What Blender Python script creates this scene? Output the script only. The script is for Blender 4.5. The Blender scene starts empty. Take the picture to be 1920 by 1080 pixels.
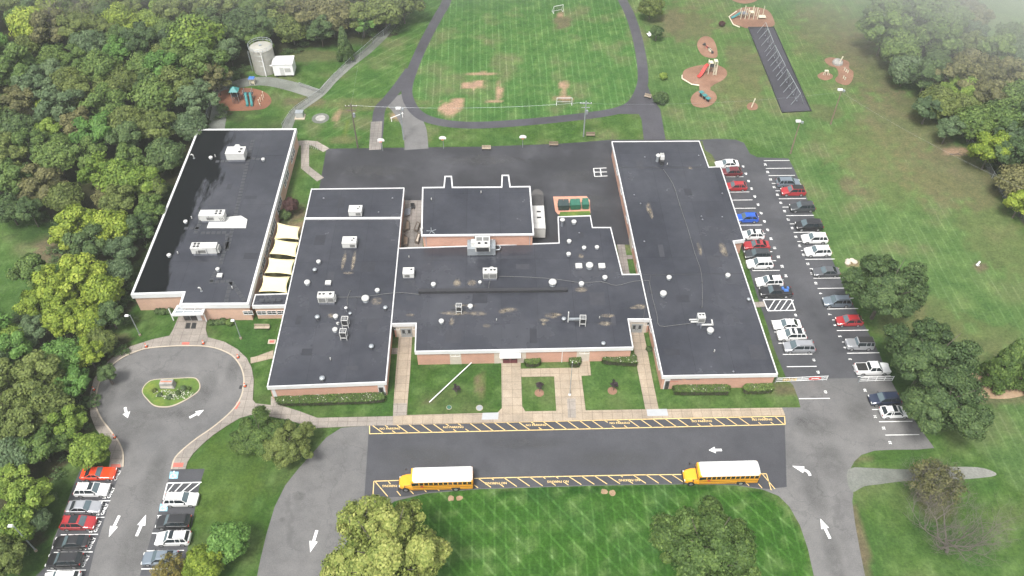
import bpy, bmesh, math, random
from mathutils import Vector, Matrix, noise
import numpy as np
random.seed(7); rng = np.random.default_rng(7)
R = math.radians
scene = bpy.context.scene

# ------------------------------------------------------------------ camera, sky, sun, exposure
CF, CT, CH = 1560.0, R(46.8), 108.0        # focal length in photo pixels, pitch below horizon, height in metres
cam_d = bpy.data.cameras.new('camera'); cam = bpy.data.objects.new('camera', cam_d)
scene.collection.objects.link(cam); scene.camera = cam
cam.location = (0, 0, CH); cam.rotation_euler = (R(90) - CT, 0, 0)
cam_d.sensor_width = 36; cam_d.lens = 36 * CF / 1920; cam_d.clip_end = 3000; cam_d.clip_start = 1

SUN_EL, SUN_AZ = 62, 205                    # overcast: a weak wide sun high behind the camera
w = bpy.data.worlds.new('World'); scene.world = w; w.use_nodes = True
nt = w.node_tree; nt.nodes.clear()
sky = nt.nodes.new('ShaderNodeTexSky'); sky.sky_type = 'NISHITA'; sky.sun_disc = False
sky.sun_elevation = R(SUN_EL); sky.sun_rotation = R(SUN_AZ); sky.air_density = 1.0; sky.dust_density = 4.0
hs = nt.nodes.new('ShaderNodeHueSaturation'); hs.inputs['Saturation'].default_value = 0.2
bg = nt.nodes.new('ShaderNodeBackground'); bg.inputs[1].default_value = 0.095
wo = nt.nodes.new('ShaderNodeOutputWorld')
nt.links.new(sky.outputs[0], hs.inputs['Color']); nt.links.new(hs.outputs[0], bg.inputs[0]); nt.links.new(bg.outputs[0], wo.inputs[0])
sl = bpy.data.lights.new('sun', 'SUN'); sl.energy = 1.5; sl.angle = R(14); sl.color = (1, .97, .92)
so = bpy.data.objects.new('sun', sl); scene.collection.objects.link(so)
sd = Vector((math.sin(R(SUN_AZ)) * math.cos(R(SUN_EL)), math.cos(R(SUN_AZ)) * math.cos(R(SUN_EL)), math.sin(R(SUN_EL))))
so.rotation_euler = sd.to_track_quat('Z', 'Y').to_euler(); so.location = sd * 300
vs = scene.view_settings; vs.view_transform = 'Standard'; vs.look = 'None'; vs.gamma = 1; vs.exposure = 1.42
scene.render.engine = 'CYCLES'
scene.cycles.max_bounces = 6; scene.cycles.volume_bounces = 1

# ------------------------------------------------------------------ helpers
_c, _s = math.cos(CT), math.sin(CT)
def G(x, y, z=0.0):
    "a point of the place seen at photo pixel x, y and standing at height z"
    u = (x - 960) / CF; v = (y - 540) / CF
    d = (u, _c - v * _s, -_s - v * _c); t = (z - CH) / d[2]
    return Vector((d[0] * t, d[1] * t, z))
def PX(X, Y, Z=0):
    Z -= CH; dep = Y * _c - Z * _s; up = Y * _s + Z * _c
    return 960 + CF * X / dep, 540 - CF * up / dep
YAW = R(1.1)                                # the school stands a degree off square
def XY(pts, z=0.0): return [G(x, y, z).to_2d() for x, y in pts]

class MB:
    def __init__(s): s.v = []; s.f = []
    def add(s, vs_, fs, M=None):
        n = len(s.v)
        s.v += [tuple(M @ Vector(v)) if M else tuple(v) for v in vs_]
        s.f += [tuple(n + i for i in f) for f in fs]; return s
    def box(s, c, d, M=None, taper=1.0):
        x, y, z = c; a, b, h = d[0] / 2, d[1] / 2, d[2] / 2; t = taper
        vs_ = [(x-a,y-b,z-h),(x+a,y-b,z-h),(x+a,y+b,z-h),(x-a,y+b,z-h),(x-a*t,y-b*t,z+h),(x+a*t,y-b*t,z+h),(x+a*t,y+b*t,z+h),(x-a*t,y+b*t,z+h)]
        return s.add(vs_, [(3,2,1,0),(4,5,6,7),(0,1,5,4),(1,2,6,5),(2,3,7,6),(3,0,4,7)], M)
    def prism(s, poly, z0, z1, M=None):
        n = len(poly)
        ar = sum(poly[i][0]*poly[(i+1)%n][1]-poly[(i+1)%n][0]*poly[i][1] for i in range(n))
        if ar < 0: poly = list(poly)[::-1]
        vs_ = [(p[0], p[1], z0) for p in poly] + [(p[0], p[1], z1) for p in poly]
        fs = [tuple(range(n))[::-1], tuple(range(n, 2*n))] + [(i, (i+1)%n, n+(i+1)%n, n+i) for i in range(n)]
        return s.add(vs_, fs, M)
    def sheet(s, poly, z):
        n = len(poly); ar = sum(poly[i][0]*poly[(i+1)%n][1]-poly[(i+1)%n][0]*poly[i][1] for i in range(n))
        if ar < 0: poly = list(poly)[::-1]
        return s.add([(p[0], p[1], z) for p in poly], [tuple(range(n))])
    def cyl(s, c, r, h, n=16, r2=None, M=None, axis='z', cap=True):
        r2 = r if r2 is None else r2; vs_ = []
        for k, (rr, q) in enumerate(((r, 0), (r2, h))):
            for i in range(n):
                a = 2*math.pi*i/n; p = (math.cos(a)*rr, math.sin(a)*rr, q)
                if axis == 'y': p = (p[0], p[2], p[1])
                if axis == 'x': p = (p[2], p[0], p[1])
                vs_.append((c[0]+p[0], c[1]+p[1], c[2]+p[2]))
        fs = [(i, (i+1)%n, n+(i+1)%n, n+i) for i in range(n)]
        if cap: fs += [tuple(range(n))[::-1], tuple(range(n, 2*n))]
        return s.add(vs_, fs, M)
    def lathe(s, c, prof, n=18, M=None):
        vs_ = [(c[0]+math.cos(2*math.pi*i/n)*r, c[1]+math.sin(2*math.pi*i/n)*r, c[2]+z) for r, z in prof for i in range(n)]
        fs = [(k*n+i, k*n+(i+1)%n, (k+1)*n+(i+1)%n, (k+1)*n+i) for k in range(len(prof)-1) for i in range(n)]
        fs.append(tuple(range((len(prof)-1)*n, len(prof)*n)))
        return s.add(vs_, fs, M)
    def tube(s, pts, r, n=6, r2=None):
        pts = [Vector(p) for p in pts]; m = len(pts); r2 = r if r2 is None else r2; vs_ = []
        for k, p in enumerate(pts):
            d = (pts[min(k+1, m-1)] - pts[max(k-1, 0)]).normalized()
            a = d.cross(Vector((0, 0, 1)) if abs(d.z) < .9 else Vector((1, 0, 0))).normalized(); b = d.cross(a)
            q = r + (r2 - r) * k / max(1, m-1)
            vs_ += [tuple(p + (a*math.cos(2*math.pi*i/n) + b*math.sin(2*math.pi*i/n)) * q) for i in range(n)]
        fs = [(k*n+i, k*n+(i+1)%n, (k+1)*n+(i+1)%n, (k+1)*n+i) for k in range(m-1) for i in range(n)]
        fs += [tuple(range(n))[::-1], tuple(range((m-1)*n, m*n))]
        return s.add(vs_, fs)
    def mesh(s, name):
        me = bpy.data.meshes.new(name); me.from_pydata(s.v, [], s.f); me.update()
        bm = bmesh.new(); bm.from_mesh(me); bmesh.ops.recalc_face_normals(bm, faces=bm.faces); bm.to_mesh(me); bm.free()
        return me
    def build(s, name, mat, parent=None, smooth=False, bevel=0, keep=False):
        if keep:
            me = bpy.data.meshes.new(name); me.from_pydata(s.v, [], s.f); me.update()
        else: me = s.mesh(name)
        me.materials.append(mat)
        o = bpy.data.objects.new(name, me); scene.collection.objects.link(o)
        if parent: o.parent = parent
        if smooth:
            for p in me.polygons: p.use_smooth = True
        if bevel:
            b = o.modifiers.new('bevel', 'BEVEL'); b.width = bevel; b.segments = 2; b.limit_method = 'ANGLE'
        return o

def tag(o, label=None, cat=None, group=None, kind=None):
    if label: o['label'] = label
    if cat: o['category'] = cat
    if group: o['group'] = group
    if kind: o['kind'] = kind
    return o
def thing(name, label, cat, loc=(0, 0, 0), rz=0, group=None):
    o = bpy.data.objects.new(name, None); scene.collection.objects.link(o); o.empty_display_size = .3
    o.location = loc; o.rotation_euler = (0, 0, rz); return tag(o, label, cat, group)
def struct(name, mb, mat, **k): return tag(mb.build(name, mat, **k), kind='structure')
def copy_tree(o, parent=None):
    c = o.copy(); scene.collection.objects.link(c)
    if parent: c.parent = parent
    for ch in list(o.children): copy_tree(ch, c)
    return c
def crom(pts, k=5, closed=False):
    pts = [Vector(p) for p in pts]; n = len(pts); out = []
    for i in range(n if closed else n-1):
        if closed: p0, p1, p2, p3 = pts[i-1], pts[i], pts[(i+1)%n], pts[(i+2)%n]
        else: p0, p1, p2, p3 = pts[max(i-1,0)], pts[i], pts[i+1], pts[min(i+2,n-1)]
        for j in range(k):
            t = j/k; out.append(.5*((2*p1)+(p2-p0)*t+(2*p0-5*p1+4*p2-p3)*t*t+(3*p1-p0-3*p2+p3)*t**3))
    if not closed: out.append(pts[-1])
    return out
def strip(pts, wd, z, mb=None, close=False):
    "flat ribbon of width wd along pts"
    mb = mb or MB(); pts = [Vector(p[:2]) for p in pts]; L = []; Rr = []; m = len(pts)
    for k, p in enumerate(pts):
        d = (pts[min(k+1, m-1)] - pts[max(k-1, 0)])
        if close and k in (0, m-1): d = pts[1] - pts[m-2]
        d.normalize(); nn = Vector((-d.y, d.x)) * wd / 2
        L.append(p + nn); Rr.append(p - nn)
    vs_ = [(p.x, p.y, z) for p in L] + [(p.x, p.y, z) for p in Rr]
    return mb.add(vs_, [(m+k, m+k+1, k+1, k) for k in range(m-1)])
def offset(poly, d):
    poly = [Vector(p[:2]) for p in poly]; n = len(poly)
    ar = sum(poly[i].x*poly[(i+1)%n].y-poly[(i+1)%n].x*poly[i].y for i in range(n))
    sg = 1 if ar > 0 else -1; out = []
    for i in range(n):
        a = (poly[i]-poly[i-1]).normalized(); b = (poly[(i+1)%n]-poly[i]).normalized()
        na = Vector((a.y, -a.x))*sg; nb = Vector((b.y, -b.x))*sg
        m = (na+nb); m = m/max(m.length_squared, .2)*2
        out.append(poly[i]+m*d)
    return out
def ring(poly, di, do, z0, z1, mb, skip=()):
    I, O = offset(poly, di), offset(poly, do); n = len(poly)
    for i in range(n):
        if i in skip: continue
        j = (i+1) % n; a, b, c, d = I[i], I[j], O[j], O[i]
        vs_ = [(p.x, p.y, z) for z in (z0, z1) for p in (a, b, c, d)]
        fs = [(0,1,2,3),(4,5,6,7),(0,1,5,4),(2,3,7,6)]
        if (i-1) % n in skip: fs.append((3,0,4,7))
        if j in skip: fs.append((1,2,6,5))
        mb.add(vs_, fs)
    return mb

# ------------------------------------------------------------------ materials
def nm(name):
    m = bpy.data.materials.new(name); m.use_nodes = True; t = m.node_tree
    return m, t, t.nodes['Principled BSDF']
def nd(t, ty, **k):
    n = t.nodes.new(ty)
    for a, b in k.items():
        if a.startswith('i_'): n.inputs[a[2:].replace('_', ' ')].default_value = b
        else: setattr(n, a, b)
    return n
def noise_n(t, scale, detail=4, rough=.6, co=None, vec=None):
    n = nd(t, 'ShaderNodeTexNoise'); n.inputs['Scale'].default_value = scale; n.inputs['Detail'].default_value = detail
    n.inputs['Roughness'].default_value = rough
    if vec is not None: t.links.new(vec, n.inputs['Vector'])
    return n
def ramp(t, src, stops):
    r = nd(t, 'ShaderNodeValToRGB'); e = r.color_ramp.elements
    while len(e) < len(stops): e.new(.5)
    for q, (p, c) in zip(e, stops): q.position = p; q.color = (*c, 1) if len(c) == 3 else c
    t.links.new(src, r.inputs[0]); return r
def mixc(t, f, a, b, mode='MIX'):
    m = nd(t, 'ShaderNodeMix', data_type='RGBA', blend_type=mode)
    for s_, v in ((0, f), (6, a), (7, b)):
        if hasattr(v, 'is_output'): t.links.new(v, m.inputs[s_])
        else: m.inputs[s_].default_value = v if s_ == 0 else (*v, 1)
    return m.outputs[2]
def wpos(t): return nd(t, 'ShaderNodeNewGeometry').outputs['Position']
def simple(name, col, rough=.6, metal=0, var=.12, scale=1.2, coat=0):
    m, t, p = nm(name); p.inputs['Roughness'].default_value = rough; p.inputs['Metallic'].default_value = metal
    tc = nd(t, 'ShaderNodeTexCoord')
    n = noise_n(t, scale, 5, .65, vec=tc.outputs['Object'])
    lo = tuple(max(0, c*(1-var)) for c in col); hi = tuple(min(1, c*(1+var)) for c in col)
    r = ramp(t, n.outputs[0], [(.3, lo), (.7, hi)]); t.links.new(r.outputs[0], p.inputs['Base Color'])
    if coat: p.inputs['Coat Weight'].default_value = coat; p.inputs['Coat Roughness'].default_value = .08
    return m
def ground_mat(name, base, spots, dark, rough=.75, fine=6.0, patch=.08, cracks=0.0, joints=None):
    "paving: large tone patches, fine grain, optional cracks or slab joints"
    m, t, p = nm(name); pos = wpos(t)
    a = noise_n(t, patch, 5, .6, vec=pos); b = noise_n(t, fine, 3, .8, vec=pos); c = noise_n(t, .45, 6, .7, vec=pos)
    r = ramp(t, a.outputs[0], [(.35, dark), (.5, base), (.68, spots)])
    rb = ramp(t, b.outputs[0], [(.25, (.72,)*3), (.75, (1.22,)*3)]); rc = ramp(t, c.outputs[0], [(.3, (.8,)*3), (.55, (1.0,)*3), (.8, (1.12,)*3)])
    col = mixc(t, 1.0, r.outputs[0], rb.outputs[0], 'MULTIPLY'); col = mixc(t, 1.0, col, rc.outputs[0], 'MULTIPLY')
    if cracks:
        v = nd(t, 'ShaderNodeTexVoronoi', feature='DISTANCE_TO_EDGE'); v.inputs['Scale'].default_value = .11
        wn = noise_n(t, .4, 4, .6, vec=pos); ad = nd(t, 'ShaderNodeVectorMath', operation='MULTIPLY_ADD')
        t.links.new(wn.outputs['Color'], ad.inputs[0]); ad.inputs[1].default_value = (5, 5, 0); t.links.new(pos, ad.inputs[2])
        t.links.new(ad.outputs[0], v.inputs['Vector'])
        cr = ramp(t, v.outputs['Distance'], [(.003, (1,)*3), (.012, (0,)*3)])
        mm = nd(t, 'ShaderNodeMath', operation='MULTIPLY'); t.links.new(cr.outputs[0], mm.inputs[0]); mm.inputs[1].default_value = cracks
        col = mixc(t, mm.outputs[0], col, tuple(q*.45 for q in dark))
    if joints:
        br = nd(t, 'ShaderNodeTexBrick', offset=0); br.inputs['Scale'].default_value = 1
        br.inputs['Mortar Size'].default_value = .035; br.inputs['Brick Width'].default_value = joints; br.inputs['Row Height'].default_value = joints
        br.inputs['Color1'].default_value = (1, 1, 1, 1); br.inputs['Color2'].default_value = (.86, .87, .88, 1); br.inputs['Mortar'].default_value = (.55, .52, .5, 1)
        mp = nd(t, 'ShaderNodeMapping'); mp.inputs['Rotation'].default_value = (0, 0, -YAW); t.links.new(pos, mp.inputs[0]); t.links.new(mp.outputs[0], br.inputs['Vector'])
        col = mixc(t, 1.0, col, br.outputs[0], 'MULTIPLY')
    t.links.new(col, p.inputs['Base Color'])
    rr = ramp(t, a.outputs[0], [(.3, (rough-.15,)*3), (.7, (rough+.1,)*3)]); t.links.new(rr.outputs[0], p.inputs['Roughness'])
    return m
M = {}
M['asphalt_old'] = ground_mat('asphalt_old', (.135,.132,.13), (.16,.157,.153), (.108,.107,.107), .8, cracks=.3)
M['asphalt_lot'] = ground_mat('asphalt_lot', (.058,.059,.066), (.078,.078,.086), (.045,.046,.053), .75, patch=.12)
M['asphalt_new'] = ground_mat('asphalt_new', (.055,.056,.064), (.066,.067,.075), (.046,.047,.055), .72, patch=.06)
M['asphalt_play'] = ground_mat('asphalt_play', (.034,.034,.04), (.058,.058,.066), (.024,.024,.028), .62, patch=.09)
M['track'] = ground_mat('track', (.055,.053,.064), (.072,.07,.078), (.042,.04,.046), .75)
M['gravel'] = ground_mat('gravel', (.16,.17,.15), (.22,.22,.2), (.1,.11,.09), .9, fine=3)
M['concrete'] = ground_mat('concrete', (.37,.3,.22), (.41,.34,.26), (.3,.245,.19), .8, joints=1.55)
M['concrete_grey'] = ground_mat('concrete_grey', (.29,.255,.22), (.34,.3,.26), (.225,.2,.175), .8, joints=1.5)
M['slab_blue'] = simple('slab_blue', (.36,.37,.38), .8, var=.06)
M['kerb'] = simple('kerb_concrete', (.42,.36,.28), .85)
M['patio'] = ground_mat('patio', (.22,.2,.18), (.27,.24,.22), (.16,.15,.14), .8, joints=.9)
M['mulch'] = ground_mat('mulch', (.23,.125,.08), (.27,.16,.11), (.18,.095,.06), .95, fine=4, patch=.2)
M['mulch_left'] = ground_mat('rubber_mulch', (.2,.085,.048), (.24,.1,.06), (.16,.065,.04), .95, fine=4, patch=.2)
M['mat_black'] = ground_mat('rubber_mat', (.045,.043,.055), (.06,.058,.07), (.035,.034,.042), .8)
M['dirt'] = ground_mat('bare_dirt', (.3,.2,.12), (.36,.26,.17), (.2,.14,.08), .95, fine=3, patch=.3)
M['white_paint'] = simple('white_road_paint', (.8,.8,.78), .6, var=.12, scale=2.5)
M['yellow_paint'] = simple('yellow_road_paint', (.72,.52,.22), .6, var=.15, scale=2.5)
M['blue_paint'] = simple('blue_road_paint', (.25,.5,.62), .6, var=.15, scale=2.5)
M['tactile'] = simple('red_tactile', (.45,.13,.1), .8)
M['white_metal'] = simple('white_metal', (.75,.75,.74), .45, var=.06, scale=.6)
M['fascia'] = simple('white_fascia', (.6,.6,.6), .5, var=.07, scale=.35)
M['unit'] = simple('unit_paint', (.4,.4,.38), .5, var=.08)
M['unit_white'] = simple('unit_white', (.52,.52,.5), .5, var=.06)
M['galv'] = simple('galvanised', (.38,.41,.43), .4, .5, var=.15)
M['grey_metal'] = simple('grey_metal', (.2,.21,.24), .5, .3)
M['dark'] = simple('dark_metal', (.03,.03,.033), .5)
M['coil'] = simple('coil_fins', (.16,.16,.155), .6)
M['black'] = simple('black_rubber', (.02,.02,.02), .8)
M['rim'] = simple('wheel_rim', (.4,.4,.41), .35, .6)
M['glass'] = simple('window_glass', (.035,.04,.045), .08)
M['front_glass'] = simple('windshield_glass', (.10,.135,.15), .08)  # paler than the other car glass: sky reflection painted into the base colour
M['car_glass'] = simple('car_glass', (.02,.026,.03), .06)
M['red_door'] = simple('maroon_door', (.13,.03,.04), .5)
M['brown_door'] = simple('dark_frame', (.05,.045,.045), .5)
M['precast'] = simple('precast_panel', (.5,.44,.37), .8)
M['sail'] = simple('sail_cloth', (.78,.67,.38), .8, var=.04)
M['green_paint'] = simple('green_paint', (.025,.12,.08), .5)
M['dkgreen_paint'] = simple('dark_green_paint', (.03,.05,.05), .5)
M['teal'] = simple('teal_plastic', (.04,.2,.2), .5)
M['beige_plastic'] = simple('beige_plastic', (.6,.55,.42), .5)
M['red_plastic'] = simple('red_plastic', (.55,.06,.05), .45)
M['orange'] = simple('orange_plastic', (.75,.12,.03), .5)
M['blue_plastic'] = simple('blue_plastic', (.06,.16,.45), .5)
M['wood'] = simple('weathered_wood', (.2,.15,.11), .8)
M['pole_wood'] = simple('pole_wood', (.11,.09,.075), .85)
M['bark'] = simple('bark', (.1,.085,.07), .9, var=.3, scale=3)
M['bare_bark'] = simple('pale_bare_bark', (.12,.105,.09), .9, var=.3, scale=3)
M['bus_yellow'] = simple('bus_yellow', (.85,.38,.02), .35, var=.04, coat=.4)
M['bus_white'] = simple('bus_roof_white', (.62,.62,.61), .4, var=.02)
M['ribbed'] = simple('dull_grey_brown', (.085,.08,.078), .7)
M['tank'] = simple('tank_steel', (.34,.33,.29), .6, var=.18, scale=.6)
M['light_on'] = simple('lamp_lens', (.7,.7,.68), .2)
M['tail'] = simple('tail_light', (.35,.02,.02), .25)
M['stone'] = simple('grey_boulder', (.3,.29,.27), .9, var=.3)
M['flower'] = simple('white_flower', (.42,.43,.34), .8)
def brick_mat(name, c1, c2):
    m, t, p = nm(name); tc = nd(t, 'ShaderNodeTexCoord'); pos = tc.outputs['Object']
    sx = nd(t, 'ShaderNodeSeparateXYZ'); t.links.new(pos, sx.inputs[0])
    ad = nd(t, 'ShaderNodeMath', operation='ADD'); t.links.new(sx.outputs[0], ad.inputs[0]); t.links.new(sx.outputs[1], ad.inputs[1])
    cb = nd(t, 'ShaderNodeCombineXYZ'); t.links.new(ad.outputs[0], cb.inputs[0]); t.links.new(sx.outputs[2], cb.inputs[1])
    br = nd(t, 'ShaderNodeTexBrick'); br.inputs['Scale'].default_value = 1; br.inputs['Brick Width'].default_value = .3; br.inputs['Row Height'].default_value = .1
    br.inputs['Mortar Size'].default_value = .012; br.inputs['Color1'].default_value = (*c1, 1); br.inputs['Color2'].default_value = (*c2, 1); br.inputs['Mortar'].default_value = (.42,.34,.28,1)
    t.links.new(cb.outputs[0], br.inputs['Vector'])
    n = noise_n(t, .35, 4, .6, vec=pos); r = ramp(t, n.outputs[0], [(.3, (.88,)*3), (.7, (1.1,)*3)])
    t.links.new(mixc(t, 1.0, br.outputs[0], r.outputs[0], 'MULTIPLY'), p.inputs['Base Color']); p.inputs['Roughness'].default_value = .85
    return m
M['brick'] = brick_mat('salmon_brick', (.55,.27,.185), (.47,.235,.165))
M['brick_pale'] = brick_mat('pale_salmon_brick', (.56,.34,.24), (.5,.3,.22))
def roof_mat(name, wet=0.0):
    m, t, p = nm(name); pos = wpos(t)
    a = noise_n(t, .07, 5, .62, vec=pos); b = noise_n(t, .5, 5, .7, vec=pos); f = noise_n(t, 5, 2, .8, vec=pos)
    r = ramp(t, a.outputs[0], [(.34, (.029,.031,.040)), (.5, (.041,.043,.053)), (.68, (.058,.060,.070))])
    rb = ramp(t, b.outputs[0], [(.3, (.86,)*3), (.7, (1.12,)*3)]); rf = ramp(t, f.outputs[0], [(.3, (.9,)*3), (.7, (1.1,)*3)])
    col = mixc(t, 1.0, r.outputs[0], rb.outputs[0], 'MULTIPLY'); col = mixc(t, 1.0, col, rf.outputs[0], 'MULTIPLY')
    br = nd(t, 'ShaderNodeTexBrick', offset=0); br.inputs['Scale'].default_value = 1; br.inputs['Mortar Size'].default_value = .045
    br.inputs['Brick Width'].default_value = 6.1; br.inputs['Row Height'].default_value = 15
    br.inputs['Color1'].default_value = (1,1,1,1); br.inputs['Color2'].default_value = (.86,.86,.87,1); br.inputs['Mortar'].default_value = (.66,.66,.68,1)
    mp = nd(t, 'ShaderNodeMapping'); mp.inputs['Rotation'].default_value = (0, 0, -YAW); t.links.new(pos, mp.inputs[0]); t.links.new(mp.outputs[0], br.inputs['Vector'])
    col = mixc(t, 1.0, col, br.outputs[0], 'MULTIPLY')
    if wet:                                 # standing water along the low western side; dark tree reflections put into its colour
        at = nd(t, 'ShaderNodeAttribute'); at.attribute_name = 'wet'
        st = nd(t, 'ShaderNodeMapping'); st.inputs['Scale'].default_value = (1.2, .35, 1); t.links.new(pos, st.inputs[0])
        wn = noise_n(t, .22, 7, .68, vec=st.outputs[0])
        ad = nd(t, 'ShaderNodeMath', operation='ADD'); t.links.new(wn.outputs[0], ad.inputs[0]); t.links.new(at.outputs['Fac'], ad.inputs[1])
        wr = ramp(t, ad.outputs[0], [(.76, (0,)*3), (.86, (1,)*3)])
        col = mixc(t, wr.outputs[0], col, (.006,.007,.008))
        mr = nd(t, 'ShaderNodeMapRange'); t.links.new(wr.outputs[0], mr.inputs[0]); mr.inputs[3].default_value = .18; mr.inputs[4].default_value = .05
        t.links.new(mr.outputs[0], p.inputs['Roughness'])
        ms = nd(t, 'ShaderNodeMapRange'); t.links.new(wr.outputs[0], ms.inputs[0]); ms.inputs[3].default_value = .5; ms.inputs[4].default_value = .05; t.links.new(ms.outputs[0], p.inputs['Specular IOR Level'])
    else:
        sr = ramp(t, a.outputs[0], [(.36, (.1,)*3), (.62, (.3,)*3)]); t.links.new(sr.outputs[0], p.inputs['Roughness'])
    t.links.new(col, p.inputs['Base Color'])
    return m
M['roof'] = roof_mat('roof_membrane'); M['roof_wet'] = roof_mat('roof_membrane_puddled', 1)
M['roof_dark'] = simple('bitumen', (.03,.03,.034), .5)
M['walkpad'] = simple('walkway_pad', (.04,.042,.048), .6)
def stain_mat(name='dried_silt', c0=(.2,.17,.14), c1=(.3,.255,.19), amax=.62):
    m, t, p = nm(name); pos = wpos(t); n = noise_n(t, .9, 5, .7, vec=pos)
    r = ramp(t, n.outputs[0], [(.35, c0), (.6, c1)]); t.links.new(r.outputs[0], p.inputs['Base Color'])
    a = ramp(t, n.outputs[0], [(.36, (amax*.15,)*3), (.58, (amax,)*3)]); p.inputs['Roughness'].default_value = .8
    tc = nd(t, 'ShaderNodeTexCoord'); sb = nd(t, 'ShaderNodeVectorMath', operation='SUBTRACT'); t.links.new(tc.outputs['Generated'], sb.inputs[0]); sb.inputs[1].default_value = (.5,.5,.5)
    ln = nd(t, 'ShaderNodeVectorMath', operation='MULTIPLY'); t.links.new(sb.outputs[0], ln.inputs[0]); ln.inputs[1].default_value = (1,1,0)
    l2 = nd(t, 'ShaderNodeVectorMath', operation='LENGTH'); t.links.new(ln.outputs[0], l2.inputs[0])
    mr = nd(t, 'ShaderNodeMapRange', interpolation_type='SMOOTHSTEP'); t.links.new(l2.outputs['Value'], mr.inputs[0]); mr.inputs[1].default_value = .16; mr.inputs[2].default_value = .5; mr.inputs[3].default_value = 1; mr.inputs[4].default_value = 0
    mm = nd(t, 'ShaderNodeMath', operation='MULTIPLY'); t.links.new(a.outputs[0], mm.inputs[0]); t.links.new(mr.outputs[0], mm.inputs[1]); t.links.new(mm.outputs[0], p.inputs['Alpha'])
    return m
M['tar'] = stain_mat('tar_stain', (.07,.07,.07), (.09,.09,.088), .3)
M['stain'] = stain_mat()
M['patchm'] = (simple('membrane_patch_dark', (.031,.032,.039), .2), simple('membrane_patch_light', (.044,.045,.053), .24))
def mesh_mat():
    m, t, p = nm('chain_link'); p.inputs['Base Color'].default_value = (.3,.31,.31,1); p.inputs['Alpha'].default_value = .35; p.inputs['Metallic'].default_value = .3
    return m
M['chain'] = mesh_mat()
def leaf_mat(name, dark, mid, light, tw=.14):
    m, t, p = nm(name); at = nd(t, 'ShaderNodeAttribute'); at.attribute_name = 'tone'
    oi = nd(t, 'ShaderNodeObjectInfo')
    mu = nd(t, 'ShaderNodeMath', operation='MULTIPLY_ADD'); t.links.new(oi.outputs['Random'], mu.inputs[0]); mu.inputs[1].default_value = .3
    t.links.new(at.outputs['Fac'], mu.inputs[2])
    sb = nd(t, 'ShaderNodeMath', operation='SUBTRACT'); t.links.new(mu.outputs[0], sb.inputs[0]); sb.inputs[1].default_value = .15
    r = ramp(t, sb.outputs[0], [(.1, dark), (.5, mid), (.9, light)])
    t.links.new(r.outputs[0], p.inputs['Base Color']); p.inputs['Roughness'].default_value = .6
    p.inputs['Specular IOR Level'].default_value = .25
    tr = nd(t, 'ShaderNodeBsdfTranslucent'); t.links.new(r.outputs[0], tr.inputs[0])
    mx = nd(t, 'ShaderNodeMixShader'); mx.inputs[0].default_value = tw
    t.links.new(p.outputs[0], mx.inputs[1]); t.links.new(tr.outputs[0], mx.inputs[2])
    t.links.new(mx.outputs[0], t.nodes['Material Output'].inputs[0])
    return m
LEAF = {
 'yellow': leaf_mat('leaf_yellow', (.09,.14,.014), (.19,.26,.03), (.33,.39,.055)),
 'lime': leaf_mat('leaf_lime', (.085,.12,.02), (.185,.23,.05), (.34,.36,.1)),
 'yellowgreen': leaf_mat('leaf_yellow_green', (.065,.12,.016), (.145,.22,.032), (.25,.33,.06)),
 'green': leaf_mat('leaf_green', (.042,.08,.018), (.09,.148,.034), (.165,.235,.058)),
 'bright': leaf_mat('leaf_bright_green', (.055,.13,.024), (.11,.22,.045), (.18,.31,.075)),
 'dark': leaf_mat('leaf_dark_green', (.028,.056,.018), (.062,.105,.034), (.115,.17,.056)),
 'bluegreen': leaf_mat('leaf_blue_green', (.045,.08,.034), (.09,.14,.062), (.155,.215,.1)),
 'olive': leaf_mat('leaf_olive', (.052,.078,.018), (.11,.145,.036), (.19,.23,.062)),
 'brown': leaf_mat('leaf_brownish', (.06,.065,.025), (.12,.12,.046), (.2,.19,.075)),
 'orange': leaf_mat('leaf_orange_tinged', (.09,.085,.02), (.2,.17,.04), (.34,.24,.07)),
 'maroon': leaf_mat('leaf_maroon', (.035,.016,.016), (.065,.03,.028), (.1,.05,.042)),
 'plum': leaf_mat('leaf_plum', (.02,.014,.018), (.04,.028,.035), (.065,.045,.05)),
}
PAINT = {k: simple('car_paint_'+k, c, .3, mt, var=.03, coat=.6) for k, (c, mt) in dict(
 white=((.78,.78,.77),0), silver=((.42,.43,.45),.5), grey=((.12,.125,.135),.4), charcoal=((.055,.06,.065),.3), black=((.018,.018,.02),0),
 red=((.36,.025,.03),.1), maroon=((.14,.02,.025),.1), orange_red=((.75,.06,.015),0), blue=((.02,.1,.5),.1), navy=((.03,.04,.075),.2),
 bluegrey=((.2,.24,.28),.4)).items()}

# ------------------------------------------------------------------ ground
def fbm(x, y, s, seed=0.0): return noise.fractal(Vector((x*s+seed, y*s-seed, seed)), 1.0, 2.0, 4)
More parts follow.
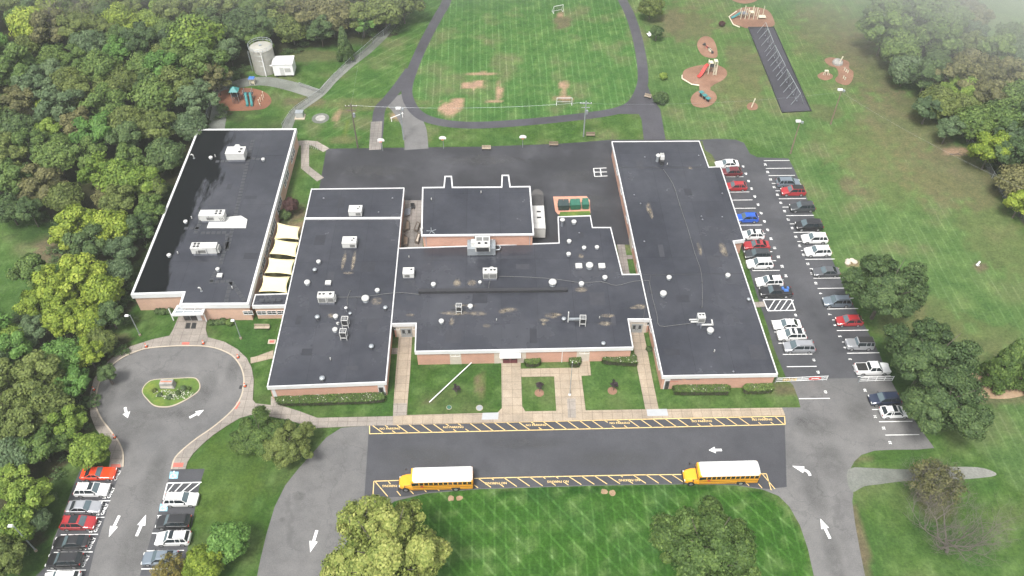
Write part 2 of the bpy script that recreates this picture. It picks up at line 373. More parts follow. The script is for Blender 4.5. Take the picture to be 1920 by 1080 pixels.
# px centre, radii in metres (x, y), colour, strength: bare or thin spots in the grass
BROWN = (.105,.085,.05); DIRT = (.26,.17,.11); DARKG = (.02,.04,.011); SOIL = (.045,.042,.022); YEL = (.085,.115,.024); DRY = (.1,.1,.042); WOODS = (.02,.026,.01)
BLOBS = [((888,160),2.6,2.2,DIRT,1),((905,138),3.4,.6,DIRT,1),((935,170),.8,3.6,DIRT,.9),((925,190),1.9,.4,DIRT,.9),((845,203),2.6,3.0,DIRT,1),((858,190),1.3,1.2,DIRT,1),
 ((1057,160),1.6,1.6,DIRT,.9),((1057,185),2.2,1.2,DIRT,1),((1057,175),.8,2.2,DIRT,.7),((1055,40),2.0,4.0,BROWN,.8),((1052,28),1,1.2,DIRT,.7),
 ((632,215),.5,4,DIRT,.7),((650,240),.5,3,YEL,.8),((655,208),1.6,1.2,BROWN,.8),((745,218),1.4,2,DIRT,.7),((640,262),3,1.4,DRY,.7),((780,262),3,1.2,DRY,.7),
 ((690,195),14,2.4,DRY,.6),((570,190),5,2,BROWN,.6),((590,105),6,3,BROWN,.5),((570,70),10,5,SOIL,.8),((640,70),10,4,SOIL,.7),((500,235),9,3,DARKG,.5),((430,215),6,2.5,SOIL,.4),
 ((1290,45),7,9,BROWN,.55),((1250,40),5,6,BROWN,.4),((1400,120),5,10,BROWN,.45),((1380,165),6,8,DRY,.5),((1560,60),9,14,BROWN,.45),((1620,120),7,16,BROWN,.5),((1700,230),10,14,BROWN,.5),((1800,330),12,10,BROWN,.6),((1640,270),12,8,DRY,.4),
 ((1550,210),4,3,BROWN,.4),((1660,330),9,10,DRY,.35),((1600,350),2.5,3,BROWN,.5),((1800,285),3,1.2,DIRT,.7),((1740,345),6,6,DRY,.4),((1840,500),1.4,1.2,BROWN,.9),((1860,430),6,14,DRY,.4),
 ((1750,600),5,5,DRY,.45),((1700,620),5,7,DRY,.5),((1690,560),4,4,DRY,.4),((1600,495),1.6,.8,DIRT,.6),((1745,720),9,9,DARKG,.4),((1885,745),5,1.5,BROWN,.6),((1850,640),6,4,DRY,.4),
 ((1605,985),.9,5,BROWN,.8),((1610,1040),.8,5,BROWN,.7),((1615,860),1.8,.8,BROWN,.6),((1530,1000),1,6,BROWN,.6),((1750,940),3,3,BROWN,.5),((1500,960),1,3,BROWN,.5),((1540,1060),1,5,BROWN,.5),
 ((95,465),4,4,BROWN,.9),((60,440),4,3,DARKG,.6),((205,690),1.6,8,DIRT,.7),((240,665),6,2,DIRT,.6),((190,740),2,9,SOIL,.8),((175,700),3,8,SOIL,.7),
 ((870,908),0,0,DIRT,0),((899,723),.9,2.4,DRY,.9),((895,712),.6,.6,BROWN,.9),((899,730),.6,.6,BROWN,.9),((805,752),.8,.5,BROWN,.6),
 ((556,400),1.6,3,BROWN,.9),((535,395),3,3,DARKG,.7),((560,425),1.5,2,DIRT,.7),((520,470),4,12,BROWN,.7),((1475,735),4,1,BROWN,.6),((1465,725),5,.8,BROWN,.5),
 ((1480,600),0,0,DRY,0),((60,1000),8,12,DARKG,.5),((420,900),6,8,YEL,.3),((150,1000),3,10,YEL,.3)]
BW = []
for (px, rx, ry, c, s_) in BLOBS:
    if rx: g = G(*px); BW.append((g.x, g.y, rx, ry, c, s_))
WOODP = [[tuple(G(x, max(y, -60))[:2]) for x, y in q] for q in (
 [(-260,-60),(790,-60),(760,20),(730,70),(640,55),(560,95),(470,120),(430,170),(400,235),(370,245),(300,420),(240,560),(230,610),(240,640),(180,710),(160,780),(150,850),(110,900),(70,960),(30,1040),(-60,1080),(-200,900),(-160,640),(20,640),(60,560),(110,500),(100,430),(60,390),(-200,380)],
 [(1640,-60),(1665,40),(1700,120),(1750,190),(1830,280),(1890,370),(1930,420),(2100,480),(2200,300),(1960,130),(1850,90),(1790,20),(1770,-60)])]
def inside(x, y, poly):
    r = False; j = len(poly)-1
    for i in range(len(poly)):
        xi, yi = poly[i]; xj, yj = poly[j]
        if (yi > y) != (yj > y) and x < (xj-xi)*(y-yi)/(yj-yi)+xi: r = not r
        j = i
    return r
FIELD_OVAL = [tuple(G(x,y)[:2]) for x,y in [(843,-20),(800,70),(770,150),(770,190),(800,222),(860,232),(960,230),(1100,215),(1180,195),(1202,150),(1200,90),(1180,30),(1165,-20)]]
LAWN_FRONT = [tuple(G(x,y)[:2]) for x,y in [(600,1130),(640,1035),(740,940),(800,925),(1000,914),(1300,908),(1430,918),(1500,985),(1545,1130)]]
TRI = [tuple(G(x,y)[:2]) for x,y in [(540,240),(600,180),(735,50),(760,0),(845,-20),(800,60),(765,150),(730,185),(700,270),(560,262)]]
RIGHT = [tuple(G(x,y)[:2]) for x,y in [(1480,300),(1400,260),(1250,260),(1215,150),(1180,-20),(1640,-40),(1700,150),(1900,420),(2100,600),(2000,1000),(1850,860),(1700,700),(1560,480)]]
def lerp(a, b, t): return tuple(a[i]+(b[i]-a[i])*t for i in range(3))
xs = list(np.arange(-128, 129, .8)); ys = list(np.arange(40, 216, .8))
xs = [-420, -330, -260, -210, -175, -150, -138] + xs + [138, 150, 175, 210, 260, 330, 420]
ys = [-60, -30, 0, 20, 32] + ys + [222, 232, 250, 280, 320, 380, 450, 560, 680]
gv = []; cols = []; sa = []; sb = []; sc_ = []
for y in ys:
    for x in xs:
        gv.append((x, y, 0)); n1 = fbm(x, y, .03, 3.1); n2 = fbm(x, y, .14, 9.7); n3 = fbm(x, y, .5, 5.2)
        c = lerp((.034,.072,.013), (.055,.1,.024), min(1, max(0, .5+n1*.7+n2*.45)))
        A = B = .2; C = 0
        if inside(x, y, FIELD_OVAL): c = lerp(c, (.042,.108,.026), .65); A = .9; B = 0; C = 0
        elif inside(x, y, LAWN_FRONT): c = lerp(c, (.009,.042,.004) if y > 60+n1*8 else (.022,.07,.008), .88); A = .8; B = 1; C = 0
        elif inside(x, y, TRI): c = lerp(c, (.036,.09,.018), .5); A = 0; B = 0; C = 1
        elif inside(x, y, RIGHT): c = lerp(c, (.066,.112,.036), .6); A = .55; B = 0; C = 0
        elif x > 95 and y > 160: c = (.09,.14,.05); A = B = C = 0
        elif x < 0 and y < 100: c = lerp(c, (.026,.062,.01), .6); A = B = C = .1
        if not inside(x, y, LAWN_FRONT):
            k = max(0, min(1, n2*1.8 - .1)); c = lerp(c, (.105,.1,.05), k*.6 if y > 110 else k*.3)
        k = max(0, min(1, n3*1.5)); c = lerp(c, (.095,.155,.045), k*.55)
        k = max(0, min(1, -n2*1.6-.1)); c = lerp(c, (.03,.075,.018), k*.5)
        for (bx, by, rx, ry, bc, bs) in BW:
            dx = (x-bx)/rx; dy = (y-by)/ry; d = dx*dx+dy*dy
            if d < 3.5:
                d = math.sqrt(d) + n3*.45 + n2*.2
                t = max(0, min(1, (1.15-d)/.4)); c = lerp(c, bc, t*bs)
                if t > .4: A = B = C = 0
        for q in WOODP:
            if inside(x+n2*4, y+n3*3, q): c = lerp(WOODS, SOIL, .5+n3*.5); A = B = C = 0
        cols.append((*[max(.005, v) for v in c], 1)); sa.append(A); sb.append(B); sc_.append(C)
nx = len(xs); gf = [(j*nx+i, j*nx+i+1, (j+1)*nx+i+1, (j+1)*nx+i) for j in range(len(ys)-1) for i in range(nx-1)]
me = bpy.data.meshes.new('ground'); me.from_pydata(gv, [], gf)
at = me.color_attributes.new('turf', 'FLOAT_COLOR', 'POINT'); at.data.foreach_set('color', np.array(cols, dtype=np.float32).ravel())
for nme, dat in (('sa', sa), ('sb', sb), ('sc', sc_)):
    q = me.attributes.new(nme, 'FLOAT', 'POINT'); q.data.foreach_set('value', np.array(dat, dtype=np.float32))
def grass_mat():
    m, t, p = nm('grass'); pos = wpos(t)
    at = nd(t, 'ShaderNodeAttribute'); at.attribute_name = 'turf'
    fine = noise_n(t, 2.2, 5, .8, vec=pos); f2 = noise_n(t, .5, 5, .75, vec=pos)
    col = mixc(t, 1.0, at.outputs['Color'], ramp(t, fine.outputs[0], [(.3, (.62,.64,.6)), (.5, (1,1,1)), (.72, (1.5,1.42,1.35))]).outputs[0], 'MULTIPLY')
    col = mixc(t, 1.0, col, ramp(t, f2.outputs[0], [(.3, (.74,.78,.74)), (.7, (1.28,1.2,1.12))]).outputs[0], 'MULTIPLY')
    for nme, ang, per, amt in (('sa', -.03, 1.55, .85), ('sb', -.7, 1.9, .85), ('sc', .75, 2.4, .6), ('sa', -.02, 7.5, .3)):
        mp = nd(t, 'ShaderNodeMapping'); mp.inputs['Rotation'].default_value = (0, 0, ang); t.links.new(pos, mp.inputs[0])
        wv = nd(t, 'ShaderNodeTexWave'); wv.inputs['Scale'].default_value = 1/per*math.pi/10*1; wv.inputs['Distortion'].default_value = 1.2
        wv.inputs['Detail'].default_value = 3; wv.inputs['Detail Scale'].default_value = .35; t.links.new(mp.outputs[0], wv.inputs['Vector'])
        brk = noise_n(t, .18, 4, .7, vec=mp.outputs[0]); br = ramp(t, brk.outputs[0], [(.34, (0,)*3), (.56, (1,)*3)])
        wr = ramp(t, wv.outputs['Fac'], [(.86, (0,)*3), (.985, (1,)*3)] if per < 5 else [(.3, (0,)*3), (.7, (1,)*3)])
        a = nd(t, 'ShaderNodeAttribute'); a.attribute_name = nme
        m1 = nd(t, 'ShaderNodeMath', operation='MULTIPLY'); t.links.new(wr.outputs[0], m1.inputs[0]); t.links.new(a.outputs['Fac'], m1.inputs[1])
        m2 = nd(t, 'ShaderNodeMath', operation='MULTIPLY'); t.links.new(m1.outputs[0], m2.inputs[0])
        if per < 5: t.links.new(br.outputs[0], m2.inputs[1])
        else: m2.inputs[1].default_value = 1
        m3 = nd(t, 'ShaderNodeMath', operation='MULTIPLY'); t.links.new(m2.outputs[0], m3.inputs[0]); m3.inputs[1].default_value = amt
        lt = mixc(t, 1.0, col, (1.75,1.55,2.0), 'MULTIPLY') if per < 5 else mixc(t, 1.0, col, (1.3,1.22,1.3), 'MULTIPLY')
        col = mixc(t, m3.outputs[0], col, lt)
    col = mixc(t, 1.0, col, (1.14, 1.16, 1.32), 'MULTIPLY')
    t.links.new(col, p.inputs['Base Color']); p.inputs['Roughness'].default_value = .85; p.inputs['Specular IOR Level'].default_value = .05
    bp = nd(t, 'ShaderNodeBump'); bp.inputs['Distance'].default_value = .25; bp.inputs['Strength'].default_value = .6
    t.links.new(fine.outputs[0], bp.inputs['Height']); t.links.new(bp.outputs[0], p.inputs['Normal'])
    return m
M['grass'] = grass_mat(); me.materials.append(M['grass']); M['turf'] = ground_mat('island_turf', (.085,.15,.02), (.15,.2,.03), (.045,.09,.014), .9, fine=3.5, patch=.3)
go = bpy.data.objects.new('ground', me); scene.collection.objects.link(go); tag(go, kind='structure')
# a dense layer of small grass tufts on lawns right by the buildings would be under a pixel here; the turf stays one sheet

# ------------------------------------------------------------------ roads, lots, paths
def sheet(name, px, z, mat, smooth_k=0, **k):
    pts = XY(px, 0)
    if smooth_k: pts = crom(pts, smooth_k, True)
    mb = MB(); mb.sheet(pts, z); return struct(name, mb, mat)
EAST_EDGE = [(1478,297),(1488,315),(1507,357),(1522,396),(1536,430),(1548,460),(1560,486),(1575,521),(1588,545),(1605,582),(1626,620),(1648,662),(1668,708)]
sheet('parking_lot', [(1475,711),(1462,680),(1450,650),(1440,615),(1428,580),(1415,540),(1404,502),(1392,470),(1376,420),(1356,350),(1345,318),(1343,305),(1335,290),(1322,282),(1316,262),(1345,260),(1380,262),(1395,268),(1406,288),(1420,295)] + EAST_EDGE, .012, M['asphalt_lot'])
sheet('driveway', [(640,802),(692,798),(1472,779),(1466,764),(1501,764),(1496,745),(1487,722),(1475,711),(1668,708),(1700,768),(1730,810),(1752,840),(1720,843),(1680,843),(1640,845),(1615,853),(1602,865),(1594,880),(1596,905),(1600,925),(1598,940),(1603,980),(1612,1030),(1622,1080),(1636,1150),
  (1545,1150),(1527,1085),(1515,1030),(1500,985),(1480,950),(1460,930),(1430,918),(1380,910),(1300,908),(1200,909),(1100,911),(1000,914),(900,917),(800,925),(740,940),(700,965),(660,1000),(635,1040),(618,1085),(600,1150),(465,1150),(480,1090),(488,1050),(500,1000),(515,950),(535,910),(560,878),(590,845),(612,820)], .008, M['asphalt_old'])
sheet('bus_lane', [(692,799),(1471,780),(1475,913),(1438,917),(1380,909),(1300,907),(1200,908),(1100,910),(1000,913),(900,916),(800,924),(760,931),(683,935)], .016, M['asphalt_new'])
sheet('play_yard', [(612,279),(740,277),(900,275),(1040,270),(1100,266),(1145,262),(1320,262),(1250,300),(1230,458),(1000,462),(800,400),(790,376),(760,376),(740,380),(595,372)], .02, M['asphalt_play'])
LOOP = [(322,880),(328,860),(345,842),(370,822),(395,805),(420,785),(440,765),(452,745),(457,725),(457,705),(450,685),(435,667),(410,655),(385,650),(350,649),(315,650),(270,655),(232,670),(205,690),(188,715),(180,745),(180,762),(190,785),(205,805),(222,828),(231,850),(231,876)]
sheet('turning_loop', [(60,1150),(88,1060),(100,1012),(112,985),(125,945),(140,905),(153,876),(231,876)][::1] + LOOP[::-1][1:] + [(384,879),(375,908),(368,940),(362,975),(356,1000),(350,1040),(335,1085),(322,1150)], .008, M['asphalt_old'])
sheet('accessible_bay_surface', [(322,880),(384,879),(375,908),(368,940),(362,975),(356,1000),(350,1040),(338,1080),(262,1080),(285,1000),(303,940)], .014, M['asphalt_lot'])
sheet('staff_bay_surface', [(153,876),(228,877),(218,905),(205,940),(193,985),(178,1030),(165,1085),(62,1085),(88,1060),(112,985),(140,905)], .014, M['asphalt_lot'])
def slab(name, px, mat, h=.1, k=0):
    pts = XY(px, 0)
    if k: pts = crom(pts, k, True)
    return struct(name, MB().prism(pts, -.02, h), mat)
OUTER = [(205,876),(208,850),(198,828),(180,805),(170,780),(168,745),(176,712),(192,688),(215,668),(245,650),(285,637),(318,630),(325,618),(335,594),(389,594),(386,618),(390,633),(420,641),(445,655),(463,672),(472,690),(476,712),(475,735),(474,750),(480,757),(480,776),(450,784),(425,799),(400,816),(380,833),(362,851),(352,866),(348,880)]
slab('loop_walk', OUTER + LOOP, M['concrete_grey'])
# kerb stones round the loop
kb = MB(); ck = crom(XY(LOOP), 4)
for z0 in (.13,): strip(ck, .22, z0, kb)
struct('kerb', kb, M['kerb'])
slab('front_walk_west', [(480,757),(508,760),(508,744),(518,744),(521,759),(560,771),(595,784),(737,781),(737,797.5),(692,798.5),(590,803),(540,788),(495,779),(480,776)], M['concrete_grey'], .098)
slab('front_walk', [(737,797.5),(737,781),(763,779),(940,774),(980,772),(1043,771),(1098,770),(1210,768),(1235,768),(1466,765),(1472,779)], M['concrete'])
slab('walkway', [(748,629),(773,629),(769,700),(764,758),(763,779),(737,781),(738,758),(742,700)], M['concrete'], .104)
slab('walkway', [(940,677),(976,676),(979,762),(985,772),(933,774),(941,766)], M['concrete'], .104)
slab('walkway', [(976.5,692),(1087,690),(1087,672),(1105,672),(1108,704),(1090,705),(1098,770),(1043,771),(1039,706),(977,707)], M['concrete'], .108)
slab('walkway', [(1182,621),(1206,621),(1214,660),(1222,705),(1235,768),(1210,768),(1199,712),(1189,660)], M['concrete'], .104)
slab('walkway', [(470,671),(480,669),(513,657),(512,672),(470,682)], M['concrete'], .09)
slab('walkway', [(1413,567),(1432,566),(1436,575),(1416,577)], M['concrete_grey'], .09)
slab('walkway', [(735,653),(746,653),(745,664),(734,664)], M['concrete_grey'], .09)
for q in ([(1212,768.2),(1250,767.2),(1253,780),(1214,781)], [(905,774.8),(935,774),(934,787),(903,787.6)]): sheet('replaced_slab', q, .106, M['slab_blue'])
sheet('aged_slab', [(1063,745),(1079,745),(1080,784),(1065,784)], .113, M['concrete_grey'])
sheet('aged_slab', [(738,757),(763,756.5),(763,779),(737,781)], .11, M['concrete_grey'])
sheet('flagpole_pad', [(1059,733),(1078,733),(1078,748),(1060,748)], .116, M['concrete'])
slab('courtyard_path', [(1157,459),(1171,459),(1181,516),(1165,516)], M['patio'], .08)
slab('courtyard_path', [(1171,479),(1187,479),(1188,486),(1173,486)], M['patio'], .078)
slab('patio', [(759,376),(793,376),(793,470),(746,470)], M['patio'], .06)
pm = MB(); strip(XY([(553,269),(575,268),(590,269),(612,282)]), 1.7, .05, pm); struct('back_path', pm, M['concrete_grey'])
pm = MB(); strip(XY([(572,271),(572,314),(601,337)]), 1.7, .055, pm); struct('back_path', pm, M['concrete_grey'])
TRK = [(852,-60),(838,0),(822,30),(803,65),(786,100),(770,140),(763,168),(767,190),(782,212),(810,226),(860,234),(920,234),(1000,228),(1060,222),(1110,216),(1160,207),(1188,192),(1204,160),(1205,130),(1200,95),(1192,60),(1180,25),(1165,-5),(1145,-60)]
ck = crom(XY(TRK), 4)
# the loop of the track beyond the frame
tm = MB(); strip(ck + crom([ck[-1], Vector((20, 232)), Vector((0, 240)), Vector((-14, 234)), ck[0]], 4)[1:], 2.5, .03, tm); struct('walking_track', tm, M['track'])
sheet('track_junction', [(1181,196),(1207,145),(1214,160),(1224,185),(1238,205),(1248,262),(1207,262),(1203,225),(1198,214),(1150,214),(1120,216)], .034, M['track'])
tm = MB(); strip(crom(XY([(781,280),(778,245),(768,222),(757,205),(735,183)]), 4), 5.0, .024, tm); struct('service_drive', tm, M['asphalt_old'])
tm = MB(); strip(crom(XY([(704,280),(708,240),(712,205),(728,186),(745,165),(770,130)]), 4), 2.6, .026, tm); struct('track_spur', tm, M['track'])
tm = MB(); strip(XY([(703,281),(706,228)]), 2.5, .034, tm); struct('track_spur_worn', tm, M['patio'])
tm = MB(); strip(crom(XY([(745,30),(725,60),(690,95),(655,122),(622,152),(600,176),(560,205),(544,225),(535,250)]), 4), 2.3, .018, tm)
strip(crom(XY([(405,245),(410,215),(418,185),(440,160),(490,152),(540,160),(598,178)]), 4), 3.6, .014, tm); struct('gravel_track', tm, M['gravel'])
sheet('gravel_drive', [(1590,880),(1640,878),(1700,880),(1760,876),(1830,876),(1862,884),(1866,892),(1830,897),(1780,900),(1700,902),(1650,908),(1620,912),(1596,922)], .02, M['gravel'], 3)
MUL = [('mulch_bed',[(413,172),(450,165),(480,167),(500,175),(509,188),(502,200),(484,206),(430,208),(415,203),(410,190)],'mulch_left'),
 ('play_mulch',[(1279,145),(1283,132),(1300,125),(1325,121),(1345,122),(1360,130),(1363,140),(1355,150),(1340,158),(1330,164),(1315,162),(1295,157),(1280,150)],'mulch'),
 ('play_mulch',[(1307,85),(1313,72),(1325,68),(1338,75),(1345,95),(1343,108),(1328,108),(1315,102)],'mulch'),
 ('play_mulch',[(1295,186),(1303,174),(1320,168),(1338,172),(1344,184),(1335,196),(1318,202),(1300,198)],'mulch'),
 ('play_mulch',[(1312,155),(1330,155),(1330,175),(1314,175)],'mulch'),
 ('play_mulch',[(1400,199),(1405,193),(1416,193),(1421,200),(1417,206),(1404,206)],'mulch'),
 ('play_mulch',[(1367,31),(1380,20),(1395,14),(1420,14),(1440,20),(1450,35),(1450,49),(1420,52),(1400,53),(1385,48),(1374,44)],'mulch'),
 ('play_mulch',[(1372,0),(1378,-12),(1400,-18),(1420,-10),(1418,2),(1395,7)],'mulch'),
 ('play_mulch',[(1546,112),(1560,108),(1590,115),(1592,128),(1600,135),(1598,150),(1588,160),(1570,155),(1566,148),(1572,140),(1568,128),(1553,122)],'mulch'),
 ('play_mulch',[(1533,141),(1545,135),(1560,140),(1560,147),(1547,151),(1536,147)],'mulch')]
for i, (n_, q, mt) in enumerate(MUL): sheet(n_, q, .022 + i*.003, M[mt], 4)
sheet('swing_surface', [(1403,51),(1451,51),(1521,208),(1467,211)], .04, M['mat_black'])
for (cx, cy) in ((845,934),(861,934),(1133,922),(1149,924)): # faint bare patches on lawn edge
    g = G(cx, cy); sheet('bare_patch', [PX(g.x+math.cos(a)*.55*random.uniform(.7,1.2), g.y+math.sin(a)*.5*random.uniform(.7,1.2)) for a in np.arange(0, 6.2, .7)], .006, M['dirt'])

for px, rx, ry in (((255,735),3.2,3.0),((300,773),6,1.6),((375,745),3.2,2.2),((355,775),4,2),((320,700),5.5,1.1),((392,722),1.8,3),((205,745),1.6,4),((440,690),1.6,3.5),((250,800),5,3),((290,900),2.2,6),((250,1030),2.5,7),((560,930),1.2,1.0),((530,975),.6,.5),((1530,800),4,3),((1560,860),3,4),((1500,790),1.4,1.2),((1610,775),3,2.5),((1530,920),2.5,5),((1560,1040),1.5,6),((1520,655),1.8,1.4),((1495,585),1.6,1.0),((1525,745),.8,.4),((1470,540),1.8,1.2),((800,855),9,2.2),((1150,860),10,2.0),((980,830),8,1.4),((770,918),2,.7),((1390,545),1,1),((1230,290),0,0),((700,320),9,2.4),((900,300),10,2.0),((1080,330),6,2.6),((1120,380),2.4,3.5)):
    if rx:
        g = G(*px); ph = random.random()*9; q = []
        for a_ in np.arange(0, 6.28, .3): r_ = 1+.3*noise.noise(Vector((math.cos(a_)*1.5+ph, math.sin(a_)*1.5, ph))); q.append((g.x+math.cos(a_)*rx*r_, g.y+math.sin(a_)*ry*r_))
        struct('pavement_stain', MB().sheet(q, .0265), M['tar'])

# ------------------------------------------------------------------ painted markings
def seg(mb, a, b, wd=.12, z=.03): strip([G(*a), G(*b)], wd, z, mb)
def paint(name, mb, mat='white_paint'): return struct(name, mb, M[mat])
def text_mb(body, size, M4, mb, flip=1.0, thick=.02):
    cu = bpy.data.curves.new('t', 'FONT'); cu.body = body; cu.size = size; cu.align_x = 'CENTER'; cu.align_y = 'CENTER'; cu.offset = thick*size
    cu.resolution_u = 2; ob = bpy.data.objects.new('t', cu); scene.collection.objects.link(ob)
    dg = bpy.context.evaluated_depsgraph_get(); me = bpy.data.meshes.new_from_object(ob.evaluated_get(dg))
    mb.add([v.co for v in me.vertices], [tuple(p.vertices) for p in me.polygons], M4)
    bpy.data.objects.remove(ob); bpy.data.curves.remove(cu); bpy.data.meshes.remove(me)
def at(px, rz, z, s=(1, 1)):
    g = G(*px); return Matrix.Translation((g.x, g.y, z)) @ Matrix.Rotation(rz, 4, 'Z') @ Matrix.Diagonal((s[0], s[1], 1, 1))
mb = MB()                                    # east rows of the east parking lot
EL = [301.5,316,329.5,344,358,373,388.5,404.5,420,436,453,470,486.5,504,522,541,560,579.5,600,620,641.5,662.5,685,706]
EX = [1432,1436,1441,1447,1454,1460,1467,1474,1481,1488,1495,1502,1510,1518,1525,1533,1543,1551,1560,1569,1579,1588,1598,1608]
nb = MB(); num = 24
for i, (x, y) in enumerate(zip(EX, EL)):
    g = G(x, y); L = 5.4
    seg(mb, (x, y), PX(g.x + L*math.cos(YAW), g.y + L*math.sin(YAW)), .13)
    if i < len(EL)-1:
        h = G(EX[i+1], EL[i+1]); m_ = (g+h)/2
        text_mb(str(num), .7, Matrix.Translation((m_.x+.1, m_.y, .032)) @ Matrix.Rotation(R(90), 4, 'Z'), nb, thick=.03); num -= 1; num = max(num, 1)
for (x, y) in ((1635,768),(1648,791),(1660,816)):
    g = G(x, y); seg(mb, (x, y), PX(g.x + 5.2, g.y + .1), .13)
for k, (x, y) in enumerate(((1622,732),(1641,781),(1657,803),(1669,830))): text_mb(str(30+k), .6, at((x, y), R(90), .032), nb, thick=.03)
WL = [(1384,304),(1389,318),(1394,331.5),(1399,345.5),(1405,360),(1411,375),(1417,390.5),(1423,406.5),(1429,422),(1435,438),(1441,455),(1448,472),(1455,489),(1462,507),(1469,525)]
for i, (x, y) in enumerate(WL):
    g = G(x, y); seg(mb, (x, y), PX(g.x - 5.0, g.y - .08), .13)
    if i: h = G(*WL[i-1]); m_ = (g+h)/2; text_mb(str(40+i), .7, Matrix.Translation((m_.x+.75, m_.y-.2, .032)) @ Matrix.Rotation(R(90), 4, 'Z'), nb, thick=.03)
for (x, y) in ((1499,601),(1506,622),(1514,643),(1523,664),(1531,687),(1540,712),(1556,747)):
    g = G(x, y); seg(mb, (x, y), PX(g.x - 4.9, g.y - .08), .13)
for k, (x, y) in enumerate(((1492,591),(1526,675),(1534,698),(1548,735))): text_mb(str(60+k), .6, at((x, y), R(90), .032), nb, thick=.03)
paint('parking_bay_lines', mb); paint('bay_numbers', nb)
mb = MB(); q = [(1431,562),(1484,562),(1491,582),(1440,583)]
for i in range(4): seg(mb, q[i], q[(i+1)%4], .16)
for t in (0, .22, .44, .66, .88):
    a = (1431+53*t+10, 562.5); b = (1440+51*max(0,t-.22)+0, 582.5)
    if t: seg(mb, a, b, .14, .034)
paint('hatched_walk_zone', mb)
mb = MB()                                    # west (loop) parking rows
for (x, y, x2) in ((208,907,178),(207,939,172),(196,970,165),(184,1002,114),(174,1035,101),(161,1069,88)):
    seg(mb, (x, y), (x2, y+1), .13)
for (x, y, x2) in ((295,967,360),(285,1000,352),(275,1033,345),(265,1067,330)): seg(mb, (x, y), (x2, y-1), .13)
paint('parking_bay_lines', mb)
mb = MB(); q = [(314,906),(378,904.5),(372,926),(306,937)]
seg(mb, q[0], q[1], .16); seg(mb, q[0], q[3], .16); seg(mb, (322,928), (372,924), .1)
for k in range(4): seg(mb, (327+k*16, 906), (312+k*13, 925), .14, .034)
paint('hatched_access_aisle', mb)
for (cx, cy, ww, hh) in ((326,891,9,6.5),(307,951.5,8.5,7)):
    sheet('wheelchair_symbol_panel', [(cx-ww+2,cy-hh),(cx+ww,cy-hh),(cx+ww-2,cy+hh),(cx-ww,cy+hh)], .02, M['blue_paint'])
    mb = MB(); g = G(cx, cy); r0 = .36
    strip([g + Vector((math.cos(a)*r0-.05, math.sin(a)*r0-.12, 0)) for a in np.arange(2.2, 6.3, .35)], .1, .03, mb)
    strip([g+Vector((-.15,.5,0)), g+Vector((-.05,.05,0)), g+Vector((.25,0,0)), g+Vector((.42,-.35,0))], .12, .034, mb)
    mb.cyl((g.x-.15, g.y+.62, .03), .1, .006, 10); paint('wheelchair_symbol', mb)
for (px, a, L) in (((237,774),R(-62),2.3),((369,776),R(38),2.4),((214,987),R(-97),3.3),((265,985),R(84),3.3),((588,1015),R(-97),3.3),((1341,844),R(181),2.0),((1547,991),R(101),3.1)):
    mb = MB(); g = G(*px); m4 = Matrix.Translation((g.x, g.y, .03)) @ Matrix.Rotation(a, 4, 'Z')
    h = L*.5; mb.add([(-L/2,-.2,0),(L/2-h,-.2,0),(L/2-h,-.58,0),(L/2,0,0),(L/2-h,.58,0),(L/2-h,.2,0),(-L/2,.2,0)], [(0,1,2,3,4,5,6)], m4); paint('arrow_marking', mb)
mb = MB(); arc = [G(1519,892), G(1515,885), G(1507,881)]; strip(crom([p for p in arc], 4), .42, .03, mb)
g = G(1507,881); d = (G(1498,878)-g).normalized(); n_ = Vector((-d.y, d.x, 0))
mb.add([tuple(g+n_*.6+Vector((0,0,.03))), tuple(g+d*1.7+Vector((0,0,.03))), tuple(g-n_*.6+Vector((0,0,.03)))], [(0,1,2)]); paint('arrow_marking', mb)
# STAFF ONLY beside each western bay, reading along the bay mouths
mb = MB()
for (x, y) in ((212,892),(200,925),(188,956),(175,988),(164,1020),(152,1053)):
    text_mb('STAFF', .66, at((x, y), R(83), .032), mb, thick=.03); text_mb('ONLY', .66, at((x+8.5, y-1), R(83), .032), mb, thick=.03)
paint('staff_only_lettering', mb)
# yellow hatched no-parking strips
mb = MB(); U0, U1, D1, D0 = (693,797.5), (1471,780.5), (1472,796), (693,813.5)
for a, b in ((U0,U1),(U1,D1),(D1,D0),(D0,U0)): seg(mb, a, b, .14)
nU = 34
words_u = [(731,804),(850,801.3),(1005,797.3),(1162,793.5),(1316,790),(1429,787)]
for k in range(nU):
    t = (k+.2)/nU; x = 693+778*t; yt = 797.5-17*t; xb = min(x+22, 1470); yb = 813.5-17.5*(xb-693)/779
    c = 0
    for (wx, wy) in words_u:
        if abs((x+xb)/2 - wx) < 19: c = 1
    if c: seg(mb, (x, yt), (x+7, yt+4.2)); seg(mb, (x+15, yb-4.8), (xb, yb))
    else: seg(mb, (x, yt), (xb, yb))
LT = [(701,902.5),(760,900.5),(1000,894.5),(1200,890.5),(1437,888.5)]
strip([G(*p) for p in LT], .14, .03, mb); seg(mb, (701,902.5), (699,933.5)); seg(mb, (1437,888.5), (1446,919))
words_l = [(737,911),(930,906),(1046,903),(1180,900.3),(1398,896)]
def ly(x):
    for (a, b) in zip(LT, LT[1:]):
        if a[0] <= x <= b[0]: return a[1]+(b[1]-a[1])*(x-a[0])/(b[0]-a[0])
    return LT[-1][1]
def lb(x): return np.interp(x, [690,760,800,900,1000,1100,1200,1300,1380,1440], [933,929,922.5,914.5,911.5,908.5,906.5,905.5,907,917])
x = 703
while x < 1432:
    yt = ly(x); xb = x+24; yb = lb(xb); c = any(abs(x+11-wx) < 18 for wx, _ in words_l)
    if c: seg(mb, (x, yt), (x+5, yt+(yb-yt)*.22)); seg(mb, (x+17, yt+(yb-yt)*.7), (xb, yb))
    else: seg(mb, (x, yt), (xb, yb))
    x += 24.2
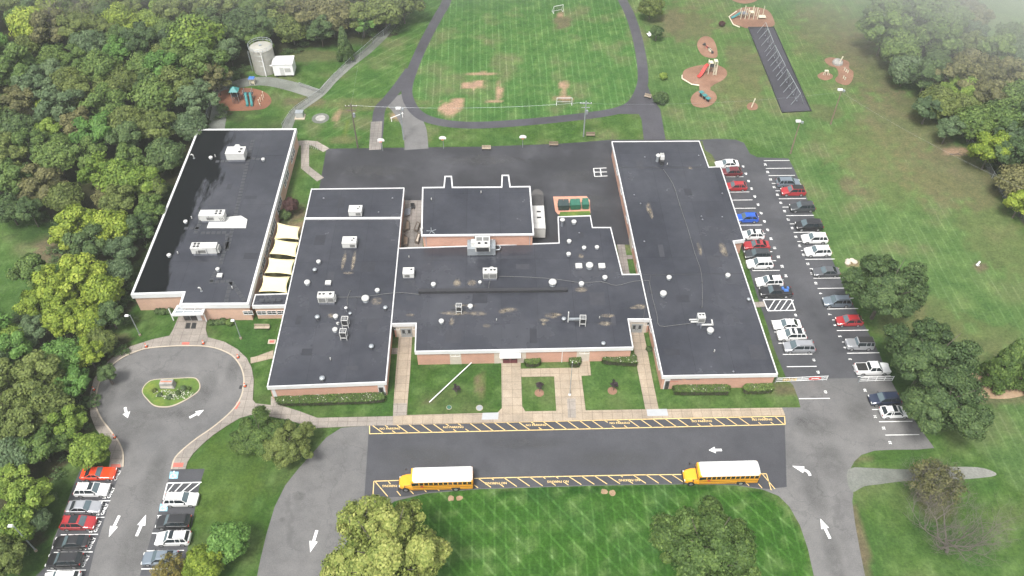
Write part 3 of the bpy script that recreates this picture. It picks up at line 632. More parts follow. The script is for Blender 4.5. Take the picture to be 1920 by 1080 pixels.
paint('yellow_hatching', mb, 'yellow_paint')
mb = MB()
for (x, y) in words_u: text_mb('NO PARKING', .52, at((x, y), R(1), .034), mb, thick=.015)
for (x, y) in words_l: text_mb('NO PARKING', .52, at((x, y), R(181), .034), mb, thick=.015)
paint('no_parking_lettering', mb, 'yellow_paint')
mb = MB(); q = [(1113,316),(1137,315),(1139,330),(1115,331)]; seg(mb, q[0], q[1], .16); seg(mb, q[3], (1139,330), .16); seg(mb, q[0], q[3], .16); seg(mb, (1114,323), (1138,322.5), .16, .034); seg(mb, (1125.5,316), (1127.5,331), .16, .038)
paint('foursquare_court', mb)
for q in ([(342,642.5),(356,642.5),(355,647),(341,647)], [(445,754),(451,754.5),(444,768),(439,767)], [(209,871),(226,871),(227,877),(208,877)], [(325,868.5),(345,868.5),(343,876.5),(323,876.5)]): sheet('tactile_paving', q, .125, M['tactile'])

# ------------------------------------------------------------------ the school
H = 3.6; HW = 4.2; HG = 6.35
school = thing('school_building', 'single storey salmon brick school of joined wings under dark flat roofs with white edging', 'school', G(960, 600))
school_m = Matrix.Translation(school.location)
def part(name, mb, mat, parent=None, label=None, **k):
    "a mesh written in world coordinates, hung on its parent"
    par = parent or school; o = mb.build(name, mat, **k); o.parent = par
    o.matrix_parent_inverse = Matrix.Translation(-Vector(school.location))
    if par is not school: o.matrix_parent_inverse = Matrix.Identity(4)
    if label: o['label'] = label
    return o
def block(poly_px, h, label, wall_label, skip=(), brick='brick', roof='roof', fz=.62, base=0.0, fw=.14, rw=.13):
    poly = [p for p in XY(poly_px, h)]
    wmb = MB(); inn = offset(poly, -.22); wmb.prism(inn, base, h-.07); wl = part('wall', wmb, M[brick], label=wall_label)
    rmb = MB()
    if roof == 'roof_wet':                   # fine grid so the puddle mask has something to sit on
        rmb.prism(poly, h-.06, h)
        me = rmb.mesh('roof'); me.materials.append(M[roof]); bm = bmesh.new(); bm.from_mesh(me)
        bmesh.ops.triangulate(bm, faces=bm.faces); bmesh.ops.subdivide_edges(bm, edges=bm.edges, cuts=24, use_grid_fill=True); bm.to_mesh(me); bm.free()
        a = me.attributes.new('wet', 'FLOAT', 'POINT')
        for v in me.vertices:
            x, y = PX(*v.co); t = (x - (371 + (243-y)*.403)) / 190; wv = .72 - t*1.3
            if y < 330: wv += .06
            if t > .55: wv -= .2
            a.data[v.index].value = max(0, wv)
        ro = bpy.data.objects.new('roof', me); scene.collection.objects.link(ro); ro.parent = school; ro.matrix_parent_inverse = Matrix.Translation(-Vector(school.location)); ro['label'] = label
    else:
        rmb.prism(poly, h-.06, h); ro = part('roof', rmb, M[roof], label=label)
    f = MB(); ring(poly, -rw, .05, h-fz, h+fw, f, skip); part('fascia', f, M['fascia'])
    return poly, wl, ro
PW, wallW, roofW = block([(371,243),(556,242),(466,571),(337,572),(344,550),(246,553)], HW, 'dark roof of the west wing with black puddles along its outer edge', 'salmon wall of the west wing', roof='roof_wet', fz=.85, rw=.34, brick='brick_pale')
PB, wallB, roofB = block([(584,355),(758,353),(724,717),(501,726)], H, 'long dark roof of the block right of the yellow shade sails', 'brick wall of the block with the long front hedge')
PM, wallM, roofM = block([(748,466),(1048,456),(1046,407),(1107,405),(1111,427),(1145,427),(1167,515),(1203,514.5),(1221.5,599),(1178,599),(1187,652),(778,660),(780,607),(734.5,608)], H, 'wide dark roof of the entrance block in the middle', 'brick wall around the main entrance', skip=(7,13))
PE, wallE, roofE = block([(1147,266),(1311,265),(1329,314),(1351,313),(1396,450),(1375,453),(1458,702),(1242,706)], H, 'dark roof of the east wing beside the parking lot', 'brick wall of the east wing')
PG, wallG, roofG = block([(792,352),(832,351.5),(834,331),(847,331),(849,351.5),(940,351),(941,329),(954,329),(957,350.5),(994,350),(1001,440),(790,442)], HG, 'raised dark roof of the gym', 'orange brick wall of the gym', fz=.22, rw=.2, base=1.0, brick='brick')
PC, wallC, roofC = block([(479,553),(541,551),(536,573),(473,574)], H-.1, 'small roof of the link below the shade sails', 'brick wall of the link with three windows', brick='brick_pale', roof='roof')
# white dividing parapet across the block beside the gym court
mb = MB(); a, b = G(571,411,H), G(753,410,H); strip([a, b], .32, H+.3, mb)
for v in list(mb.v): pass
d = MB(); dd = (b-a).normalized(); n_ = Vector((-dd.y, dd.x, 0))*.16
d.prism([a+n_, a-n_, b-n_, b+n_], H+.002, H+.3); part('parapet', d, M['fascia'], parent=None, label='white parapet dividing the two roofs')
mb = MB(); q = XY([(785,545.5),(1064,543),(1064,548),(785,551)], H); mb.prism(q, H+.002, H+.55); part('roof_curb', mb, M['roof_dark'], label='long black raised curb across the middle roof')
# roof walkway pads (west wing)
mb = MB(); pth = [((470,250),(397,568),8),((395,401),(440,402),0),((385,437),(430,436),0),((352,428),(385,428),0),((383,455),(425,455),0),((392,510),(375,560),0),((390,529),(430,528),0),((404,296),(430,296),0),((457,297),(492,299),0)]
mb = MB()
def pads(a, b, per=.95):
    mb = MB()
    a, b = G(*a, HW), G(*b, HW); L = (b-a).length; dd = (b-a)/L; n_ = Vector((-dd.y, dd.x, 0)); k = 0
    while k*per < L-.7:
        c = a+dd*(k*per+.4); mb.prism([c+dd*.38+n_*.36, c-dd*.38+n_*.36, c-dd*.38-n_*.36, c+dd*.38-n_*.36], HW+.002, HW+.014); k += 1
    part('walkway_pads', mb, M['walkpad'])
for a, b in (((474,262),(426,470)),((426,470),(426,437)),((424,436),(368,437)),((382,400),(366,438)),((345,428),(376,427)),((410,500),(395,528)),((392,529),(434,527)),((432,529),(424,566)),((404,303),(433,301)),((463,296),(492,299)),((425,455),(412,500)),((486,563),(530,562)),((433,528),(462,569))): pads(a, b)
# dried silt stains
def blobpoly(px, rx, ry, z, ang=0, sq=1):
    g = G(*px, z); out = []; ph = random.random()*9
    for a in np.arange(0, 2*math.pi, .26):
        r = 1+.32*noise.noise(Vector((math.cos(a)*1.6+ph, math.sin(a)*1.6, ph))); x = math.cos(a)*rx*r; y = math.sin(a)*ry*r
        out.append(Vector((g.x+x*math.cos(ang)-y*math.sin(ang), g.y+x*math.sin(ang)+y*math.cos(ang))))
    return out
mb = MB()
for px, rx, ry in (((644,490),.45,2.6),((663,490),.45,2.8),((655,512),1.2,.4),((1217,390),.7,2.0),((1221,400),.5,1.6),((1311,466),.55,1.9),((1356,467),.8,2.0),((1362,476),.4,1.0),((855,587),3.0,.5),((895,588),1.9,.6),((770,591),.8,.4),((847,603),.5,1.0),((870,573),2.4,.35),((912,611),.8,.5),((955,581),1.6,.7),((942,584),1,.6),((1035,591),1.5,.7),((1020,600),1.2,.4),((1140,592),1.4,.5),((1135,607),1.3,.6),((1200,575),1.3,.7),((1188,577),.8,.4),((1019,607),.5,.4),((857,531),.8,1.1),((885,530),1.0,.9),((1043,590),1,.4),((1160,383),.0,.0),((1295,315),.6,.5),((1090,480),.6,.7),((707,565),1.2,1.0),((1090,542),1.4,.8),((622,592),.8,.6)):
    if rx: mb = MB(); mb.sheet(blobpoly(px, rx, ry, H), H+.006); part('silt_stain', mb, M['stain'], parent=roofM)
mb = MB()
for a, b in (((1206,515),(1393,513)),((1206,600),(1220,516)),((1160,314),(1352,314))):
    mb = MB(); strip([G(*a, H), G(*b, H)], .16, H+.01, mb); part('roof_seam', mb, M['roof_dark'], parent=roofE)

# patches welded onto the membranes
rp = random.Random(5)
for par, pts in ((roofB, ((600,450),(690,500),(560,600),(700,610),(575,660),(660,690),(640,380),(620,520))), (roofM, ((800,500),(980,500),(1120,560),(900,560),(1000,630),(850,630),(770,560),(1090,440),(1150,600))), (roofE, ((1200,310),(1290,360),(1240,470),(1340,490),(1280,560),(1380,600),(1260,660),(1420,660),(1330,400))), (roofW, ((500,280),(470,370),(430,350),(470,480),(400,380)))):
    hh = HW if par is roofW else H
    for px in pts:
        g = G(*px, hh); mb = MB(); w2, d2 = rp.uniform(.4,1.3), rp.uniform(.4,1.6)
        mb.prism([(g.x-w2,g.y-d2),(g.x+w2,g.y-d2),(g.x+w2,g.y+d2),(g.x-w2,g.y+d2)], hh+.001, hh+.005); part('membrane_patch', mb, M['patchm'][rp.random() < .5], parent=par)
# --- windows, doors and recesses
def frame_at(a, b, z=0):
    "matrix on the outer wall line a-b: x along the wall, y outward, z up"
    a, b = Vector((*a[:2], z)), Vector((*b[:2], z)); dd = (b-a).normalized(); out = Vector((dd.y, -dd.x, 0))
    m = Matrix.Identity(4); m.col[0][:3] = dd; m.col[1][:3] = -out; m.col[2][:3] = (0, 0, 1); m.col[3][:3] = a
    return m, (b-a).length
def window(m, x, z, wd, ht, parent, panes=3, name='window', rows=1, mat='white_metal'):
    "framed window standing on the wall face; m y axis points INTO the wall"
    f = MB(); t = .07
    for c, d in (((x, -.03, z+ht/2), (wd, .08, t)), ((x, -.03, z-ht/2), (wd, .08, t)), ((x-wd/2, -.03, z), (t, .08, ht-t)), ((x+wd/2, -.03, z), (t, .08, ht-t))): f.box(c, d, m)
    for k in range(1, panes): f.box((x-wd/2+wd*k/panes, -.025, z), (.05, .07, ht-t), m)
    for k in range(1, rows): f.box((x, -.02, z-ht/2+ht*k/rows), (wd-t, .06, .045), m)
    w_ = part(name, f, M[mat], parent=parent)
    g = MB(); g.box((x, .0, z), (wd-t*.5, .03, ht-t*.5), m); part('pane', g, M['glass'], parent=w_) if parent is school else part('pane', g, M['glass'], parent=parent)
    return w_
def wallline(poly, i, d=-.22):
    q = offset(poly, d); n = len(q)
    ar = sum(poly[k].x*poly[(k+1)%n].y-poly[(k+1)%n].x*poly[k].y for k in range(n))
    a, b = q[i], q[(i+1) % n]
    return (a, b) if ar > 0 else (b, a)      # order so that the outward normal is to the right
# west wing, wall to the courtyard: groups of windows
m, L = frame_at(*wallline(PW, 1))
aa = wallline(PW, 1); yN, yS = aa[0].y, aa[1].y
for (px, wd) in ((292,2.2),(305,1.6),(335,2.4),(350,1.6),(386,2.4),(398,2.0),(425,1.8),(440,2.6),(462,2.4),(478,1.8),(500,2.4),(520,1.6)):
    y = G(520, px+8, 0).y; t = (y-aa[0].y)/(aa[1].y-aa[0].y)
    window(m, t*L, 2.05, wd, 1.35, school, 2, rows=2)
# link windows
m, L = frame_at(*wallline(PC, 2))
for x in (.17*L, .5*L, .83*L): window(m, x, 1.55, 1.55, .95, school, 2, rows=2)
# recess panels of the middle block's front: pale precast bays with doors and windows
m, L = frame_at(*wallline(PM, 10)); A, B = wallline(PM, 10)
def tx(px): return (G(px, 676).x - A.x) / (B.x - A.x) * L
def bay(m, x0, x1, z0, z1, mat='precast', dpt=.05, name='wall_panel'):
    b_ = MB(); b_.box(((x0+x1)/2, -dpt/2+.01, (z0+z1)/2), (x1-x0, dpt, z1-z0), m); return part(name, b_, M[mat], parent=wallM)
bay(m, tx(927), tx(986), 0, 2.95); bay(m, tx(845), tx(866), 0, 2.95); bay(m, tx(1080), tx(1104), 0, 2.95)
def door(m, x, wd, ht, parent, mat='red_door', leaves=2):
    d_ = MB()
    for k in range(leaves):
        xx = x - wd/2 + wd*(k+.5)/leaves; d_.box((xx, -.075, ht/2+.05), (wd/leaves-.04, .06, ht), m)
    o = part('door', d_, M[mat], parent=parent)
    for k in range(leaves):
        g = MB(); xx = x - wd/2 + wd*(k+.5)/leaves; g.box((xx, -.115, ht*.68), (wd/leaves-.5, .02, ht*.42), m)
        g.box((xx+(.3 if k % 2 == 0 else -.3), -.13, 1.0), (.06, .06, .25), m)
        part('door_glass', g, M['glass'], parent=o)
    return o
door(m, (tx(942)+tx(971))/2, 2.4, 2.15, school)
for c in ((tx(850)+tx(861))/2, (tx(1090)+tx(1098))/2): window(m, c, 2.35, 1.5, .6, school, 2)
mb = MB(); mb.box(((tx(942)+tx(971))/2, -.6, 2.72), (3.4, 1.2, .14), m); part('entrance_canopy', mb, M['fascia'])
mb = MB(); mb.box((tx(1053), -.06, 1.5), (.09, .09, 3.0), m); part('downspout', mb, M['white_metal'])
# recessed entries left and right of the middle block
for (p0, p1, q0, q1) in (((780,607),(734.5,608),746,771), ((1221.5,599),(1178,599),1184,1204)):
    i = 12 if p0[0] == 780 else 8
    m, L = frame_at(*wallline(PM, i)); b_ = MB(); b_.box((L/2, -.02, 1.45), (L-.6, .05, 2.88), m); part('wall_panel', b_, M['precast'], parent=wallM)
    door(m, L/2, 1.9, 2.2, school, 'galv'); window(m, L/2-1.55, 2.3, .9, .7, school, 1); window(m, L/2+1.55, 2.3, .9, .7, school, 1)
# east and west wing front corners: white door niche, gym door
m, L = frame_at(*wallline(PE, 6)); bay(m, .02*L, .07*L, 0, 2.9, 'fascia'); door(m, .048*L, .7, 2.1, school, 'brown_door', 1)
text = MB(); m2 = m @ Matrix.Translation((0, -.05, 0)) @ Matrix.Rotation(R(90), 4, 'X')
text_mb('NORTH', .5, m2 @ Matrix.Translation((.125*L, 2.45, 0)), text); text_mb('WHITTIER', .5, m2 @ Matrix.Translation((.27*L, 2.45, 0)), text); part('wall_lettering', text, M['grey_metal'])
text = MB(); text_mb('SCHOOL', .34, m2 @ Matrix.Translation((.105*L, 2.0, 0)), text); part('wall_lettering', text, M['tactile'], label='small red lettering below the grey wall letters')
m, L = frame_at(*wallline(PB, 2)); bay(m, .93*L, .99*L, 0, 2.9, 'fascia'); door(m, .955*L, .75, 2.1, school, 'brown_door', 1); bay(m, .01*L, .04*L, 0, 2.9, 'fascia')
m, L = frame_at(*wallline(PE, 7))
for k in (.06,.1,.19,.3,.42,.53,.64,.78,.88): window(m, (1-k)*L, 2.1, 2.2, 1.0, school, 2)
mb = MB(); mb.box((.45*L, -.03, 1.3), (3.2, .06, 2.6), m); part('wall_panel', mb, M['precast'], parent=wallE)
m, L = frame_at(*wallline(PB, 1))
for k in (.12,.3,.62,.72,.82,.92): window(m, k*L, 2.1, 2.0, 1.0, school, 2)
m, L = frame_at(*wallline(PG, 10)); mb = MB()
for x in (.025*L, .47*L, .975*L): mb.box((x, -.04, H+1.3), (.1, .08, 2.5), m)
part('downspout', mb, M['galv'], parent=wallG); mb = MB(); mb.box((.6*L+.6, -.06, H+1.35), (.4, .12, .4), m); part('wall_lamp', mb, M['light_on'], parent=wallG)
m, L = frame_at(*wallline(PM, 1))
# west entrance: canopy of white frame and skylights, doors, mats
mb = MB(); hc = 3.0
q = XY([(333,573),(322,591),(380,589),(386,575)], hc); ring(q, -.35, .05, hc-.25, hc+.12, mb); part('canopy_frame', mb, M['fascia'])
mb = MB(); mb.prism(offset(q, -.3), hc-.12, hc-.05); part('canopy_roof', mb, M['galv'])
mb = MB(); a, b, c, d = [Vector((*p, hc+.02)) for p in q]
for t in (.33, .66): mb.tube([a+(d-a)*t, b+(c-b)*t], .08, 6)
mb.tube([a+(b-a)*.5, d+(c-d)*.5], .08, 6); part('canopy_mullion', mb, M['white_metal'])
mb = MB()
for px in ((326,598),(378,596),(388,600)): g = G(px[0], px[1]+3, 0); mb.box((g.x, g.y, hc/2), (.14, .14, hc))
part('canopy_post', mb, M['white_metal'])
m, L = frame_at(*wallline(PW, 2)); A, B = wallline(PW, 2)
def tw(px): return (G(px, 600).x - A.x) / (B.x - A.x) * L
mb = MB(); mb.box((tw(364), -.05, 1.4), (tw(378)-tw(346), .1, 2.8), m); part('wall_panel', mb, M['fascia'], parent=wallW)
door(m, tw(360), 2.3, 2.2, school, 'brown_door'); window(m, tw(470), 1.9, 1.6, .9, school, 2, rows=2)
def low_part(px, z0, z1, name, mat): mb = MB(); mb.prism(XY(px), z0, z1); return mb.build(name, M[mat])
for q, lb_ in ((((350,606),(358,606),(356,617),(347,617)), 'black doormat on the concrete under the entrance canopy, left of the pair'), (((361,606),(369,606),(367,617),(358,617)), 'black doormat on the concrete under the entrance canopy, right of the pair')):
    tag(low_part(q, .1, .125, 'doormat', 'black'), lb_, 'doormat', 'entrance doormats')

# ------------------------------------------------------------------ rooftop equipment
def rloc(px, h): g = G(*px, h); return (g.x, g.y, h)
def child(mb, name, mat, par, **k): return mb.build(name, M[mat] if isinstance(mat, str) else mat, parent=par, **k)
VENTS = {}
def dome_vent(px, h, kind, label, s=1.0):
    key = kind
    if key not in VENTS:
        t = thing('roof_vent', 'x', 'roof vent', (0, 0, 0))
        if kind == 'white':
            child(MB().lathe((0,0,0), [(.42,0),(.42,.12),(.3,.16),(.3,.42)]), 'curb', 'galv', t)
            child(MB().lathe((0,0,0), [(.34,.36),(.5,.4),(.54,.52),(.5,.68),(.36,.8),(.16,.86),(.02,.87)]), 'cap', 'unit_white', t, smooth=True)
        elif kind == 'grey':
            child(MB().lathe((0,0,0), [(.36,0),(.36,.1),(.24,.14),(.24,.5)]), 'curb', 'dark', t)
            child(MB().lathe((0,0,0), [(.26,.46),(.44,.5),(.47,.6),(.42,.76),(.25,.86),(.02,.89)]), 'cap', 'galv', t, smooth=True)
        elif kind == 'box':
            child(MB().box((0,0,.2),(.95,.85,.4)), 'curb', 'grey_metal', t)
            child(MB().box((0,0,.55),(1.25,1.1,.3), taper=.9), 'hood', 'unit_white', t, bevel=.05)
        elif kind == 'pipe':
            child(MB().cyl((0,0,0), .09, .55, 10), 'pipe', 'unit_white', t); child(MB().cyl((0,0,0), .2, .08, 12), 'flashing', 'roof_dark', t)
        elif kind == 'drain':
            child(MB().cyl((0,0,0), .25, .05, 12), 'ring', 'dark', t); child(MB().lathe((0,0,0.04), [(.16,0),(.16,.1),(.05,.16)], 10), 'strainer', 'grey_metal', t)
        elif kind == 'gooseneck':
            child(MB().tube([(0,0,0),(0,0,.8),(-.1,0,.98),(-.3,0,1.02),(-.42,0,.85)], .12, 8), 'pipe', 'unit_white', t, smooth=True); child(MB().cyl((0,0,0), .22, .08, 12), 'flashing', 'galv', t)
        elif kind == 'stack':
            child(MB().cyl((0,0,0), .22, 1.5, 12), 'pipe', 'grey_metal', t); child(MB().lathe((0,0,0), [(.24,1.5),(.45,1.56),(.45,1.66),(.05,1.95)]), 'cap', 'unit_white', t)
        VENTS[key] = t; o = t
    else: o = copy_tree(VENTS[key])
    o.location = rloc(px, h); o.scale = (s, s, s); o.rotation_euler.z = YAW; tag(o, label, 'roof vent'); return o
Wt, Bt, Mt, Et = 'on the west roof', 'on the long left roof', 'on the middle roof', 'on the east roof'
for v in [
 ((396,298),HW,'white','small white vent left of the stepped box unit at the top '+Wt,.75),
 ((404,294),HW,'pipe','thin white pipe between small vent and stepped box unit '+Wt,1),
 ((364,297),HW,'gooseneck','tall white gooseneck pipe by the left edge near the top '+Wt,1),
 ((494,301),HW,'white','lone white round vent right of the boxy unit at the top '+Wt,.7),
 ((349,418),HW,'white','white round vent left of the unit by the white sheet '+Wt,.75),
 ((360,410),HW,'pipe','thin white pipe left of the unit by the white sheet '+Wt,1),
 ((318,481),HW,'white','white vent among the black puddles at the left '+Wt,.75),
 ((334,476),HW,'pipe','thin white pipe among the black puddles at the left '+Wt,1),
 ((409,507),HW,'white','white round vent just behind the small white box '+Wt,.7),
 ((413,519),HW,'box','small square white hood in the lower half '+Wt,.8),
 ((378,546),HW,'gooseneck','curled white pipe near the front edge '+Wt,.9),
 ((436,541),HW,'pipe','thin white pipe near the front right corner '+Wt,1),
 ((507,440),HW,'pipe','thin pipe by the right edge, above the shade sails '+Wt,.8),
 ((598,493),H,'white','small white round vent left of the two tan stain streaks '+Bt,.75),
 ((591,509),H,'grey','small grey vent below the white one by the tan streaks '+Bt,.8),
 ((577,533),H,'white','white round vent near the left edge above the twin condensers '+Bt,1.0),
 ((616,533),H,'box','square white hood above the twin condensers '+Bt,.85),
 ((686,564),H,'white','largest white domed vent '+Bt,1.25),
 ((708,547),H,'white','small white domed vent right of the largest dome '+Bt,.8),
 ((723,580),H,'grey','grey domed vent nearest the right edge '+Bt,.8),
 ((596,598),H,'grey','grey domed vent left of the two open frame condensers '+Bt,.9),
 ((630,596),H,'white','white vent joined to the upper open frame condenser '+Bt,.85),
 ((634,608),H,'white','tiny white vent between the two open frame condensers '+Bt,.5),
 ((629,621),H,'white','white vent joined to the lower open frame condenser '+Bt,.85),
 ((697,653),H,'grey','grey domed vent alone at the right, half way down '+Bt,.9),
 ((605,713),H,'grey','grey domed vent at the front edge '+Bt,.95),
 ((620,675),H,'pipe','short pipe alone in the front half '+Bt,1),
 ((650,584),H,'stack','tall thin stack above the open frame condensers '+Bt,.6),
 ((657,590),H,'grey','small grey vent beside the tall thin stack '+Bt,.6),
 ((607,372),H,'drain','roof drain at the back left corner of the block beside the shade sails',1),
 ((736,372),H,'drain','roof drain at the back right corner of the block beside the shade sails',1),
 ((710,398),H,'drain','roof drain right of the box unit on the small back roof',.8),
 ((813,536),H,'white','white domed vent above the left end of the long black curb '+Mt,.85),
 ((900,531),H,'white','small white vent below the twin fan unit '+Mt,.6),
 ((1036,534),H,'white','big white dome above the right end of the black curb '+Mt,1.3),
 ((1090,535),H,'white','white domed vent right of the big dome '+Mt,.9),
 ((1134,523),H,'white','white domed vent close to the courtyard path '+Mt,.85),
 ((1085,502),H,'box','left of two square white hoods flanking a round fan '+Mt,1),
 ((1128,502),H,'box','right of two square white hoods flanking a round fan '+Mt,1),
 ((1105,502),H,'white','round white fan between two square hoods '+Mt,1.25),
 ((1066,479),H,'white','lower of two white domed vents one behind the other '+Mt,.8),
 ((1067,455),H,'white','upper of two white domed vents one behind the other '+Mt,.8),
 ((1095,467),H,'white','left of two small white domes above the square hoods '+Mt,.75),
 ((1119,466),H,'white','right of two small white domes above the square hoods '+Mt,.75),
 ((1076,419),H,'white','white domed vent nearest the dumpsters '+Mt,.9),
 ((1054,424),H,'stack','tall capped stack at the roof corner by the dumpsters',1),
 ((882,577),H,'white','white domed vent piped to the small condenser among tan stains '+Mt,.85),
 ((828,605),H,'white','white domed vent near the left recessed entry '+Mt,.85),
 ((1057,601),H,'grey','grey vent left of the tall duct frame '+Mt,.8),
 ((1131,647),H,'grey','grey vent at the front edge right of the main entrance '+Mt,.8),
 ((931,601),H,'pipe','thin pipe half way between the two front condensers '+Mt,.8),
 ((1124,597),H,'pipe','thin pipe right of the front condenser '+Mt,.8),
 ((767,483),H,'pipe','thin pipe behind the small box unit at the left '+Mt,.8),
 ((809,375),HG,'pipe','thin white pipe at the back left '+'on the gym roof',.9),
 ((902,362),HG,'pipe','thin white pipe near the back edge on the gym roof',.9),
 ((1254,523),H,'white','left white domed vent below the cross seam '+Et,.85),
 ((1364,519),H,'white','white domed vent just below the cross seam, right '+Et,.85),
 ((1243,554),H,'white','bigger white dome under the left one of the cross seam pair '+Et,1.1),
 ((1403,564),H,'grey','small grey vent by the right edge '+Et,.7),
 ((1331,623),H,'white','white dome below the ducted unit '+Et,1.1),
 ((1339,660),H,'pipe','thin pipe alone in the front half '+Et,1),
 ((1251,309),H,'pipe','thin pipe beside the dark unit at the back '+Et,.8)]:
    dome_vent(*v)
for px, lb_ in (((1189,366),'upper left one near the west edge'),((1201,382),'lower left one by the upper tan stain'),((1354,363),'right one near the lot side, upper'),((1354,407),'right one near the lot side, lower'),((1315,406),'upper of the middle pair'),((1317,412),'lower of the middle pair'),((1349,633),'one below the white dome in the front half'),((1208,453),'one at the west edge above the seam'),((1209,295),'one at the far left corner'),((1310,292),'one at the far right corner'),((1086,437),'one between dumpster side domes of the middle roof'),((1375,697),'one close to the front edge')):
    dome_vent(px, H, 'drain', 'small drain of the east roof, '+lb_ if px[0] != 1086 else 'small dark drain between the domes of the middle roof', .9)
def fan(mb, g, x, y, z, r):
    mb.cyl((x, y, z), r, .06, 14); g.cyl((x, y, z+.055), r*.86, .02, 14)
def unit(name, px, h, dims, label, fans=(), louvre=None, mat='unit', legs=.25, extra=None, cat='air conditioner'):
    t = thing(name, label, cat, rloc(px, h), YAW); W, D, Hh = dims
    child(MB().box((0,0,legs/2),(W*.94,D*.9,legs)), 'curb', 'grey_metal', t)
    c = MB(); c.box((0,0,legs+Hh/2),(W,D,Hh)); c.box((0,0,legs+Hh+.03),(W*1.03,D*1.03,.06)); child(c, 'cabinet', mat, t)
    for (x, y, r) in fans:
        a, b = MB(), MB(); fan(a, b, x, y, legs+Hh+.06, r); f = child(a, 'fan_shroud', mat, t); child(b, 'fan_grille', 'dark', f)
    if louvre:
        for (x0, x1, z0, z1) in louvre:
            l = MB(); n = 6
            for k in range(n): l.box(((x0+x1)/2, -D/2-.015, legs+z0+(z1-z0)*(k+.5)/n), (x1-x0, .05, (z1-z0)/n*.62))
            child(l, 'louvre', 'coil', t)
        s_ = MB(); s_.box((-W/2-.012, 0, legs+Hh*.5), (.03, D*.7, Hh*.6)); child(s_, 'side_panel', 'galv', t)
    if extra: extra(t)
    return t
def hood_back(t): child(MB().box((-.1,1.5,1.2),(1.5,1.0,1.1), taper=.8), 'intake_hood', 'unit_white', t); child(MB().box((-.25,2.2,1.1),(.8,.7,.9)), 'duct', 'unit_white', t)
unit('rooftop_unit', (446,297), HW, (3.6,2.3,1.5), 'large pale box unit with a stepped hood at the top of the west wing roof', fans=((1.1,.3,.36),(.95,-.55,.36)), legs=.5, mat='unit_white', extra=hood_back)
def two_mod(flip):
    def f(t):
        for x in (-.55,):
            child(MB().box((flip*x,0,1.0),(.08,1.62,1.4)), 'seam', 'grey_metal', t)
        for k in range(3): child(MB().tube([(flip*1.5+.3*k,-.78,.4),(flip*1.3+.3*k,-.8,1.2)], .05, 5), 'pipe', 'dark', t)
        child(MB().box((flip*-2.1,.1,.95),(1.0,1.3,1.0), taper=.85), 'intake_hood', 'unit', t)
    return f
unit('rooftop_unit', (402,412), HW, (4.4,1.55,1.3), 'long rooftop unit with fans standing against a white sheet on the west wing roof', fans=((.8,.35,.3),(.8,-.3,.3),(1.55,.35,.3),(1.55,-.3,.3)), legs=.4, extra=two_mod(1), louvre=[(-1,.3,.2,.9)], mat='unit_white')
unit('rooftop_unit', (387,474), HW, (4.4,1.5,1.3), 'long rooftop unit with fans at its left end, below the white sheet', fans=((-1.6,.35,.3),(-1.6,-.3,.3),(-.95,.35,.3),(-.95,-.3,.3)), legs=.5, extra=two_mod(-1), louvre=[(-1,.3,.2,.9)], mat='unit_white')
mb = MB(); mb.prism(XY([(396,405),(420,404),(421,408),(452,405),(464,412),(461,428),(423,428),(388,428)], HW), HW+.02, HW+.1); tag(mb.build('white_sheet', M['unit_white']), 'bright white flat sheet laid beside a unit on the west wing roof', 'sheet')
unit('rooftop_unit', (668,401), H, (2.4,1.8,1.05), 'box unit on the small back roof of the block beside the shade sails', fans=((.75,.35,.2),(.5,-.15,.2)), louvre=[(.1,1.0,.15,.8)], mat='unit_white')
unit('rooftop_unit', (657,460), H, (2.5,1.8,1.05), 'box unit above the two tan streaks on the roof beside the shade sails', fans=((.75,.35,.2),(.5,-.15,.2)), louvre=[(.1,1.0,.15,.8)], mat='unit_white')
unit('rooftop_unit', (767,517), H, (1.9,1.5,1.0), 'small box unit at the left end of the middle roof', fans=((.5,.2,.22),), louvre=[(-.7,.2,.15,.75)], mat='unit_white')
def split(t): child(MB().box((.15,-.02,1.0),(.07,1.32,1.3)), 'gap', 'dark', t); child(MB().box((1.45,0,.9),(.2,.9,.9)), 'side_box', 'unit_white', t)
unit('condenser_unit', (614,566), H, (2.7,1.3,1.3), 'twin condenser with dark louvres on the roof beside the shade sails', fans=((-1,.1,.26),(-.35,.1,.26),(.75,.1,.3)), louvre=[(-1.2,-.1,.15,1.1),(.3,1.25,.15,1.1)], mat='unit_white', legs=.5, extra=split)
unit('condenser_unit', (919,521), H, (2.4,1.3,1.3), 'triple fan condenser below the platform unit on the middle roof', fans=((-.75,.1,.26),(.2,.1,.26),(.8,.1,.26)), louvre=[(-1.1,-.35,.15,1.1),(-.1,1.1,.15,1.1)], mat='unit_white', legs=.5, extra=lambda t: (child(MB().box((-.25,-.02,1.1),(.07,1.32,1.3)), 'gap', 'dark', t), child(MB().lathe((.3,.9,.6), [(.5,0),(.6,.5),(.4,.9),(.05,1)]), 'rear_hood', 'unit_white', t)))
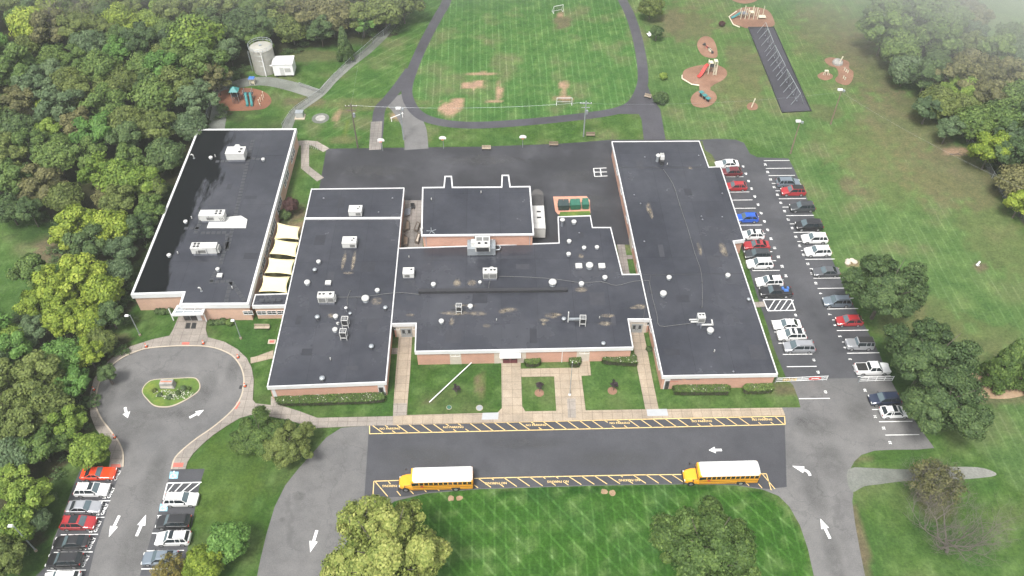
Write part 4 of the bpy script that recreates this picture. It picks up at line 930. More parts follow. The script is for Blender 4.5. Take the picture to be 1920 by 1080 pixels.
# platform unit beside the gym wall
pl = thing('platform_unit', 'largest rooftop unit, on a grey ducted platform against the gym wall', 'air conditioner', rloc((903,478), H), YAW)
mb = MB(); mb.box((0,.9,1.0),(5.0,2.4,1.6)); child(mb, 'platform', 'galv', pl); mb = MB(); mb.box((.1,2.5,1.7),(1.2,1.0,2.0)); child(mb, 'duct', 'galv', pl)
for x in (-2.2,2.2): child(MB().box((x,-.2,.5),(.15,.15,1.0)), 'leg', 'grey_metal', pl)
c = MB(); c.box((.25,.3,2.45),(2.6,2.7,1.3)); child(c, 'cabinet', 'unit_white', pl); child(MB().box((-1.4,.9,2.2),(.9,1.2,.9), taper=.8), 'intake_hood', 'unit_white', pl)
for x in (-.35,.85):
    a, b = MB(), MB(); fan(a, b, x, -.25, 3.1, .34); f = child(a, 'fan_shroud', 'unit_white', pl); child(b, 'fan_grille', 'dark', f)
    child(MB().box((x,.85,3.12),(1.0,.9,.05)), 'top_grille', 'coil', pl)
child(MB().box((.25,-1.08,2.35),(2.2,.06,.9)), 'louvre', 'dark', pl)
child(MB().tube([(2.5,.6,.6),(3.2,.6,.7),(3.4,1.0,.8),(3.2,1.4,.9)], .1, 8), 'pipe', 'galv', pl)
def frame_cond(px, label, s=1.0):
    t = thing('open_frame_condenser', label, 'air conditioner', rloc(px, H), YAW - R(3)); a = .5*s; hh = 1.5*s
    f = MB()
    for x in (-a, a):
        for y in (-a*.9, a*.9): f.box((x, y, hh/2+.2), (.09, .09, hh+.4))
    for z in (.55, hh+.36):
        for x in (-a, a): f.box((x, 0, z), (.088, a*1.8, .09))
        for y in (-a*.9, a*.9): f.box((0, y, z), (2*a, .088, .088))
    child(f, 'frame', 'unit_white', t); child(MB().box((0,0,hh*.5+.45),(a*1.7,a*1.5,hh*.85)), 'coil', 'dark', t)
    a_, b_ = MB(), MB(); fan(a_, b_, 0, 0, hh*.93+.45, .34*s); q = child(a_, 'fan_shroud', 'grey_metal', t); child(b_, 'fan_grille', 'coil', q)
    child(MB().tube([(-a-.9,.1,.5),(-a,.1,.6)], .06, 6), 'pipe', 'dark', t); return t
frame_cond((649,611), 'upper of two open frame condensers on the roof beside the shade sails')
frame_cond((646,634), 'lower of two open frame condensers on the roof beside the shade sails')
frame_cond((861,585), 'narrow condenser among tan stains left of centre on the middle roof', .9)
frame_cond((1092,608), 'condenser beside a tall duct frame on the middle roof above the plum saplings', .95)
t = thing('duct_frame', 'tall thin duct frame left of a condenser on the middle roof', 'duct', rloc((1066,604), H), YAW)
child(MB().box((-.1,0,1.3),(.16,.3,2.4)), 'post', 'unit_white', t); child(MB().box((1.1,0,.75),(2.2,.35,.3)), 'duct', 'galv', t); child(MB().box((2.0,-.1,.35),(.2,.2,.7)), 'leg', 'dark', t)
t = unit('condenser_unit', (1312,606), H, (1.2,1.1,1.2), 'white condenser with side ducts in the front half of the east wing roof', fans=((-.25,.1,.22),(.28,.1,.22)), louvre=[(-.5,.5,.2,1.0)], mat='unit_white', legs=.7,
  extra=lambda t: (child(MB().box((-1.2,.1,.8),(1.3,.2,.18)), 'duct', 'unit_white', t), child(MB().box((-1.1,-.3,.7),(1.1,.2,.18)), 'duct', 'unit_white', t), child(MB().box((1.0,-1.0,.75),(1.9,.22,.22)), 'duct', 'unit_white', t), child(MB().box((1.85,-.5,.75),(.22,1.1,.22)), 'duct', 'unit_white', t), child(MB().box((-.05,-1.0,.35),(.15,.5,.7)), 'leg', 'grey_metal', t)))
t = thing('rooftop_unit', 'narrow silver and dark unit at the back of the east wing roof', 'air conditioner', rloc((1240,305), H), YAW)
child(MB().box((0,0,.5),(.75,1.7,.9)), 'curb', 'dark', t); child(MB().box((.05,.3,1.35),(.8,1.3,.9), taper=.9), 'cabinet', 'unit_white', t, bevel=.05); child(MB().cyl((-.75,.5,0), .32, 1.3, 14), 'drum', 'galv', t); child(MB().lathe((-.7,.7,1.2), [(.3,0),(.45,.1),(.3,.35),(.05,.42)]), 'cap', 'unit_white', t)
for k in (-.2,.1,.4): child(MB().box((.05,.3+k,1.83),(.5,.1,.05)), 'top_grille', 'coil', t)
t = thing('roof_antenna', 'small pale cross-shaped antenna base at the front left of the gym roof', 'antenna', rloc((809,434), HG), .5)
for a in range(5): child(MB().tube([(0,0,.12),(math.cos(a*1.256)*.9,math.sin(a*1.256)*.9,.06)], .05, 5), 'arm', 'galv', t)
child(MB().cyl((0,0,0), .05, .9, 6), 'mast', 'galv', t)
t = thing('wall_vent', 'white vent cluster on the left parapet of the gym', 'roof vent', rloc((792,430), HG+.1), 0)
child(MB().cyl((0,0,0), .15, .5, 10), 'pipe', 'unit_white', t); child(MB().box((-.1,-.4,.25),(.35,.35,.5)), 'box', 'unit_white', t)
# conduits resting on blocks along the roofs
CON = [([(628,557),(660,557),(685,556),(720,551),(742,549),(760,549),(786,552)], 'thin conduit crossing the long roof from the twin condenser to the black curb'),
 ([(933,518),(980,519),(1040,523),(1090,530),(1128,528),(1155,535),(1190,527),(1217,526)], 'thin conduit running right from the triple fan condenser across the middle roof'),
 ([(1244,318),(1262,345),(1275,385),(1290,430),(1303,475),(1315,512),(1317,560),(1316,578)], 'conduit on small blocks running down the east wing roof'),
 ([(1217,526),(1224,560),(1232,590),(1237,611),(1270,609),(1296,606)], 'conduit bending round to the ducted condenser on the east wing roof'),
 ([(920,522),(917,534),(915,548)], 'short conduit dropping from the triple fan condenser to the black curb'),
 ([(657,545),(651,560),(652,572)], 'short bright conduit above the tall stack beside the shade sails')]
for px, lb_ in CON:
    t = thing('roof_conduit', lb_, 'conduit', (0, 0, 0)); pts = crom([G(x, y, H+.16) for x, y in px], 3)
    child(MB().tube(pts, .03, 5), 'pipe', 'coil', t); b0_ = None
    for a in pts[::2]:
        if b0_ is None: b0_ = child(MB().box((0, 0, .06), (.26, .16, .12)), 'support_block', 'walkpad', t); q_ = b0_
        else: q_ = b0_.copy(); scene.collection.objects.link(q_)
        q_.parent = t; q_.location = (a.x, a.y, H)

# ------------------------------------------------------------------ vehicles
CARS = dict(
 sedan=dict(L=4.75,W=1.84,hood=.92,nose=.68,belt=.98,roof=1.46,ws=.95,rf=.25,rr=-1.05,rb=-1.75,tail=1.02),
 coupe=dict(L=4.9,W=1.92,hood=.95,nose=.7,belt=1.0,roof=1.38,ws=.55,rf=-.15,rr=-1.0,rb=-1.75,tail=1.05),
 hatch=dict(L=4.4,W=1.82,hood=1.0,nose=.75,belt=1.04,roof=1.56,ws=1.0,rf=.35,rr=-1.45,rb=-2.0,tail=1.08),
 suv=dict(L=4.75,W=1.9,hood=1.08,nose=.82,belt=1.12,roof=1.72,ws=1.1,rf=.45,rr=-1.85,rb=-2.22,tail=1.14),
 minivan=dict(L=5.05,W=1.96,hood=1.05,nose=.78,belt=1.1,roof=1.76,ws=1.5,rf=.7,rr=-2.0,rb=-2.35,tail=1.12),
 jeep=dict(L=4.5,W=1.86,hood=1.18,nose=1.1,belt=1.2,roof=1.85,ws=.75,rf=.55,rr=-2.05,rb=-2.15,tail=1.2),
 pickup=dict(L=5.6,W=1.98,hood=1.15,nose=.98,belt=1.2,roof=1.85,ws=1.35,rf=.7,rr=-.55,rb=-.85,tail=1.2))
PROTO = {}
def car_parts(kind, root):
    d = CARS[kind]; L, W = d['L'], d['W']; h2 = L/2; out = {}
    st = [(h2,.84,.46,d['nose']-.16),(h2-.06,.92,.34,d['nose']-.06),(h2-.22,.97,.26,d['nose']+.04),(h2-.7,1,.22,(d['nose']+d['hood'])/2+.05),(d['ws']+.1,1,.2,d['hood']),(d['ws']-.25,1,.2,d['belt']),(0,1,.2,d['belt']),(d['rb']+.3,1,.2,d['belt']+.02),(min(d['rb'],-h2+.35),.99,.24,d['tail']),(-h2+.12,.95,.3,d['tail']-.04),(-h2,.88,.42,d['tail']-.2)]
    mb = MB(); vs_ = []
    for x, wf, z0, zt in st:
        a = W/2*wf; zt2 = max(z0+.12, zt)
        vs_ += [(x,-a*.9,z0),(x,-a,z0+.14),(x,-a,zt2-.22),(x,-a*.97,zt2-.06),(x,-a*.86,zt2),(x,a*.86,zt2),(x,a*.97,zt2-.06),(x,a,zt2-.22),(x,a,z0+.14),(x,a*.9,z0)]
    n = 10; fs = [(k*n+i,k*n+(i+1)%n,(k+1)*n+(i+1)%n,(k+1)*n+i) for k in range(len(st)-1) for i in range(n)]
    fs += [tuple(range(n)), tuple(range((len(st)-1)*n, len(st)*n))]; mb.add(vs_, fs)
    b, r, cw, cr = d['belt']-.02, d['roof'], W/2*.93, W/2*.73
    # pillars and roof: a slightly larger shell over the glass house
    rr_ = MB(); z1 = r-.07
    rr_.add([(d['rf']+.02,-cr*.96,r-.04),(d['rf']+.02,cr*.96,r-.04),(d['rr']-.02,cr*.94,r-.05),(d['rr']-.02,-cr*.94,r-.05),(d['rf']-.2,-cr*.86,r+.02),(d['rf']-.2,cr*.86,r+.02),(d['rr']+.2,cr*.84,r+.01),(d['rr']+.2,-cr*.84,r+.01),
      (d['rf']+.06,-cr*1.02,z1-.02),(d['rf']+.06,cr*1.02,z1-.02),(d['rr']-.06,cr*1.0,z1-.03),(d['rr']-.06,-cr*1.0,z1-.03)],
      [(4,5,6,7),(0,1,5,4),(1,2,6,5),(2,3,7,6),(3,0,4,7),(8,9,1,0),(9,10,2,1),(10,11,3,2),(11,8,0,3),(11,10,9,8)])
    mb.v, mb.f = mb.v, mb.f
    n0 = len(mb.v); mb.add(rr_.v, rr_.f)
    def pil(p, q, wd=.085):
        p, q = Vector(p), Vector(q); mb.tube([p, q], wd/2, 4)
    for s_ in (-1, 1):
        pil((d['ws']-.02, s_*cw, b), (d['rf'], s_*cr, r-.05)); pil((d['rb']+.02, s_*cw, b), (d['rr'], s_*cr*.97, r-.05), .14)
        xm = (d['ws']+d['rb'])/2 - .05; pil((xm, s_*(cw+.005), b), (xm, s_*(cr+.02), r-.05), .1)
        if kind in ('suv','minivan','jeep','hatch'): x3 = d['rr']+.55; pil((x3, s_*(cw+.005), b), (x3+.05, s_*(cr+.01), r-.05), .12)
    if kind == 'pickup':
        pass
    body = mb.build('body', PAINT['white'], parent=root); body.material_slots[0].link = 'OBJECT'; body.material_slots[0].material = PAINT['white']
    bv = body.modifiers.new('b', 'BEVEL'); bv.width = .03; bv.segments = 2; bv.limit_method = 'ANGLE'; bv.angle_limit = R(25)
    g = MB(); f1 = d['rf']; 
    def quad(name, q, mat='car_glass'):
        m_ = MB(); m_.add(q, [(0,1,2,3)]); m_.v += [tuple(Vector(v)*1.0+Vector((0,0,-.015))) for v in m_.v]; m_.f = [(0,1,2,3),(7,6,5,4),(0,4,5,1),(1,5,6,2),(2,6,7,3),(3,7,4,0)]
        o = m_.build(name, M[mat], parent=root); return o
    quad('windshield', mat='front_glass', q=[(d['ws'],-cw*.93,b+.03),(d['ws'],cw*.93,b+.03),(d['rf']+.03,cr*.95,r-.06),(d['rf']+.03,-cr*.95,r-.06)])
    quad('rear_window', [(d['rb'],cw*.9,b+.06),(d['rb'],-cw*.9,b+.06),(d['rr']-.03,-cr*.9,r-.07),(d['rr']-.03,cr*.9,r-.07)])
    for s_ in (-1, 1):
        m_ = MB(); m_.add([(d['ws']-.03,s_*cw,b),(d['rb']+.03,s_*cw,b),(d['rr']+.02,s_*cr,r-.06),(d['rf']-.02,s_*cr,r-.06),(d['ws']-.03,s_*(cw-.03),b),(d['rb']+.03,s_*(cw-.03),b),(d['rr']+.02,s_*(cr-.03),r-.06),(d['rf']-.02,s_*(cr-.03),r-.06)], [(0,1,2,3),(7,6,5,4),(0,4,5,1),(1,5,6,2),(2,6,7,3),(3,7,4,0)])
        m_.build('side_window', M['car_glass'], parent=root)
        wz = .36 if kind in ('pickup','jeep','suv') else .33
        for x in (h2*.63, -h2*.6):
            w_ = MB(); w_.cyl((x, s_*(W/2-.24) - (.0 if s_ > 0 else 0), wz), wz, .25*s_, 16, axis='y'); wo_ = w_.build('wheel', M['black'], parent=root)
            q = MB(); q.cyl((x, s_*(W/2+.012), wz), wz*.62, .012*s_, 12, axis='y'); q.build('rim', M['rim'], parent=wo_)
        MB().box((h2-.12, s_*W*.36, d['nose']-.1), (.22,.36,.14)).build('headlight', M['light_on'], parent=root)
        MB().box((-h2+.1, s_*W*.39, d['tail']-.22), (.2,.24,.2)).build('taillight', M['tail'], parent=root)
        MB().box((d['ws']-.25, s_*(W/2+.08), b+.06), (.14,.2,.13)).build('mirror', M['dark'], parent=root)
    if kind == 'pickup':
        MB().box((-h2/2-.42-.0, 0, d['belt']+.03), (h2-.85-.28, W*.78, .02)).build('bed', M['black'], parent=root)
    if kind in ('suv','minivan','hatch'):
        for s_ in (-1, 1): MB().box(((d['rf']+d['rr'])/2-.1, s_*cr*.86, r+.05), (abs(d['rr']-d['rf'])*.75,.05,.06)).build('roof_rail', M['dark'], parent=root)
def car(kind, paint, px, face, label, name=None, sunroof=False, dark_roof=False, extra=None, z=.6, s=1.0):
    g = G(px[0], px[1], z); rz = YAW + (math.pi if face < 0 else 0) + R(random.uniform(-1.2, 1.2))
    if kind not in PROTO:
        t = thing('parked_car' if kind != 'pickup' else 'pickup_truck', 'x', 'car'); car_parts(kind, t); PROTO[kind] = t
    else: t = copy_tree(PROTO[kind])
    for ex in [c for c in t.children if c.name.split('.')[0] in ('sunroof','roof_panel','load')]: bpy.data.objects.remove(ex)
    t.location = (g.x, g.y, .016); t.rotation_euler = (0, 0, rz); t.scale = (s, s, s)
    tag(t, label, 'pickup truck' if kind == 'pickup' else 'car', 'cars parked around the school')
    d = CARS[kind]
    for c in t.children:
        if c.name.startswith('body'): c.material_slots[0].material = PAINT[paint]
        if c.name.startswith('roof_rail') and paint in ('white', 'silver'): pass
    return t, d
EX = []
def add_roof(t, d, name, mat, x0, x1, wf=.6, dz=.035):
    o = MB().box(((x0+x1)/2, 0, d['roof']+dz), (abs(x1-x0), d['W']*wf, .03)).build(name, M[mat], parent=t); return o
LOT = [
 # west row of the east lot, from the far end
 ('sedan','white',(1363,308),-1,'white sedan at the far end of the parking row nearest the school'),
 ('hatch','maroon',(1370,323),-1,'maroon hatchback right beside the farthest white sedan of the inner row'),
 ('hatch','red',(1379,350),-1,'red hatchback alone between empty bays near the back corner of the east wing'),
 ('hatch','blue',(1400,409),-1,'bright blue car parked by the east wing'),
 ('hatch','white',(1410,441),-1,'white hatchback with a sunroof just above the red sedan in the inner row'),
 ('sedan','red',(1418,460),-1,'red sedan with a sunroof at the brick step of the east wing'),
 ('suv','charcoal',(1420,478),-1,'dark grey estate car between the red sedan and a white car in the inner row'),
 ('suv','white',(1424,495),-1,'white car just below the dark grey estate car in the inner row'),
 ('suv','white',(1442,529),-1,'white boxy car with a sunroof next to the pickup with blue load'),
 ('pickup','black',(1454,548),-1,'black pickup with bright blue things in its bed above the hatched zone'),
 ('sedan','white',(1475,609),-1,'white sedan, first car below the white hatched zone'),
 ('suv','white',(1484,629),-1,'white car with two dark roof windows, second below the hatched zone'),
 ('minivan','silver',(1498,651),-1,'silver minivan, third below the hatched zone'),
 # east row
 ('suv','bluegrey',(1478,343),1,'blue grey car facing the field at the far end of the outer row'),
 ('suv','red',(1487,359),-1,'red car with dark roof beside the blue grey one in the outer row'),
 ('suv','charcoal',(1504,389),-1,'dark grey car alone between empty bays below the red one in the outer row'),
 ('minivan','black',(1517,423),-1,'long black car in the outer row above two white ones'),
 ('suv','white',(1527,448),-1,'upper of two neighbouring white cars in the outer row, with roof rails'),
 ('suv','white',(1533,472),-1,'lower and larger of two neighbouring white cars in the outer row'),
 ('sedan','grey',(1549,510),-1,'grey sedan parked just left of the first big tree'),
 ('suv','bluegrey',(1569,566),-1,'blue grey car half under the first big tree by the lot'),
 ('hatch','red',(1592,602),-1,'red car in the outer row just below the first big tree'),
 ('jeep','silver',(1611,646),-1,'silver off-road car with a black roof in the outer row'),
 ('pickup','white',(1635,692),1,'white pickup with a dark bed just above the right gate'),
 ('suv','navy',(1658,749),-1,'dark blue car below the right gate, beside the big trees'),
 ('hatch','white',(1677,773),1,'white car with a dark sunroof half hidden under the big trees'),
 # west lot
 ('coupe','orange_red',(185,888),1,'bright orange red sports coupe at the top of the left row'),
 ('suv','white',(173,919),1,'white estate car with a sunroof below the orange red coupe'),
 ('sedan','silver',(158,951),1,'silver sedan below the white estate car in the left row'),
 ('suv','red',(148,981),1,'dark red car with a black sunroof in the left row'),
 ('sedan','black',(134,1017),-1,'black sedan below the dark red car in the left row'),
 ('suv','black',(122,1051),-1,'black square-backed car second from the bottom of the left row'),
 ('suv','white',(116,1086),-1,'white car cut off by the bottom edge in the left row'),
 ('suv','white',(340,937),1,'white car beside the hatched aisle near the loop'),
 ('suv','black',(326,979),-1,'black car with roof rails below the white one by the hatched aisle'),
 ('suv','white',(325,1010),-1,'white car with a dark sunroof just above the small yellow tree'),
 ('sedan','bluegrey',(300,1046),-1,'blue grey car mostly hidden under the small yellow trees')]
sun_ = {4:(.0,-.5),5:(.1,-.5),8:(.2,-.4),27:(.4,-.2),29:(.2,-.9),35:(.3,-.3),25:(.1,-.5)}
for i, (k, p_, px, f, lb_) in enumerate(LOT):
    t, d = car(k, p_, px, f, lb_); EX.append((i, t, d))
for i, t, d in EX:
    if i in sun_: add_roof(t, d, 'sunroof', 'car_glass', *sun_[i])
    if i == 11: add_roof(t, d, 'sunroof', 'car_glass', .2, -.3); add_roof(t, d, 'sunroof', 'car_glass', -.7, -1.5)
    if i in (14, 22): add_roof(t, d, 'roof_panel', 'black', d['rf']-.1, d['rr']+.05, .68)
    if i == 9:
        for bx, by, sx in ((-1.7,.2,.9),(-1.2,-.3,.5),(-2.1,-.35,.4)): MB().box((bx,by,1.32),(sx,.6,.3), taper=.7).build('load', M['blue_plastic'], parent=t)
    if i == 13: pass

def build_bus(label, px):
    g = G(*px, 0); t = thing('school_bus', label, 'bus', (g.x, g.y, .018), YAW + R(180.6)); t['group'] = 'yellow school buses'
    W = 2.44; b = MB(); prof = [(-W/2,.55),(-W/2,2.55),(-W/2+.12,2.82),(W/2-.12,2.82),(W/2,2.55),(W/2,.55)]
    xs_ = [-5.4, -5.3, 3.25, 3.45]; sc = [.94, 1, 1, .96]
    vs_ = [(x, y*s_, z if z < 1 else z-(1-s_)*.8) for x, s_ in zip(xs_, sc) for y, z in prof]; n = 6
    b.add(vs_, [(k*n+i, k*n+(i+1)%n, (k+1)*n+(i+1)%n, (k+1)*n+i) for k in range(3) for i in range(n)] + [tuple(range(n)), tuple(range(3*n, 4*n))])
    b.build('body', M['bus_yellow'], parent=t, bevel=.05)
    r = MB(); prof = [(-W/2-.01,2.62),(-W/2+.1,2.86),(-.6,3.02),(0,3.06),(.6,3.02),(W/2-.1,2.86),(W/2+.01,2.62)]; n = 7
    xs_ = [-5.38, -5.1, 2.9, 3.2]; sc = [.93, 1, 1, .95]
    r.add([(x, y*s_, z-(1-s_)*1.2) for x, s_ in zip(xs_, sc) for y, z in prof], [(k*n+i, k*n+(i+1)%n, (k+1)*n+(i+1)%n, (k+1)*n+i) for k in range(3) for i in range(n)] + [tuple(range(n)), tuple(range(3*n, 4*n))])
    ro = r.build('roof', M['bus_white'], parent=t)
    for x in (-3.6, .2):
        MB().box((x,0,3.06),(.75,.75,.07)).build('roof_hatch', M['bus_white'], parent=ro); MB().box((x,0,3.03),(.85,.85,.06)).build('hatch_seal', M['coil'], parent=ro)
    for x in np.arange(-4.7,2.8,.94): MB().box((x,0,3.045),(.03,1.3,.04)).build('roof_rib', M['unit'], parent=ro)
    MB().cyl((-4.6,0,3.0), .08, .12, 8).build('strobe_light', M['light_on'], parent=ro)
    h = MB(); st = [(3.4,1.12,1.55),(4.2,1.08,1.5),(4.8,.98,1.38),(5.15,.82,1.2),(5.3,.7,1.0)]
    vs_ = []
    for x, a, zt in st: vs_ += [(x,-a,.5),(x,-a,zt-.3),(x,-a*.8,zt),(x,a*.8,zt),(x,a,zt-.3),(x,a,.5)]
    n = 6; h.add(vs_, [(k*n+i, k*n+(i+1)%n, (k+1)*n+(i+1)%n, (k+1)*n+i) for k in range(4) for i in range(n)] + [tuple(range(n)), tuple(range(4*n, 5*n))])
    h.build('hood', M['bus_yellow'], parent=t, bevel=.06)
    ws = MB(); ws.add([(3.52,-1.02,1.6),(3.52,1.02,1.6),(3.36,1.0,2.5),(3.36,-1.0,2.5),(3.4,-1.02,1.6),(3.4,1.02,1.6),(3.3,1.0,2.5),(3.3,-1.0,2.5)], [(0,1,2,3),(7,6,5,4),(0,4,5,1),(1,5,6,2),(2,6,7,3),(3,7,4,0)]); ws.build('windshield', M['car_glass'], parent=t)
    for s_ in (-1, 1):
        for k in range(12):
            x = -4.95+k*.69; MB().box((x, s_*(W/2+.005), 2.2), (.54,.03,.62)).build('window', M['car_glass'], parent=t)
        MB().box((3.1 if s_ > 0 else 3.0, s_*(W/2+.005), 2.12), (.5,.03,.75)).build('window', M['car_glass'], parent=t)
        for z in (1.75, 1.3, .85): MB().box((-1.05, s_*(W/2+.012), z), (8.6,.03,.06)).build('rub_rail', M['black'], parent=t)
        for x, rr_ in ((4.3,.5),(-2.9,.5)):
            y0 = s_*(W/2-.26 if x < 0 else W/2-.36)
            o = MB().cyl((x, y0, .5), rr_, .3*s_, 18, axis='y').build('wheel', M['black'], parent=t)
            MB().cyl((x, y0+.3*s_, .5), .27, .02*s_, 12, axis='y').build('rim', M['rim'], parent=o)
            if x < 0: MB().box((x, s_*(W/2+.0), .75), (1.25,.02,.55)).build('wheel_arch', M['dark'], parent=t)
        MB().tube([(3.5,s_*1.15,1.9),(4.3,s_*1.45,2.1),(4.3,s_*1.45,1.7)], .03, 5).build('mirror_arm', M['dark'], parent=t); MB().box((4.3,s_*1.45,2.0),(.1,.25,.4)).build('mirror', M['dark'], parent=t)
        MB().box((5.22,s_*.72,.95),(.12,.24,.24)).build('headlight', M['light_on'], parent=t); MB().box((-5.4,s_*.95,1.5),(.08,.25,.25)).build('taillight', M['tail'], parent=t)
    MB().box((5.35,0,.6),(.14,2.2,.28)).build('bumper', M['black'], parent=t); MB().box((-5.48,0,.6),(.14,2.3,.28)).build('bumper', M['black'], parent=t)
    MB().box((-5.42,0,1.7),(.04,1.0,1.7)).build('rear_door', M['bus_yellow'], parent=t)
    MB().box((-5.45,0,2.1),(.04,.7,.6)).build('rear_window', M['car_glass'], parent=t)
    s_ = MB(); a = [(math.cos(R(22.5+45*k))*.22, math.sin(R(22.5+45*k))*.22) for k in range(8)]
    s_.add([(1.9+x, W/2+.05, 1.5+z) for x, z in a] + [(1.9+x, W/2+.03, 1.5+z) for x, z in a], [tuple(range(8)), tuple(range(8,16))[::-1]] + [(k,(k+1)%8,8+(k+1)%8,8+k) for k in range(8)]); s_.build('stop_arm', M['red_plastic'], parent=t)
build_bus('yellow school bus with white roof in the left half of the bus lane', (818, 908))
build_bus('yellow school bus with white roof on the right, under the white arrow', (1347, 897))

# ------------------------------------------------------------------ street furniture
def lamp(px, ht, label, group, arm=1.2, ang=math.pi, mat='galv', base=True):
    g = G(*px); t = thing('street_lamp', label, 'street lamp', g, 0, group)
    child(MB().cyl((0,0,0), .2, .35, 10), 'base', 'concrete', t); child(MB().cyl((0,0,.3), .1, ht-.3, 8, r2=.06), 'pole', mat, t)
    child(MB().tube([(0,0,ht-.1),(math.cos(ang)*arm,math.sin(ang)*arm,ht+.1)], .045, 6), 'arm', mat, t)
    child(MB().box((math.cos(ang)*arm,math.sin(ang)*arm,ht+.1), (.65,.4,.2), taper=.8), 'lamp_head', 'light_on', t); return t
lamp((263,629),5.2,'grey lamp post on the grass at the edge of the wood left of the entrance','lamp posts by the turning loop',.5,R(200))
lamp((452,635),4.6,'grey lamp post on the lawn right of the entrance shrubs','lamp posts by the turning loop',.3,R(180))
lamp((68,1033),7.0,'grey lamp post leaning out over the left parking row by the dark shrubs','lamp posts by the turning loop',.5,R(170))
def wpole(px, ht, label, lean=0, cross=True, mat='pole_wood', lit=False):
    g = G(*px); t = thing('utility_pole', label, 'utility pole', g, 0); child(MB().cyl((0,0,0), .17, ht, 9, r2=.1), 'pole', mat, t)
    if cross:
        child(MB().box((0,0,ht-.6),(2.4,.12,.14)), 'crossarm', mat, t); child(MB().box((0,0,ht-1.6),(1.7,.12,.12)), 'crossarm', mat, t)
        for x in (-1.1,-.4,.4,1.1): child(MB().cyl((x,0,ht-.53), .06, .2, 6), 'insulator', 'light_on', t)
        child(MB().cyl((.35,0,ht-3.2), .25, .9, 10), 'transformer', 'galv', t)
    if lit: child(MB().box((-.4,0,ht),(1.0,.5,.35)), 'lamp_head', 'light_on', t); child(MB().box((.5,0,ht-.3),(.4,.4,.4)), 'lamp_head', 'galv', t)
    return t
wpole((671,277),11,'dark utility pole with crossarms on the back lawn left of the service drive')
wpole((1094,256),9,'pale grey utility pole beside the walking track above the bench',mat='galv')
wpole((757,262),8,'pale pole with a lamp beside the service drive',cross=False,mat='galv',lit=True)
wpole((1557,233),8.8,'wooden light pole in the field right of the black swing surface',cross=False,mat='wood',lit=True)
wpole((1482,288),8.2,'wooden light pole at the far end of the parking lot',cross=False,mat='wood',lit=True)
def wires(a, ha, b, hb, label, n=3, sag=1.0, off=1.0, r=.007):
    a, b = G(*a), G(*b); t = thing('power_line', label, 'power line')
    for k in range(n):
        o = Vector(((k-(n-1)/2)*off*.5, 0, 0)); pts = []
        for i in range(13):
            u = i/12; p = a.lerp(b, u) + o; p.z = ha+(hb-ha)*u - sag*4*u*(1-u); pts.append(p)
        child(MB().tube(pts, r, 4), 'wire', 'galv', t)
wires((671,277),10.6,(1094,256),8.7,'long wires between the dark pole and the pole by the walking track',3,1.0)
wires((1094,256),8.4,(1557,233),8.2,'single wire from the pole by the walking track to the field light pole',1,1.2)
wires((1557,233),8.2,(2010,470),8.0,'single wire from the field light pole down toward the right-hand trees',1,1.4)
wires((671,277),10.6,(700,60),10,'wires running from the dark pole back over the lawn into the wood',1,.8)
def hoop(px, label):
    t = thing('basketball_hoop', label, 'basketball hoop', G(*px), 0, 'basketball hoops behind the play yard'); child(MB().tube([(0,0,0),(0,0,2.7),(0,-.7,3.2)], .06, 8), 'pole', 'galv', t)
    bb = MB(); pts = [(-.7,-.25),(.7,-.25),(.75,.1),(.55,.38),(.25,.5),(-.25,.5),(-.55,.38),(-.75,.1)]
    bb.add([(x,-.78,3.3+z) for x, z in pts]+[(x,-.72,3.3+z) for x, z in pts], [tuple(range(8)), tuple(range(8,16))[::-1]]+[(k,(k+1)%8,8+(k+1)%8,8+k) for k in range(8)]); child(bb, 'backboard', 'white_metal', t)
    child(MB().tube([(math.cos(a)*.23,-1.05+math.sin(a)*.23,3.1) for a in np.arange(0,6.6,.5)], .025, 5), 'rim', 'orange', t)
hoop((718,283),'left basketball hoop, between the track spur and the service drive'); hoop((832,279),'middle basketball hoop, right of the service drive'); hoop((980,277),'right basketball hoop, behind the gym')
def bench(px, label, mat='wood', rz=0, L=1.9):
    t = thing('bench', label, 'bench', G(*px), rz, 'benches behind the school')
    for y in (-.15, .05, .25): pass
    child(MB().box((0,0,.44),(L,.5,.06)), 'seat', mat, t); child(MB().box((0,.3,.75),(L,.06,.45)), 'backrest', mat, t)
    for x in (-L*.4, L*.4): child(MB().box((x,0,.21),(.1,.5,.42)), 'leg', 'dark', t)
bench((912,281),'pale bench at the back edge of the play yard left of the right hoop','concrete'); bench((1038,274),'grey bench at the back edge of the play yard right of the hoops','wood'); bench((1107,256),'dark bench beside the pale utility pole','wood',0); bench((1214,184),'bench on the asphalt where the track meets the drive','concrete',R(-25),1.6); bench((1216,68),'white bench right of the walking track','white_metal',R(-70),1.4)
bench((492,617),'low concrete bench on the lawn below the west link','concrete',0,2.6); 
def goal(px, label, wd=3.4, ht=2.0, dp=1.4, rz=0):
    t = thing('soccer_goal', label, 'soccer goal', G(*px), rz, 'goals on the oval field')
    for x in (-wd/2, wd/2): child(MB().tube([(x,0,0),(x,0,ht),(x,dp,.05),(x,0,.05)], .05, 6), 'side_frame', 'white_metal', t)
    child(MB().tube([(-wd/2,0,ht),(wd/2,0,ht)], .05, 6), 'crossbar', 'white_metal', t); child(MB().tube([(-wd/2,dp,.05),(wd/2,dp,.05)], .04, 6), 'ground_bar', 'white_metal', t)
    n_ = MB(); n_.add([(-wd/2,.02,ht),(wd/2,.02,ht),(wd/2,dp,.05),(-wd/2,dp,.05)], [(0,1,2,3)]); child(n_, 'net', M['chain'], t)
goal((1058,198),'white goal in front of the dirt patch near the bottom of the oval field'); goal((1047,24),'small white goal at the far end of the oval field',2.6,2,1.2,R(20))
